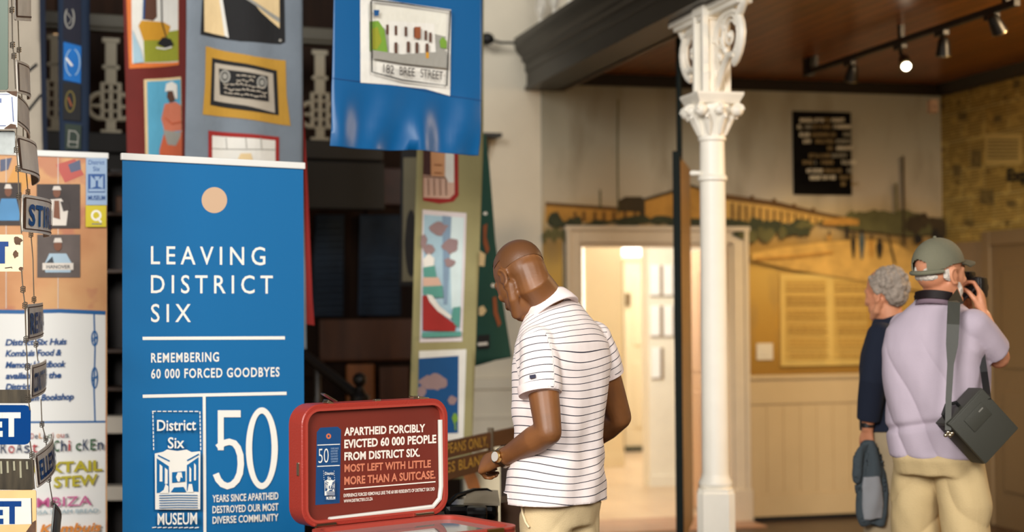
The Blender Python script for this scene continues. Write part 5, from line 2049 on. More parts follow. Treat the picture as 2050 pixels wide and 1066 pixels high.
box(bm, (ends - 0.055, -0.02, zb[3] - 0.02), (ends - 0.03, 0.004, zb[0] + 0.02), mtx=mtb, bev=0.002)
mesh_obj('metal_strap', bm, mat('dull_steel', (104, 92, 76), 0.45, 0.6), be)
art = Art(BS, base=0.0015)
art.text('EUROPEANS ONLY,', 858, 916, 976, 893, 20, BG, bold=0.004, space=1.05)
art.build('gold_lettering', be)
art = Art(BS, base=0.0015)
art.text('SLEGS BLANKES', 864, 954, 990, 926, 20, BG, bold=0.004, space=1.05)
art.build('gold_lettering', be)
zs = 0.45
bm = bmesh.new()
for k in range(4):
    box(bm, (-0.75, 0.02 + k * 0.1, zs - 0.025), (LB, 0.11 + k * 0.1, zs), mtx=mtb, bev=0.004)
mesh_obj('seat', bm, BW, be)
for u in (-0.65, LB - 0.05):
    bm = bmesh.new()
    box(bm, (u - 0.03, -0.06, 0), (u + 0.03, -0.021, zb[0] - 0.01), mtx=mtb, bev=0.003)
    mesh_obj('back_leg', bm, BW2, be)
    bm = bmesh.new()
    box(bm, (u - 0.03, 0.36, 0), (u + 0.03, 0.41, zs - 0.025), mtx=mtb, bev=0.003)
    mesh_obj('front_leg', bm, BW2, be)
# orange-brown slanting support under the boards
A, B = at(934, 934, DBN + 0.5), at(960, 1010, DBN + 0.5)
dd = (B - A).normalized()
B2 = A + dd * (A.z / -dd.z)
bm = bmesh.new()
prism(bm, [A + RGT * -0.03, A + RGT * 0.03, B2 + RGT * 0.03, B2 + RGT * -0.03], V3((FWD.x, FWD.y, 0)) * 0.03)
mesh_obj('slanting_leg', bm, BORG, be)
A, B = at(950, 896, 8.2), at(1028, 896, 8.2)
bm = bmesh.new()
prism(bm, [A, B, V3((B.x, B.y, 0)), V3((A.x - 0.02, A.y, 0))], V3((FWD.x, FWD.y, 0)) * 0.03)
tag(mesh_obj('leaning_board', bm, mat('board_cream', (222, 208, 176), 0.6, var=0.03)), 'plain cream board standing behind the lettered wooden bench', 'board')
A, B = at(1002, 1008, 5.75), at(1060, 1000, 5.75)
bm = bmesh.new()
prism(bm, [A, B, V3((B.x, B.y, 0)), V3((A.x, A.y, 0))], V3((FWD.x, FWD.y, 0)) * 0.2)
tag(mesh_obj('wooden_chest', bm, mat('chest_brown', (88, 56, 30), 0.5, var=0.2)), 'brown wooden chest beside the standing visitor in the striped shirt', 'chest')

# low table with black cases on it, behind the open suitcase
zt2 = at(950, 1044, 5.55).z
tb = at(945, 1030, 5.55)
t_ = thing('side_table', 'small dark table behind the suitcase carrying black cases', 'table', (tb.x, tb.y, 0))
mtt = Matrix((RGT, V3((FWD.x, FWD.y, 0)).normalized(), V3((0, 0, 1)))).transposed().to_4x4()
mtt.translation = V3((tb.x, tb.y, 0))
bm = bmesh.new()
box(bm, (-0.22, -0.08, zt2 - 0.03), (0.09, 0.26, zt2), mtx=mtt, bev=0.004)
mesh_obj('table_top', bm, BW2, t_)
for x in (-0.2, 0.07):
    for y in (-0.06, 0.24):
        bm = bmesh.new()
        box(bm, (x - 0.015, y - 0.015, 0), (x + 0.015, y + 0.015, zt2 - 0.03), mtx=mtt)
        mesh_obj('leg', bm, BW2, t_)
GBL = mat('glossy_black', (10, 14, 18), 0.2)
o = thing('soft_case', 'glossy black soft case with a grey-white lid on the dark side table', 'case', (tb.x, tb.y, zt2))
bm = bmesh.new()
box(bm, (-0.10, 0.04, zt2), (0.09, 0.24, zt2 + 0.05), mtx=mtt, bev=0.02)
mesh_obj('body', bm, GBL, o)
bm = bmesh.new()
prism(bm, [mtt @ V3(q) for q in ((-0.03, 0.03, zt2 + 0.052), (0.098, 0.03, zt2 + 0.050), (0.09, 0.22, zt2 + 0.075), (-0.02, 0.22, zt2 + 0.08))], (0, 0, 0.008))
mesh_obj('lid_panel', bm, mat('case_grey', (176, 166, 146), 0.3), o)
bm = bmesh.new()
tube(bm, [mtt @ V3(q) for q in ((-0.09, 0.06, zt2 + 0.05), (-0.06, 0.1, zt2 + 0.075), (0.0, 0.2, zt2 + 0.084), (0.05, 0.22, zt2 + 0.082), (0.07, 0.2, zt2 + 0.072))], 0.009, 8)
mesh_obj('strap', bm, GBL, o, True)
o = thing('soft_case', 'small shiny black pouch against the red suitcase rim', 'case', (tb.x, tb.y - 0.05, zt2))
bm = bmesh.new()
box(bm, (-0.02, -0.06, zt2), (0.055, 0.02, zt2 + 0.052), mtx=mtt, bev=0.018)
mesh_obj('body', bm, GBL, o, True)
bm = bmesh.new()
box(bm, (-0.018, -0.064, zt2 + 0.03), (0.053, 0.0, zt2 + 0.056), mtx=mtt, bev=0.01)
mesh_obj('flap', bm, mat('satin_black', (24, 28, 32), 0.35), o, True)
o = thing('folded_cloth', 'dark blue and white folded cloth heaped behind the suitcase lid', 'cloth', (tb.x - 0.15, tb.y, zt2))
bm = bmesh.new()
ball(bm, mtt @ V3((-0.165, 0.16, zt2 + 0.047)), (0.05, 0.09, 0.045))
ball(bm, mtt @ V3((-0.165, 0.07, zt2 + 0.037)), (0.05, 0.05, 0.035))
me = fuse(bm, 0.006, 4)
for v in me.vertices:
    k = noise.noise(v.co * 22)
    v.co += v.normal * 0.010 * k
me_obj('cloth_fold', me, mat('cloth_navy_white', (44, 62, 96), 0.8, var=0.9, scale=14), o, True)

# ================================================================== hanging tower of enamel street signs
STEEL = mat('tarnished_wire', (150, 142, 130), 0.35, 0.9)
EW = mat('enamel_white', (214, 214, 206), 0.22, var=0.05, scale=7)
EWB = mat('enamel_grime', (214, 206, 194), 0.35, var=0.18, scale=10)
EB = mat('enamel_blue', (6, 58, 118), 0.16, bump=0.06, bscale=40)
EBL = mat('enamel_letter_blue', (10, 58, 120), 0.25)
EGN = mat('enamel_green', (6, 56, 22), 0.4)
RUSTM = mat('rust', (84, 58, 40), 0.75, var=0.3, scale=30)
CRM = mat('enamel_cream', (224, 206, 170), 0.3, var=0.12, scale=16)
PEACH = mat('enamel_peach', (226, 180, 124), 0.4, var=0.1)
BARE = mat('bare_metal', (120, 124, 122), 0.35, 0.6, var=0.35, scale=12)
DRUST = mat('dark_rust_metal', (62, 54, 40), 0.5, 0.3, var=0.5, scale=14, stretch=(3, 3, 0.5))
TGRP = 'enamel signs wired into the hanging tower'


def sign(label, tl, tr, bl, m_face, m_back, bow=0.0, th=0.004, rr=0.008):
    """one enamel plate; tl/tr/bl = (px, py, depth)"""
    A, B, Cc = at(*tl), at(*tr), at(*bl)
    w, h = (B - A).length, (Cc - A).length
    s = Sheet(A, B - A, A - Cc, (lambda u, v: bow * 4 * (u / w) * (1 - u / w)) if bow else None, th, 0.03)
    o = thing('street_sign', label, 'street sign', s.pt(w / 2, -h), TGRP)
    ol = [(a, b - h) for a, b in rrect(w, h, rr, 3)]
    mesh_obj('plate', sheet_slab(s, ol), m_face, o, True)
    if m_back is not None:
        s2 = Sheet(s.o - s.n * (th + 0.0006), s.u, s.v, s.disp, 0.001, 0.03)
        mesh_obj('back_coat', sheet_slab(s2, [(a * 0.99 + w * 0.005, b * 0.99 - h * 0.005) for a, b in ol]), m_back, o, True)
    return o, s


o, s = sign('blue street sign with white letters, set in the wired tower above the streaked bare metal', (-165, 811, 5.0), (61, 812, 5.0), (-165, 890, 5.0), EB, RUSTM, rr=0.018)
art = Art(s)
art.text('STREET', -152, 873, 41.5, 872, 49, EW, bold=0.05, space=1.06)
art.build('white_letters', o)
o, s = sign('cream-edged white street sign with blue letters, lowest front plate of the tower', (-165, 984, 5.0), (72, 982, 5.0), (-165, 1072, 5.0), PEACH, RUSTM, rr=0.006)
art = Art(s)
art.poly([(-160, 999), (62, 998), (64, 1050), (-160, 1056)], EW)
art.text('STREET', -150, 1048, 43, 1047, 46, EBL, bold=0.05, space=1.06)
art.line([(63, 998), (64, 1050)], 1.6, INKS)
art.poly([(52, 1066), (66, 1046), (72, 1042), (72, 1068)], RUSTM)
art.build('blue_letters', o)
o, s = sign('rust-chipped cream street sign with one blue letter showing', (-165, 470, 5.0), (46, 470, 5.0), (-165, 544, 5.0), CRM, RUSTM, rr=0.006)
art = Art(s)
art.rect(-30, 484, 17, 494, EBL)
art.rect(-8, 484, 10, 528, EBL)
random.seed(2)
for cx, cy, rx, ry in ((36, 482, 8, 9), (32, 510, 5, 7), (42, 538, 4, 4)):
    art.poly(blob(cx, cy, rx, ry, 12, 0.3), RUSTM)
art.line([(10, 537), (24, 535), (24, 538)], 1.4, INKS)
art.build('blue_letter', o)
o, s = sign('white street sign with thin blue border and a chipped corner', (-165, 182, 5.0), (35, 183, 5.0), (-165, 258, 5.0), EW, RUSTM, rr=0.006)
art = Art(s)
art.rect(-30, 197, 3, 206, EBL)
art.line([(24, 194), (27, 244)], 2.2, EBL)
art.line([(-160, 252), (12, 252)], 1.6, EBL)
art.line([(-160, 188), (20, 189)], 1.2, EBL)
art.poly([(12, 183), (35, 183), (34, 194), (24, 190)], RUSTM)
art.poly([(8, 258), (22, 248), (32, 250), (33, 258)], RUSTM)
art.build('blue_border', o)
o, s = sign('plain dark green street sign at the top of the tower', (-165, -160, 4.98), (16, -160, 4.98), (-165, 180, 4.98), EGN, RUSTM)
o, s = sign('scratched bare grey metal sign between white and cream plates', (-165, 262, 5.03), (30, 262, 5.03), (-165, 308, 5.03), BARE, None)
o, s = sign('dark rusted sign back just above the blue sign', (-165, 781, 5.06), (62, 781, 5.06), (-165, 808, 5.06), DRUST, None)
o, s = sign('rust-streaked dark sign back between blue sign and lowest plate', (-165, 918, 5.06), (68, 920, 5.06), (-165, 980, 5.06), DRUST, None)
art = Art(s)
random.seed(9)
for k in range(5):
    x = 2 + k * 13
    art.line([(x, 924), (x + 1, 940 + random.uniform(0, 20))], 4, mat('lime_streak', (150, 146, 122), 0.6))
art.build('lime_streaks', o)
# plates on the receding side, turned edge-on
sides = (
    ('curved grey sign turned edge-on at the top of the tower side', (30, -60, 5.02), (52, -50, 5.5), (30, 40, 5.02), EWB, 0.03, None),
    ('narrow rusty sign turned edge-on below the topmost curved one', (34, 120, 5.02), (55, 140, 5.55), (36, 186, 5.02), EWB, 0.02, None),
    ('greyish sign turned edge-on beside the chipped white plate', (31, 186, 5.06), (55, 232, 5.6), (33, 246, 5.06), EWB, 0.02, None),
    ('weathered sign turned edge-on just above the curled one', (33, 270, 5.02), (60, 306, 5.6), (40, 344, 5.02), EWB, 0.04, None),
    ('curled white sign with blue letters bending round the tower side', (46, 389, 5.02), (90, 409, 5.6), (45, 464, 5.02), EWB, 0.05, 'STIRLING'),
    ('rust-edged small sign with smeared dark letters, turned edge-on', (55, 610, 5.02), (86, 606, 5.55), (56, 684, 5.02), EWB, 0.01, 'REINA'),
    ('white sign with blue letters seen at a slant above the blue plate', (64, 732, 5.02), (93, 720, 5.6), (63, 800, 5.02), EWB, 0.01, 'CONSTITUTION'),
    ('grey sign with small dark letters at a slant beside the streaked plate', (70, 910, 5.02), (105, 868, 5.65), (76, 978, 5.02), EWB, 0.02, 'ELLESMERE'),
    ('grey sign back hanging edge-on at the foot of the tower', (110, 1008, 5.3), (122, 1040, 5.7), (104, 1090, 5.3), BARE, 0.01, None))
for lb, tl, tr, bl, m_, bow, txt in sides:
    o, s = sign(lb, tl, tr, bl, m_, RUSTM, bow)
    art = Art(s)
    w, h = (at(*tr) - at(*tl)).length, (at(*bl) - at(*tl)).length

    for b0, b1 in ((0.07, 0.10), (0.90, 0.93)):
        art.raw([(0.02 * w, -b0 * h), (0.98 * w, -b0 * h), (0.98 * w, -b1 * h), (0.02 * w, -b1 * h)], [(0, 1, 2, 3)], RUSTM, uv=True)
    art.raw([(0.0, -0.1 * h), (0.03 * w, -0.1 * h), (0.03 * w, -0.9 * h), (0.0, -0.9 * h)], [(0, 1, 2, 3)], RUSTM, uv=True)
    if txt:
        vs, fs = text_mesh(txt, 0.03, 1.1)
        art.raw([((0.06 + 0.88 * a) * w, -(0.80 - 0.58 * b) * h) for a, b in vs], fs, EBL, uv=True)
    art.build('letters' if txt else 'border_lines', o)
tw = thing('tower_wires', 'thin twisted metal wires linking the street signs of the tower', 'wires', at(40, 600, 5.01))
chains = ([(22, -60, 5.0), (24, 20, 5.0), (25, 90, 5.0), (28, 112, 5.0), (31, 178, 5.0)], [(33, 255, 5.0), (33, 300, 5.0), (36, 338, 5.0), (38, 392, 5.0), (43, 468, 5.0)],
          [(43, 540, 5.0), (46, 580, 5.0), (50, 612, 5.0), (52, 680, 5.0), (55, 735, 5.0), (56, 796, 5.0), (60, 822, 5.0)], [(60, 884, 5.0), (64, 912, 5.0), (69, 980, 5.0)],
          [(66, 520, 5.5), (68, 600, 5.5), (72, 690, 5.5), (76, 724, 5.5)], [(82, 800, 5.5), (84, 850, 5.5), (92, 880, 5.5), (98, 960, 5.5), (106, 1010, 5.5), (112, 1080, 5.5)], [(36, 40, 5.4), (38, 100, 5.4), (46, 236, 5.4), (47, 310, 5.4)], [(52, 340, 5.45), (56, 385, 5.45), (62, 470, 5.5), (66, 520, 5.5)])
for ch in chains:
    bm = bmesh.new()
    pts = [at(*q) for q in ch]
    tube(bm, pts, 0.0022, 6)
    for p in pts[1:-1]:
        for k in range(3):
            cc = [p + RGT * (0.007 * math.cos(t)) + UPV * (0.004 * math.sin(t) + (k - 1) * 0.006) + FWD * (0.007 * math.sin(t)) for t in [i * PI / 4 for i in range(9)]]
            tube(bm, cc, 0.0016, 5)
    mesh_obj('wire', bm, STEEL, tw, True)
# ================================================================== people
AWAY = V3((FWD.x, FWD.y, 0)).normalized()


def turn(v, deg):
    a_ = math.radians(deg)
    return V3((v.x * math.cos(a_) - v.y * math.sin(a_), v.x * math.sin(a_) + v.y * math.cos(a_), v.z))


def head_mtx(c, yaw, pitch, roll=0.0):
    """columns: person's left, face direction, crown direction; yaw + turns left of 'away from viewer', pitch + bows"""
    f = turn(AWAY, yaw)
    left = turn(f, 90)
    p = math.radians(pitch)
    face = f * math.cos(p) - V3((0, 0, 1)) * math.sin(p)
    up = f * math.sin(p) + V3((0, 0, 1)) * math.cos(p)
    q = math.radians(roll)
    left, up = left * math.cos(q) + up * math.sin(q), up * math.cos(q) - left * math.sin(q)
    # left, face, up is a left-handed triple: use right = -left
    m = Matrix((-left, face, up)).transposed().to_4x4()
    m.translation = c
    return m


def add_head(bm, m, k=1.0):
    """skull, face, jaw, nose, brow, lips, ears; +y is the face, +z the crown"""
    P = lambda x, y, z: m @ (V3((x, y, z)) * k)
    R = m.to_3x3()

    def el(x, y, z, rx, ry, rz, tilt=0.0):
        ball(bm, P(x, y, z), (rx * k, ry * k, rz * k), seg=24, mtx=R @ Matrix.Rotation(tilt, 3, 'X'))
    el(0, -0.012, 0.032, 0.077, 0.100, 0.090)          # skull
    el(0, -0.045, 0.005, 0.068, 0.060, 0.070)          # back of the head
    el(0, 0.040, -0.010, 0.066, 0.056, 0.072)          # face
    el(0, 0.040, -0.062, 0.055, 0.052, 0.056)          # lower face
    el(0, 0.068, -0.104, 0.026, 0.022, 0.020)          # chin
    for s in (-1, 1):
        tube(bm, [P(s * 0.062, -0.012, -0.040), P(s * 0.056, 0.012, -0.080), P(s * 0.030, 0.058, -0.106)], [0.018 * k, 0.019 * k, 0.018 * k], 10, round_end=True)
        el(s * 0.040, 0.066, -0.028, 0.022, 0.018, 0.018)  # cheek
        tube(bm, [P(s * 0.010, 0.088, 0.018), P(s * 0.036, 0.080, 0.022), P(s * 0.056, 0.058, 0.014)], [0.010 * k, 0.011 * k, 0.009 * k], 8, round_end=True)
        # ear: rim, lobe and bowl
        rim = [P(s * (0.074 + 0.010 * math.sin(t * 0.5)), -0.006 - 0.019 * math.cos(t) * -1 * -1, -0.012 + 0.031 * math.sin(t)) for t in [(-1.2 + i * 0.44) for i in range(11)]]
        rim = [P(s * (0.080 + 0.006 * (1 - abs(math.cos(t)))), -0.012 - 0.017 * math.cos(t), -0.010 + 0.030 * math.sin(t)) for t in [(-1.6 + i * 0.38) for i in range(11)]]
        tube(bm, rim, [0.0062 * k] * 11, 8, round_end=True)
        el(s * 0.077, -0.008, -0.012, 0.007, 0.017, 0.026)
        el(s * 0.079, 0.000, -0.040, 0.006, 0.008, 0.010)
        el(s * 0.080, 0.004, -0.012, 0.005, 0.005, 0.009)
    tube(bm, [P(0, 0.090, 0.012), P(0, 0.103, -0.012), P(0, 0.112, -0.036)], [0.009 * k, 0.010 * k, 0.012 * k], 10, round_end=True)
    for s in (-1, 1):
        el(s * 0.013, 0.098, -0.042, 0.010, 0.011, 0.009)
        tube(bm, [P(0, 0.094, -0.066), P(s * 0.012, 0.091, -0.067), P(s * 0.024, 0.082, -0.070)], [0.0075 * k, 0.007 * k, 0.004 * k], 8, round_end=True)
        tube(bm, [P(0, 0.092, -0.080), P(s * 0.012, 0.089, -0.079), P(s * 0.022, 0.082, -0.075)], [0.008 * k, 0.0075 * k, 0.004 * k], 8, round_end=True)


def add_eyes(m, parent, iris, k=1.0):
    P = lambda x, y, z: m @ (V3((x, y, z)) * k)
    for s in (-1, 1):
        bm = bmesh.new()
        ball(bm, P(s * 0.031, 0.074, 0.002), 0.0125 * k, seg=14)
        e = mesh_obj('eye', bm, mat('eye_white', (226, 220, 210), 0.25), parent, True)
        bm = bmesh.new()
        ball(bm, P(s * 0.031, 0.0835, 0.001), (0.005 * k, 0.004 * k, 0.005 * k), seg=12, mtx=m.to_3x3())
        mesh_obj('iris', bm, mat('iris_' + iris, {'brown': (44, 26, 16), 'grey': (90, 104, 112)}[iris], 0.2), e, True)


def add_hand(bm, w, d, n, t, curls, thumb=(0.5, 0.4), k=1.0, spread=0.0):
    """hand from wrist w along d; n = back of the hand, t = thumb side; curls = bend per finger at its three joints (degrees)"""
    w, d = V3(w), V3(d).normalized()
    n = V3(n)
    n = (n - d * n.dot(d)).normalized()
    t_ = n.cross(d)
    if t_.dot(V3(t)) < 0:
        t_ = -t_
    t = t_
    Q = lambda a, b, c: w + d * (a * k) + t * (b * k) + n * (c * k)
    loft(bm, [(Q(-0.012, 0, 0), t * 0.026 * k, n * 0.019 * k, 2.2), (Q(0.012, 0.001, 0), t * 0.030 * k, n * 0.018 * k, 2.4), (Q(0.045, 0.002, 0.001), t * 0.040 * k, n * 0.0165 * k, 2.6),
              (Q(0.075, 0.001, 0.002), t * 0.042 * k, n * 0.0145 * k, 2.6), (Q(0.092, 0.0, 0.001), t * 0.039 * k, n * 0.011 * k, 2.4)], 20)
    ball(bm, Q(0.032, 0.024, -0.010), (0.020 * k, 0.017 * k, 0.015 * k), seg=14)
    lens = ((0.043, 0.026, 0.021), (0.047, 0.030, 0.022), (0.043, 0.028, 0.021), (0.034, 0.021, 0.019))
    offs = (0.031, 0.0105, -0.0105, -0.0305)
    base = (0.088, 0.092, 0.088, 0.079)
    rad = (0.0092, 0.0095, 0.0090, 0.0080)
    for i in range(4):
        p = Q(base[i], offs[i], 0.001)
        ang = 0.0
        pts, rr = [p - d * 0.018 * k, p], [rad[i] * k * 1.05, rad[i] * k * 1.08]
        fan = t * (offs[i] * spread)
        for j in range(3):
            ang += math.radians(curls[i][j])
            dv = (d + fan).normalized() * math.cos(ang) - n * math.sin(ang)
            p = p + dv * lens[i][j] * k
            pts.append(p)
            rr.append(rad[i] * k * (0.98, 0.90, 0.78)[j])
        tube(bm, pts, rr, 10, round_end=True)
    a1, a2 = thumb
    p0_ = Q(0.022, 0.026, -0.006)
    d1 = (d * math.cos(a1) + t * math.sin(a1) - n * 0.35).normalized()
    p1_ = p0_ + d1 * 0.040 * k
    d2 = (d * math.cos(a2) + t * math.sin(a2) * 0.5 - n * 0.55).normalized()
    p2_ = p1_ + d2 * 0.032 * k
    p3_ = p2_ + (d2 - n * 0.25).normalized() * 0.024 * k
    tube(bm, [p0_ - d1 * 0.01, p0_, p1_, p2_, p3_], [0.013 * k, 0.0135 * k, 0.0115 * k, 0.0105 * k, 0.0085 * k], 10, round_end=True)


def limb(bm, pts, radii):
    """smooth tapering limb through the joints"""
    out, rr = [], []
    n = len(pts)
    for i in range(n - 1):
        p0_, p1_, p2_, p3_ = pts[max(i - 1, 0)], pts[i], pts[i + 1], pts[min(i + 2, n - 1)]
        for s in range(5):
            u = s / 5
            q = 0.5 * ((2 * p1_) + (p2_ - p0_) * u + (2 * p0_ - 5 * p1_ + 4 * p2_ - p3_) * u * u + (3 * p1_ - p0_ - 3 * p2_ + p3_) * u ** 3)
            out.append(q)
            rr.append(radii[i] * (1 - u) + radii[i + 1] * u)
    out.append(pts[-1])
    rr.append(radii[-1])
    tube(bm, out, rr, 16, round_end=True)


def arm(bm, sh, el, wr, r=(0.052, 0.047, 0.040, 0.043, 0.029)):
    m1 = sh.lerp(el, 0.5)
    m2 = el.lerp(wr, 0.28)
    d1 = (el - sh).normalized()
    tube(bm, [sh, sh.lerp(el, 0.35), sh.lerp(el, 0.7), el], [r[0], r[0] * 1.0, r[1] * 0.97, r[2]], 18, round_end=True)
    tube(bm, [el, m2, el.lerp(wr, 0.6), el.lerp(wr, 0.85), wr], [r[2], r[3], (r[3] + r[4]) / 2, r[4] * 1.05, r[4]], 18, round_end=True)


class Fig:
    def __init__(s, px, d, yaw, zs=(0.0,)):
        g = at(px, 1000, d)
        s.o = V3((g.x, g.y, 0))
        s.f = turn(AWAY, yaw)
        s.l = turn(s.f, 90)

    def p(s, l, f, z):
        return s.o + s.l * l + s.f * f + V3((0, 0, z))

    def loc(s, v):
        q = V3(v) - s.o
        return q.dot(s.l), q.dot(s.f), q.z

    def ring(s, l, f, z, a, b, p=2.3, tilt=0.0):
        return (s.p(l, f, z), s.l * a + V3((0, 0, 1)) * tilt * a, s.f * b, p)


def seg_dist(p, a, b):
    ab = b - a
    t = max(0.0, min(1.0, (p - a).dot(ab) / ab.length_squared))
    return (p - (a + ab * t)).length, t


def shoe(bm, F, l, f0):
    loft(bm, [F.ring(l, f0 - 0.09, 0.03, 0.03, 0.02)[:1] + (F.l * 0.03, V3((0, 0, 0.028)), 2.4), (F.p(l, f0 - 0.06, 0.045), F.l * 0.036, V3((0, 0, 0.045)), 2.4),
              (F.p(l, f0 + 0.02, 0.045), F.l * 0.040, V3((0, 0, 0.045)), 2.6), (F.p(l, f0 + 0.10, 0.032), F.l * 0.046, V3((0, 0, 0.032)), 2.6), (F.p(l, f0 + 0.17, 0.024), F.l * 0.036, V3((0, 0, 0.022)), 2.4)], 20)


def cloth_noise(me, F, amp, fn=None):
    cs = []
    for v in me.vertices:
        l, f, z = F.loc(v.co)
        k = noise.noise(V3((l * 7 + z * 3.0, f * 7, z * 3.2))) * 0.6 + noise.noise(V3((l * 14 - z * 6, f * 14, z * 5 + 3.0))) * 0.4
        if fn:
            k += fn(l, f, z)
        cs.append(v.co + v.normal * (amp * k))
    for v, c_ in zip(me.vertices, cs):
        v.co = c_
    me.update()


def trousers(name, F, m, parent, waist, crotch, a, b, hipf=0.0, legs=((0.09, 0.0), (-0.09, 0.0)), rl=0.088, rk=0.078, rh=0.085, amp=0.010, vox=0.007, fn=None):
    bm = bmesh.new()
    loft(bm, [F.ring(0, hipf, waist, a * 0.95, b * 0.95), F.ring(0, hipf, waist - 0.05, a, b), F.ring(0, hipf - 0.01, (waist + crotch) / 2, a * 1.03, b * 1.06), F.ring(0, hipf, crotch + 0.02, a * 0.98, b * 1.0)], 32)
    for l, f in legs:
        sgn = 1 if l > 0 else -1
        tube(bm, [F.p(sgn * a * 0.48, hipf, crotch + 0.06), F.p(l, hipf * 0.6 + f * 0.4, crotch - 0.10), F.p(l, f + 0.01, crotch - 0.35), F.p(l, f - 0.01, 0.25), F.p(l, f - 0.01, 0.06)], [rl * 1.03, rl, rk, rk * 0.92, rk * 0.95], 24)
    me = fuse(bm, vox, 5)
    cloth_noise(me, F, amp, fn)
    return me_obj(name, me, m, parent, 'all')


# ---- skin, hair and cloth
a = NT('skin_dark')
n1 = a.n('ShaderNodeTexNoise', Scale=9.0, Detail=3.0)
a.l(a.map(), n1.inputs['Vector'])
a.col(a.ramp(n1.outputs['Fac'], [(0.3, (108, 68, 36)), (0.7, (132, 84, 44))]))
a.rough(0.47)
a.b.inputs['Subsurface Weight'].default_value = 0.05
a.b.inputs['Subsurface Radius'].default_value = (0.02, 0.008, 0.004)
n2 = a.n('ShaderNodeTexNoise', Scale=260.0, Detail=2.0)
a.l(a.tc.outputs['Object'], n2.inputs['Vector'])
a.bump(n2.outputs['Fac'], 0.06, 0.002)
SKIN_D = a.m
a = NT('skin_fair')
n1 = a.n('ShaderNodeTexNoise', Scale=12.0, Detail=3.0)
a.l(a.map(), n1.inputs['Vector'])
a.col(a.ramp(n1.outputs['Fac'], [(0.3, (196, 128, 94)), (0.7, (216, 152, 116))]))
a.rough(0.5)
SKIN_F = a.m
KHAKI = mat('khaki_cotton', (206, 184, 142), 0.85, bump=0.2, bscale=300, var=0.03)
KHAKI2 = mat('khaki_outdoor', (194, 170, 124), 0.8, bump=0.2, bscale=200, var=0.05)
SHOEM = mat('shoe_brown', (58, 40, 28), 0.45)

a = NT('striped_pique')
at_ = a.n('ShaderNodeAttribute', _attribute_name='stripe')
fr = a.math('FRACT', a.math('MULTIPLY', at_.outputs['Fac'], 1 / 0.0245))
line = a.math('LESS_THAN', fr, 0.115)
pk = a.n('ShaderNodeTexVoronoi', Scale=420.0)
a.l(a.tc.outputs['Object'], pk.inputs['Vector'])
a.col(a.mix(line, (238, 226, 222), (48, 48, 62)))
a.rough(0.9)
a.bump(pk.outputs['Distance'], 0.12, 0.002)
STRIPE = a.m
PALEPINK = mat('pale_pink_pique', (236, 220, 216), 0.9, bump=0.15, bscale=300)

# ================================================================== visitor in the striped polo shirt
F1 = Fig(1120, 5.2, 47)
man = thing('person', 'person in a white striped polo shirt and khaki trousers bowing over the red suitcase', 'person', F1.o)
Lsh, Rsh = at(1076, 690, 5.09), at(1190, 682, 5.32)
Lel, Rel = at(1098, 866, 4.99), at(1240, 836, 5.40)
Lwr, Rwr = at(1006, 918, 5.14), at(1150, 905, 5.58)
HC = at(1041, 557, 5.2)
HM = head_mtx(HC, 36, 38, 0)
NB = at(1112, 640, 5.21)
bm = bmesh.new()
add_head(bm, HM, 1.0)
tube(bm, [NB + V3((0, 0, -0.04)), at(1100, 606, 5.21), at(1074, 574, 5.21), at(1052, 556, 5.2)], [0.066, 0.060, 0.060, 0.062], 20, round_end=True)
tube(bm, [HM @ V3((0, -0.050, -0.010)), HM @ V3((0, -0.046, -0.060)), at(1098, 606, 5.2), at(1110, 634, 5.2)], [0.060, 0.060, 0.060, 0.062], 20, round_end=True)
zL = lambda y: at(1120, y, 5.2).z
loft(bm, [F1.ring(0, 0, 0.86, 0.12, 0.075), F1.ring(0, 0, 1.05, 0.13, 0.08), F1.ring(0.0, 0.0, 1.25, 0.14, 0.085), F1.ring(0, -0.005, 1.38, 0.15, 0.08), F1.ring(0, -0.01, 1.46, 0.10, 0.06), F1.ring(0, 0, 1.52, 0.06, 0.055)], 28)
for l in (0.085, -0.085):
    limb(bm, [F1.p(l, 0, 0.84), F1.p(l, 0.01, 0.48), F1.p(l, -0.01, 0.10)], [0.065, 0.05, 0.038])
arm(bm, Lsh, Lel, Lwr, (0.052, 0.050, 0.043, 0.047, 0.030))
arm(bm, Rsh, Rel, Rwr, (0.052, 0.049, 0.042, 0.046, 0.030))
hd = (at(958, 934, 5.22) - Lwr)
add_hand(bm, Lwr + hd.normalized() * 0.012, hd, -FWD * 0.8 + UPV * 0.75 - RGT * 0.2, F1.f * 0.6 + UPV * 0.5, ((38, 62, 35), (50, 72, 40), (58, 75, 45), (66, 78, 45)), (0.7, 0.25), 0.98, 0.6)
add_hand(bm, Rwr, Rwr - Rel, UPV, -RGT, ((30, 40, 30),) * 4, (0.5, 0.2), 0.98)
me_obj('body', fuse(bm, 0.0042, 5), SKIN_D, man, 'all')
add_eyes(HM, man, 'brown')
# close-cropped hair: a thin cap over the skull
bm = bmesh.new()
t = bmesh.new()
bmesh.ops.create_uvsphere(t, u_segments=40, v_segments=28, radius=1.0)
dele = [v for v in t.verts if (v.co.z < 0.12 and v.co.y > -0.15) or v.co.z < -0.25 or (v.co.y > 0.72) or (v.co.y > 0.35 and v.co.z < 0.45)]
bmesh.ops.delete(t, geom=dele, context='VERTS')
bmesh.ops.transform(t, matrix=HM @ Matrix.Translation((0, -0.012, 0.032)) @ Matrix.Diagonal((0.0785, 0.1015, 0.0912, 1)), verts=t.verts)
add(bm, t)
mesh_obj('cropped_hair', bm, mat('cropped_hair', (100, 64, 36), 0.4, bump=0.12, bscale=500), man, 'all')

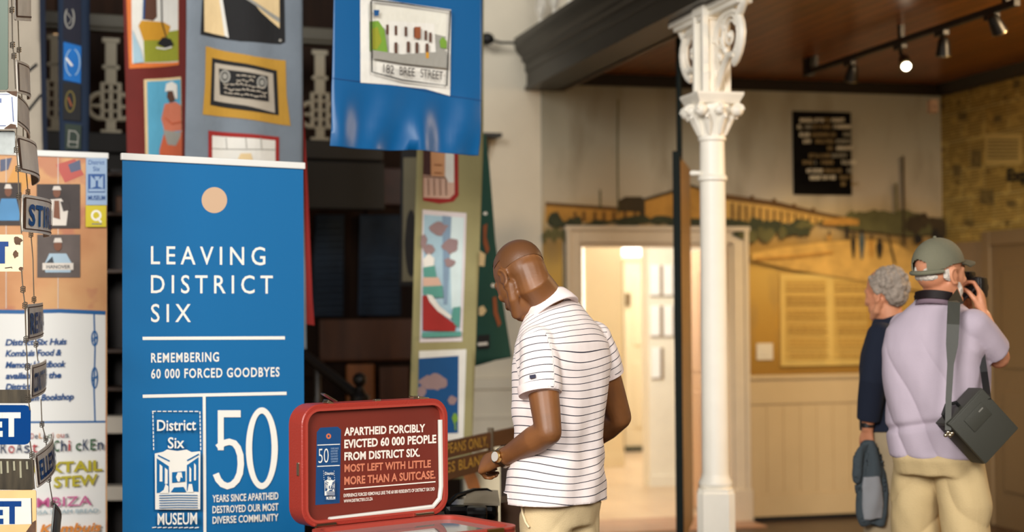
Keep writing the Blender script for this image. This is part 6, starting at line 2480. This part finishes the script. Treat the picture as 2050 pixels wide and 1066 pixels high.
# shirt: trunk and sleeves as one garment
bm = bmesh.new()
cx = lambda px, y, dd=5.2: F1.loc(at(px, y, dd))
hem = at(1115, 1003, 5.2).z
loft(bm, [F1.ring(0.01, 0.01, hem - 0.004, 0.192, 0.140, 2.2), F1.ring(0.008, 0.008, hem + 0.10, 0.186, 0.134, 2.2), F1.ring(0.0, 0.0, hem + 0.20, 0.172, 0.118, 2.3), F1.ring(-0.004, -0.004, hem + 0.33, 0.180, 0.122, 2.4),
          F1.ring(-0.004, -0.012, hem + 0.45, 0.190, 0.118, 2.5), F1.ring(-0.002, -0.014, 1.425, 0.190, 0.106, 2.4), F1.ring(0.0, -0.010, 1.48, 0.168, 0.092, 2.2), F1.ring(0.0, 0.002, 1.525, 0.122, 0.080, 2.1), F1.ring(0.0, 0.012, 1.56, 0.085, 0.074, 2.0), F1.ring(0.0, 0.02, 1.575, 0.07, 0.068, 2.0)], 40)
LS0, LS1 = Lsh + UPV * 0.004, Lsh.lerp(Lel, 0.56)
RS0, RS1 = Rsh + UPV * 0.004, Rsh.lerp(Rel, 0.44)
for s0, s1, fr_, off in ((LS0, LS1, 0.072, -RGT * 0.014), (RS0, RS1, 0.066, RGT * 0.0)):
    tube(bm, [s0, s0.lerp(s1, 0.35), s0.lerp(s1, 0.7) + off * 0.6, s1 + off * 0.8], [0.060, 0.067, 0.069, fr_ * 0.96], 24, cap=True)
    ball(bm, s0, 0.062, seg=20)
me = fuse(bm, 0.0048, 9)
# creases pulled across the back and hanging from the shoulder
lt = F1.loc(Lsh)


def shirt_folds(l, f, z):
    k = 0.0
    k += 0.55 * math.sin(l * 46 + z * 9 + 1.2 * math.sin(z * 7)) * max(0, min(1, (1.36 - z) / 0.2)) * 0.9
    k += 0.5 * math.exp(-((z - 1.13 - 0.5 * l) / 0.03) ** 2) - 0.4 * math.exp(-((z - 1.08 - 0.45 * l) / 0.025) ** 2)
    k += 0.45 * math.exp(-((z - 1.01 - 0.35 * l) / 0.022) ** 2)
    return k


cloth_noise(me, F1, 0.008, shirt_folds)
hf = at(1030, 982, 5.2).z
att = me.attributes.new('stripe', 'FLOAT', 'POINT')
vals = [0.0] * len(me.vertices)
for v in me.vertices:
    l, f, z = F1.loc(v.co)
    side_edge = f - 0.035 - 0.12 * l
    if z < hf and side_edge > (0.0 if l > -0.03 else 0.07):
        v.co.z = hf + (z - hf) * 0.05
    elif z < hem + 0.006:
        v.co.z = hem + (z - hem) * 0.2
    z = v.co.z
    st_ = z + 0.006 * math.sin(l * 16 + 0.6) + 0.0035 * math.sin(z * 38 + l * 12) - 0.012 * (l / 0.18) ** 2 - 0.01 * l
    onsleeve = False
    for s0, s1, base_ in ((LS0, LS1, 0.006), (RS0, RS1, 0.012)):
        dd, tt = seg_dist(v.co, s0, s1 + (s1 - s0) * 0.4)
        ax = (v.co - s0).dot((s1 - s0).normalized())
        lo = abs(F1.loc(v.co)[0])
        if dd < 0.082 and lo > 0.155 + max(0, (1.40 - z)) * 0.22 and ax > -0.02:
            st_ = 1.46 - ax + base_
            onsleeve = True
    w_ = max(0.0, min(1.0, (z - 1.36) / 0.12))
    yoke = w_ * w_ * (3 - 2 * w_) * 0.95 * (f + 0.10)
    if not onsleeve:
        st_ += yoke
    vals[v.index] = st_
att.data.foreach_set('value', vals)
shirt = me_obj('polo_shirt', me, STRIPE, man, 'all')
# ribbed sleeve bands
for s0, s1, r_, off in ((LS0, LS1, 0.0705, -RGT * 0.0112), (RS0, RS1, 0.0645, RGT * 0.0)):
    bm = bmesh.new()
    d = (s1 - s0).normalized()
    tube(bm, [s1 + off - d * 0.024, s1 + off - d * 0.012, s1 + off + d * 0.004], [r_ + 0.001, r_ + 0.0012, r_ - 0.001], 32)
    mesh_obj('sleeve_band', bm, PALEPINK, shirt, True)
# small sewn flag mark on the sleeve
fp = at(1059, 744, 4.86)
c0, d = LS0.lerp(LS1, 0.78), (LS1 - LS0).normalized()
q = (fp - c0) - d * (fp - c0).dot(d)
fp = c0 + d * 0.0 - RGT * 0.014 + q.normalized() * 0.0735
bm = bmesh.new()
rt = d.cross(q.normalized()).normalized()
nn = q.normalized()
for k, (u0, u1, v0, v1) in enumerate(((-0.010, 0.010, -0.006, 0.006),)):
    prism(bm, [fp + rt * u0 + d * v0, fp + rt * u1 + d * v0, fp + rt * u1 + d * v1, fp + rt * u0 + d * v1], nn * 0.002)
mesh_obj('sewn_mark', bm, mat('mark_navy', (28, 28, 56), 0.7), shirt)
# collar
bm = bmesh.new()
cc = at(1096, 612, 5.205)
cf = turn(AWAY, 50)
cl_ = turn(cf, 90)
cn = (V3((0, 0, 1)) * math.cos(0.62) + cf * math.sin(0.62)).normalized()
cy = (cf - cn * cf.dot(cn)).normalized()
prof = [(-0.036, 0.088, 0.104), (-0.014, 0.083, 0.097), (0.010, 0.074, 0.086), (0.018, 0.070, 0.082), (0.014, 0.066, 0.078), (-0.03, 0.068, 0.080), (-0.04, 0.084, 0.100)]
rings = []
N_ = 44
for h0, ra, rb in prof:
    rings.append([bm.verts.new(cc + cn * (h0 - 0.016 * max(0, math.sin(2 * PI * k / N_)) ** 3) + cl_ * (ra * math.cos(2 * PI * k / N_)) + cy * (rb * math.sin(2 * PI * k / N_))) for k in range(N_)])
skin_rings(bm, rings + [rings[0]], 0, cap=False)
mesh_obj('collar', bm, PALEPINK, shirt, 'all')

hemz = hem
tr1 = trousers('trousers', F1, KHAKI, man, hem + 0.08, 0.81, 0.146, 0.096, 0.0, ((0.078, 0.0), (-0.078, 0.0)), 0.082, 0.072, amp=0.008, fn=lambda l, f, z: 0.8 * max(0.0, min(1.0, (hemz - z) / 0.08)) * (abs(math.sin(z * 12 + abs(l) * 22 + 1.5 * noise.noise(V3((l * 5, f * 5, z * 3))))) ** 0.7 - 0.55))
# pocket welt and centre seam
bm = bmesh.new()
sl = [F1.p(0.152, 0.03, hem - 0.005), F1.p(0.158, 0.02, hem - 0.03), F1.p(0.166, 0.0, hem - 0.055), F1.p(0.166, -0.015, hem - 0.07)]
tube(bm, sl, 0.004, 6)
mesh_obj('pocket_welt', bm, mat('khaki_pale', (222, 204, 166), 0.85), tr1, True)
bm = bmesh.new()
for l in (0.085, -0.085):
    shoe(bm, F1, l, 0.02)
    mesh_obj('shoe', bm, SHOEM, man, True)
    bm = bmesh.new()
bm.free()
# wristwatch
wd = (Lwr - Lel).normalized()
bm = bmesh.new()
wx, wy = frame_axes(wd)
wc = Lel.lerp(Lwr, 0.955)
ring_ = [wc + (wx * math.cos(t) + wy * math.sin(t)) * 0.0335 for t in [i * 2 * PI / 28 for i in range(29)]]
rings = []
for i in range(28):
    t = 2 * PI * i / 28
    rd = wx * math.cos(t) + wy * math.sin(t)
    rings.append([bm.verts.new(wc + rd * r0 + wd * w0) for r0, w0 in ((0.031, -0.009), (0.0355, -0.009), (0.0355, 0.009), (0.031, 0.009))])
skin_rings(bm, rings + [rings[0]], 0, cap=False)
wa = mesh_obj('wristwatch', bm, mat('watch_steel', (186, 172, 150), 0.22, 1.0), man, True)
wn_ = (-FWD * 0.82 + UPV * 0.30 - RGT * 0.25)
wn_ = (wn_ - wd * wn_.dot(wd)).normalized()
bm = bmesh.new()
tube(bm, [wc + wn_ * 0.030, wc + wn_ * 0.040, wc + wn_ * 0.042], [0.021, 0.021, 0.018], 24)
mesh_obj('watch_case', bm, mat('watch_gold', (196, 160, 100), 0.25, 1.0), wa, True)
bm = bmesh.new()
tube(bm, [wc + wn_ * 0.0415, wc + wn_ * 0.0432], [0.0165, 0.016], 24)
mesh_obj('watch_dial', bm, mat('watch_dial', (190, 186, 178), 0.3), wa, True)

# ================================================================== visitor with cap, camera and shoulder bag
F2 = Fig(1880, 6.1, -38)
old = thing('person', 'person in a grey-green cap and pale lilac shirt raising a camera', 'person', F2.o)
Lsh, Rsh = at(1812, 656, 6.22), at(1946, 652, 5.99)
Lel, Rel = at(1856, 716, 6.46), at(1999, 716, 6.07)
Lwr, Rwr = at(1924, 650, 6.36), at(1969, 634, 6.15)
HC = at(1884, 548, 6.1)
HM = head_mtx(HC, -60, -3)
bm = bmesh.new()
add_head(bm, HM, 1.0)
tube(bm, [at(1876, 632, 6.1), at(1878, 604, 6.1), at(1882, 570, 6.09)], [0.070, 0.063, 0.062], 20, round_end=True)
loft(bm, [F2.ring(0, 0, 0.90, 0.12, 0.085), F2.ring(0, 0, 1.08, 0.14, 0.10), F2.ring(0, 0, 1.28, 0.165, 0.12), F2.ring(0, 0, 1.42, 0.165, 0.10), F2.ring(0, 0, 1.50, 0.10, 0.08)], 28)
for l in (0.095, -0.095):
    limb(bm, [F2.p(l, 0, 0.86), F2.p(l, 0.01, 0.48), F2.p(l, -0.01, 0.10)], [0.065, 0.05, 0.038])
arm(bm, Lsh, Lel, Lwr)
arm(bm, Rsh, Rel, Rwr, (0.05, 0.048, 0.043, 0.043, 0.029))
# right hand wraps the camera body, left hand cradles the lens
rd_ = at(1958, 560, 6.20) - Rwr
add_hand(bm, Rwr + rd_.normalized() * 0.01, rd_, RGT * 1.0 + -FWD * 0.5, -FWD, ((20, 60, 40), (25, 65, 40), (28, 65, 45), (30, 60, 45)), (0.55, 0.3), 0.98)
ld_ = at(1938, 575, 6.24) - Lwr
add_hand(bm, Lwr + ld_.normalized() * 0.01, ld_, -FWD * 0.9 + RGT * 0.2, -RGT, ((15, 25, 15), (20, 35, 20), (22, 40, 25), (25, 40, 25)), (0.6, 0.3), 0.96)
me_obj('body', fuse(bm, 0.005, 3), SKIN_F, old, 'all')
add_eyes(HM, old, 'grey')
HAIRW = mat('white_hair', (214, 204, 192), 0.85, bump=0.6, bscale=140)
bm = bmesh.new()
for s in (-1, 1):
    ball(bm, HM @ V3((s * 0.069, -0.030, -0.006)), (0.010, 0.032, 0.026), seg=16, mtx=HM.to_3x3())
    ball(bm, HM @ V3((s * 0.058, 0.030, -0.066)), (0.012, 0.020, 0.034), seg=16, mtx=HM.to_3x3())
ball(bm, HM @ V3((0, -0.094, 0.012)), (0.050, 0.016, 0.034), seg=16, mtx=HM.to_3x3())
ball(bm, HM @ V3((0, -0.076, -0.010)), (0.060, 0.032, 0.020), seg=16, mtx=HM.to_3x3())
me = fuse(bm, 0.005, 3)
for v in me.vertices:
    v.co += v.normal * 0.004 * noise.noise(v.co * 70)
me_obj('white_hair', me, HAIRW, old, 'all')
# cap
CAPM = mat('cap_grey_green', (112, 110, 90), 0.85, bump=0.25, bscale=220, var=0.08)
bm = bmesh.new()
t = bmesh.new()
bmesh.ops.create_uvsphere(t, u_segments=120, v_segments=84, radius=1.0)
dele = [v for v in t.verts if v.co.z < -0.02 - 0.26 * max(0, -v.co.y) or (v.co.y < -0.5 and abs(v.co.x) < 0.42 and v.co.z < 0.30 - 0.9 * v.co.x ** 2 and v.co.z > -0.10)]
bmesh.ops.delete(t, geom=dele, context='VERTS')
capm = HM @ Matrix.Translation((0, -0.014, 0.036)) @ Matrix.Rotation(math.radians(5), 4, 'X') @ Matrix.Diagonal((0.0875, 0.112, 0.104, 1))
bmesh.ops.transform(t, matrix=capm, verts=t.verts)
bmesh.ops.solidify(t, geom=list(t.faces), thickness=0.004)
add(bm, t)
ball(bm, capm @ V3((0, 0, 1.01)), 0.007, seg=10)
cap = mesh_obj('cap', bm, CAPM, old, True)
bm = bmesh.new()
rings = []
for j in range(7):
    v = j / 6
    row = []
    for i in range(17):
        u = -1 + 2 * i / 16
        y = 0.084 + v * 0.085 * math.sqrt(max(0, 1 - 0.75 * u * u)) - 0.050 * u * u
        row.append(HM @ V3((u * 0.078, y, 0.052 - 0.018 * u * u - 0.012 * v * v)))
    rings.append(row)
for off in (0.0, -0.004):
    vs = [[bm.verts.new(p + (HM.to_3x3() @ V3((0, 0, 1))) * off) for p in row] for row in rings]
    for j in range(6):
        for i in range(16):
            bm.faces.new((vs[j][i], vs[j][i + 1], vs[j + 1][i + 1], vs[j + 1][i]))
mesh_obj('cap_bill', bm, mat('cap_bill_dark', (66, 66, 52), 0.85), cap, 'all')
bm = bmesh.new()
tube(bm, [capm @ V3((math.sin(q) * 1.03, -math.cos(q) * 1.03, -0.20)) for q in [-1.1 + i * 0.22 for i in range(11)]], 0.008, 8)
mesh_obj('cap_strap', bm, CAPM, cap, True)
# lilac shirt
LILAC = mat('lilac_cotton', (182, 168, 181), 0.85, bump=0.15, bscale=260, var=0.03)
bm = bmesh.new()
hem = at(1880, 914, 6.1).z
loft(bm, [F2.ring(0.004, 0.0, hem, 0.184, 0.146, 2.3), F2.ring(0.006, 0, hem + 0.08, 0.190, 0.152, 2.3), F2.ring(0.006, 0, hem + 0.22, 0.196, 0.158, 2.4), F2.ring(0.004, -0.004, hem + 0.36, 0.200, 0.154, 2.5),
          F2.ring(0.002, -0.012, 1.37, 0.206, 0.140, 2.5), F2.ring(0.0, -0.012, 1.45, 0.196, 0.118, 2.4), F2.ring(0, -0.006, 1.51, 0.150, 0.095, 2.2), F2.ring(0, 0.0, 1.555, 0.09, 0.082, 2.1), F2.ring(0, 0.004, 1.59, 0.07, 0.07, 2.0)], 40)
for s0, s1, r1 in ((Rsh, Rsh.lerp(Rel, 0.84), 0.066), (Lsh, Lsh.lerp(Lel, 0.8), 0.066)):
    tube(bm, [s0, s0.lerp(s1, 0.5), s1], [0.066, 0.068, r1], 24)
    ball(bm, s0, 0.066, seg=20)
me = fuse(bm, 0.0055, 8)


def lilac_folds(l, f, z):
    t_ = l * 20 - z * 11 + 1.6 * noise.noise(V3((l * 3, f * 3, z * 3)))
    k = 1.1 * (abs(math.sin(t_)) ** 0.6 - 0.5) * max(0.0, min(1.0, (1.44 - z) / 0.15))
    k -= 1.2 * math.exp(-((z - hem - 0.13 + 0.15 * l) / 0.014) ** 2)
    return k


cloth_noise(me, F2, 0.010, lilac_folds)
sh2 = me_obj('shirt', me, LILAC, old, 'all')
bm = bmesh.new()
cc = at(1877, 603, 6.1)
pr = [(-0.028, 0.084, 0.088), (-0.012, 0.080, 0.084), (0.002, 0.073, 0.077), (0.0, 0.068, 0.072), (-0.028, 0.072, 0.076)]
rings = []
cn = (V3((0, 0, 1)) * 0.97 + F2.f * 0.24).normalized()
cy = (F2.f - cn * F2.f.dot(cn)).normalized()
for h0, ra, rb in pr:
    rings.append([bm.verts.new(cc + cn * h0 + F2.l * (ra * math.cos(2 * PI * k / 40)) + cy * (rb * math.sin(2 * PI * k / 40))) for k in range(40)])
skin_rings(bm, rings + [rings[0]], 0, cap=False)
mesh_obj('collar', bm, mat('collar_lilac_dark', (120, 100, 112), 0.85), sh2, 'all')
tr2 = trousers('trousers', F2, KHAKI2, old, hem + 0.08, 0.87, 0.168, 0.134, 0.0, ((0.105, 0.02), (-0.112, -0.03)), 0.094, 0.088, amp=0.012, fn=lambda l, f, z: 0.9 * max(0.0, min(1.0, (0.93 - z) / 0.12)) * (abs(math.sin(z * 13 + abs(l) * 16 + 1.5 * noise.noise(V3((l * 5, f * 5, z * 3))))) ** 0.7 - 0.55))
for l in (0.105, -0.112):
    bm = bmesh.new()
    shoe(bm, F2, l, 0.02)
    mesh_obj('shoe', bm, SHOEM, old, True)

# camera held up to the eye, with its neck strap
CB = mat('camera_black', (16, 16, 17), 0.4)
cm_ = head_mtx(HC, -46, 0)
cam_c = at(1936, 574, 6.235)
cm_.translation = cam_c
cx_ = thing('camera', 'black camera with neck strap held up by the person in the cap', 'camera', cam_c)
bm = bmesh.new()
box(bm, (-0.066, -0.022, -0.046), (0.066, 0.026, 0.038), mtx=cm_, bev=0.010)
box(bm, (-0.026, -0.026, 0.030), (0.026, 0.030, 0.060), mtx=cm_, bev=0.010)
box(bm, (0.036, -0.016, -0.046), (0.072, 0.040, 0.036), mtx=cm_, bev=0.012)
mesh_obj('camera_body', bm, CB, cx_, True)
bm = bmesh.new()
tube(bm, [cm_ @ V3((-0.008, 0.026, -0.004)), cm_ @ V3((-0.008, 0.06, -0.004)), cm_ @ V3((-0.008, 0.062, -0.004)), cm_ @ V3((-0.008, 0.115, -0.004))], [0.034, 0.034, 0.038, 0.038], 24)
mesh_obj('camera_lens', bm, CB, cx_, True)
bm = bmesh.new()
box(bm, (-0.018, -0.034, 0.032), (0.018, -0.024, 0.054), mtx=cm_, bev=0.004)
mesh_obj('eyepiece', bm, CB, cx_)
bm = bmesh.new()
ns = [cc + cn * 0.006 + F2.l * (0.088 * math.cos(t)) + cy * (0.092 * math.sin(t)) for t in [PI + 0.5 + i * 0.26 for i in range(9)]]
fl = 0.016
pts = [cm_ @ V3((-0.07, 0.0, 0.01))] + [at(1915, 610, 6.25)] + [at(1898, 612, 6.16)]
rows = []
for p in ns:
    rows.append((p + cn * -fl, p + cn * fl))
vs = [[bm.verts.new(q) for q in r_] for r_ in rows]
for r0, r1 in zip(vs, vs[1:]):
    bm.faces.new((r0[0], r1[0], r1[1], r0[1]))
bmesh.ops.solidify(bm, geom=list(bm.faces), thickness=0.003)
tube(bm, [ns[-1], at(1918, 612, 6.14), cm_ @ V3((0.068, 0.0, 0.02))], 0.006, 6)
tube(bm, [ns[0], at(1880, 640, 6.34), cm_ @ V3((-0.066, 0.0, 0.02))], 0.006, 6)
mesh_obj('neck_strap', bm, mat('strap_black_red', (34, 20, 22), 0.6), cx_, True)

# shoulder bag
BAGM = mat('bag_olive_black', (54, 54, 46), 0.55, bump=0.1, bscale=300)
BAGK = mat('bag_black', (14, 14, 14), 0.6)
SA, SB, SD = at(1900, 853, 5.77), at(1975, 793, 5.73), at(1966, 937, 5.79)
e1 = (SB - SA)
w_ = e1.length * 1.0
e1.normalize()
e2 = SD - SA
e2 = (e2 - e1 * e2.dot(e1))
h_ = e2.length
e2.normalize()
e3 = e1.cross(e2)
if e3.dot(CAM - SA) < 0:
    e3 = -e3
qr = Matrix.Rotation(math.radians(24), 3, e2)
if (qr @ e1).dot(FWD) < 0:
    qr = Matrix.Rotation(math.radians(-24), 3, e2)
e1, e3 = qr @ e1, qr @ e3
w_ *= 1.08
bagm = Matrix((e1, e2, e3)).transposed().to_4x4()
bagm.translation = SA
bg = thing('shoulder_bag', 'dark olive-black shoulder bag hanging tilted at the hip of the person in the cap', 'bag', SA)
bm = bmesh.new()
box(bm, (0, 0.0, -0.11), (w_, h_, -0.002), mtx=bagm, bev=0.012)
mesh_obj('bag_body', bm, BAGK, bg, True)
bm = bmesh.new()
box(bm, (0.002, -0.004, -0.012), (w_ + 0.003, h_ * 0.985, 0.006), mtx=bagm, bev=0.005)
box(bm, (0.0, -0.010, -0.10), (w_ + 0.003, 0.004, 0.004), mtx=bagm, bev=0.004)
mesh_obj('front_flap', bm, BAGM, bg, True)
bm = bmesh.new()
box(bm, (w_ * 0.28, h_ * 0.12, 0.005), (w_ * 0.8, h_ * 0.42, 0.010), mtx=bagm, bev=0.002)
fl_ = mesh_obj('flap_pocket', bm, BAGM, bg, True)
bm = bmesh.new()
box(bm, (w_ * 0.62, h_ * 0.2, 0.0095), (w_ * 0.74, h_ * 0.225, 0.0112), mtx=bagm)
mesh_obj('name_plate', bm, mat('plate_grey', (126, 124, 116), 0.4), bg)
bm = bmesh.new()
tube(bm, [bagm @ V3((w_ * 0.10, 0.0, -0.04)), bagm @ V3((w_ * 0.12, -0.035, -0.03)), bagm @ V3((w_ * 0.3, -0.05, -0.03)), bagm @ V3((w_ * 0.48, -0.03, -0.03)), bagm @ V3((w_ * 0.5, 0.0, -0.04))], 0.007, 8)
mesh_obj('grab_handle', bm, BAGK, bg, True)


def ribbon(name, pts, wd, nrm, m, parent, th=0.003):
    bm = bmesh.new()
    rows = []
    for i, p in enumerate(pts):
        d = (pts[min(i + 1, len(pts) - 1)] - pts[max(i - 1, 0)]).normalized()
        s = d.cross(nrm).normalized()
        w2 = wd[i] / 2
        rows.append([bm.verts.new(p + s * a_ + nrm * b_) for a_, b_ in ((-w2, -th / 2), (w2, -th / 2), (w2, th / 2), (-w2, th / 2))])
    skin_rings(bm, rows)
    return mesh_obj(name, bm, m, parent)


nb_ = (CAM - SA).normalized()
ribbon('shoulder_strap', [at(1922, 610, 6.02), at(1916, 590, 5.975), at(1910, 605, 5.91), at(1908, 650, 5.86), at(1906, 690, 5.85), at(1903, 730, 5.83), at(1899, 800, 5.80), at(1898, 862, 5.78)],
       [0.03, 0.045, 0.046, 0.046, 0.044, 0.024, 0.022, 0.022], nb_, BAGM, bg)
ribbon('shoulder_strap', [at(1962, 690, 6.0), at(1970, 745, 5.94), at(1976, 790, 5.83), at(1978, 800, 5.80)], [0.026, 0.026, 0.026, 0.024], nb_, BAGK, bg)
bm = bmesh.new()
for q in ((1898, 866), (1902, 872), (1893, 872), (1906, 868)):
    ball(bm, at(q[0], q[1], 5.765), 0.008, seg=10)
mesh_obj('strap_buckle', bm, CHROME, bg, True)

# ================================================================== grey-haired visitor in navy
F3 = Fig(1796, 6.98, 36)
wo = thing('person', 'grey-haired person in a navy jacket standing in front of the mural', 'person', F3.o)
Lsh, Rsh = at(1764, 676, 6.89), at(1846, 668, 7.11)
Lel, Rel = at(1748, 766, 6.83), at(1850, 770, 7.23)
Lwr, Rwr = at(1737, 856, 6.87), at(1830, 840, 7.33)
HC = at(1772, 588, 6.99)
HM = head_mtx(HC, 38, 6)
bm = bmesh.new()
add_head(bm, HM, 0.95)
tube(bm, [at(1785, 668, 6.99), at(1782, 640, 6.99), at(1776, 604, 6.99)], [0.068, 0.058, 0.058], 20, round_end=True)
loft(bm, [F3.ring(0, 0, 0.86, 0.15, 0.11), F3.ring(0, 0, 1.05, 0.15, 0.11), F3.ring(0, 0, 1.28, 0.155, 0.11), F3.ring(0, 0, 1.38, 0.14, 0.09), F3.ring(0, 0, 1.44, 0.08, 0.07)], 24)
for l in (0.09, -0.09):
    limb(bm, [F3.p(l, 0, 0.88), F3.p(l, 0.01, 0.46), F3.p(l, -0.01, 0.10)], [0.08, 0.055, 0.04])
arm(bm, Lsh, Lel, Lwr, (0.046, 0.042, 0.036, 0.038, 0.027))
arm(bm, Rsh, Rel, Rwr, (0.046, 0.042, 0.036, 0.038, 0.027))
add_hand(bm, Lwr + V3((0, 0, -0.012)), at(1735, 905, 6.90) - Lwr, -FWD * 0.6 - RGT * 0.7, F3.f, ((35, 50, 30), (40, 55, 30), (42, 55, 30), (45, 55, 30)), (0.5, 0.2), 0.95)
add_hand(bm, Rwr, Rwr - Rel, RGT, F3.f, ((30, 40, 30),) * 4, (0.5, 0.2), 0.95)
me_obj('body', fuse(bm, 0.0055, 3), SKIN_F, wo, 'all')
add_eyes(HM, wo, 'grey', 0.95)
bm = bmesh.new()
random.seed(21)
ball(bm, HM @ V3((0, -0.022, 0.036)), (0.076, 0.090, 0.082), seg=20, mtx=HM.to_3x3())
ball(bm, HM @ V3((0, -0.062, -0.012)), (0.064, 0.046, 0.056), seg=18, mtx=HM.to_3x3())
for k in range(120):
    t, z = random.uniform(0, 2 * PI), random.uniform(-0.55, 1.0)
    r_ = math.sqrt(max(0, 1 - z * z))
    y = r_ * math.sin(t)
    if y > 0.55 and z < 0.45 or (y > 0.15 and z < -0.1):
        continue
    ball(bm, HM @ V3((0.077 * r_ * math.cos(t), -0.022 + 0.090 * y, 0.034 + 0.080 * z)), random.uniform(0.009, 0.016), seg=8)
me = fuse(bm, 0.005, 2)
for v in me.vertices:
    v.co += v.normal * 0.005 * noise.noise(v.co * 60)
me_obj('curly_hair', me, mat('grey_hair', (150, 138, 126), 0.85, var=0.25, scale=60, bump=0.5, bscale=160), wo, 'all')
NAVYC = mat('navy_fleece', (16, 26, 46), 0.9, bump=0.2, bscale=200)
bm = bmesh.new()
hem = at(1790, 862, 6.98).z
loft(bm, [F3.ring(0, 0, hem, 0.176, 0.13), F3.ring(0, 0, hem + 0.15, 0.172, 0.128), F3.ring(0, 0, hem + 0.28, 0.176, 0.128), F3.ring(0, -0.008, 1.33, 0.182, 0.118), F3.ring(0, -0.008, 1.40, 0.165, 0.10), F3.ring(0, 0, 1.45, 0.11, 0.085), F3.ring(0, 0.005, 1.50, 0.07, 0.072)], 36)
for s0, e_, w0 in ((Lsh, Lel, Lwr), (Rsh, Rel, Rwr)):
    tube(bm, [s0, s0.lerp(e_, 0.5), e_, e_.lerp(w0, 0.5), e_.lerp(w0, 0.84)], [0.070, 0.070, 0.064, 0.058, 0.054], 24)
    ball(bm, s0, 0.070, seg=18)
me = fuse(bm, 0.006, 4)
cloth_noise(me, F3, 0.010)
jk = me_obj('jacket', me, NAVYC, wo, 'all')
bm = bmesh.new()
cc = at(1782, 652, 6.99)
rings = []
for h0, ra, rb in ((-0.03, 0.086, 0.092), (0.0, 0.080, 0.084), (0.03, 0.072, 0.076), (0.028, 0.066, 0.070), (-0.02, 0.07, 0.074)):
    rings.append([bm.verts.new(cc + V3((0, 0, h0)) + F3.l * (ra * math.cos(2 * PI * k / 36)) + F3.f * (rb * math.sin(2 * PI * k / 36))) for k in range(36)])
skin_rings(bm, rings + [rings[0]], 0, cap=False)
mesh_obj('jacket_collar', bm, NAVYC, jk, 'all')
trousers('trousers', F3, mat('stone_trousers', (164, 146, 116), 0.85, var=0.04), wo, hem + 0.08, 0.78, 0.165, 0.125, 0.0, ((0.09, 0.0), (-0.09, 0.0)), 0.09, 0.078, amp=0.012)
bm = bmesh.new()
tube(bm, [Lwr + V3((0, 0, 0.02)), Lwr + V3((0, 0, 0.0))], 0.031, 20)
mesh_obj('wrist_strap', bm, mat('wrist_black', (20, 18, 18), 0.5), wo, True)
for l in (0.09, -0.09):
    bm = bmesh.new()
    shoe(bm, F3, l, 0.02)
    mesh_obj('shoe', bm, SHOEM, wo, True)
# spare jacket hanging from the hand
SC_D, SC_L = mat('slate_knit', (64, 74, 80), 0.9, bump=0.2, bscale=120), mat('pale_grey_lining', (146, 148, 152), 0.9)
gp = at(1736, 884, 6.87)
o = thing('carried_jacket', 'slate grey jacket with pale lining hanging from the hand of the person in navy', 'jacket', gp)
for nm, m_, rows in (('jacket_shell', SC_D, ((884, 1738, 12, 0.018), (905, 1738, 22, 0.026), (945, 1742, 30, 0.034), (985, 1744, 32, 0.036), (1030, 1746, 30, 0.034), (1052, 1748, 24, 0.026))),
                     ('sleeve', SC_D, ((890, 1730, 9, 0.016), (920, 1721, 11, 0.022), (950, 1719, 11, 0.022), (968, 1720, 9, 0.018))),
                     ('lining', SC_L, ((955, 1744, 16, 0.016), (975, 1746, 22, 0.022), (1010, 1748, 22, 0.022), (1040, 1748, 18, 0.016)))):
    bm = bmesh.new()
    dz = -0.030 if nm == 'lining' else (-0.012 if nm == 'sleeve' else 0.0)
    loft(bm, [(at(x, y, 6.84 + dz), RGT * (hw * 6.84 / FPX), AWAY * dp, 2.2) for y, x, hw, dp in rows], 28)
    me = fuse(bm, 0.005, 3)
    for v in me.vertices:
        l, f, z = F3.loc(v.co)
        v.co += v.normal * ((0.003 if nm == 'lining' else 0.009) * math.sin(l * 90 + 2 * math.sin(z * 9)) + 0.004 * noise.noise(v.co * 14))
    me_obj(nm, me, m_, o, 'all')
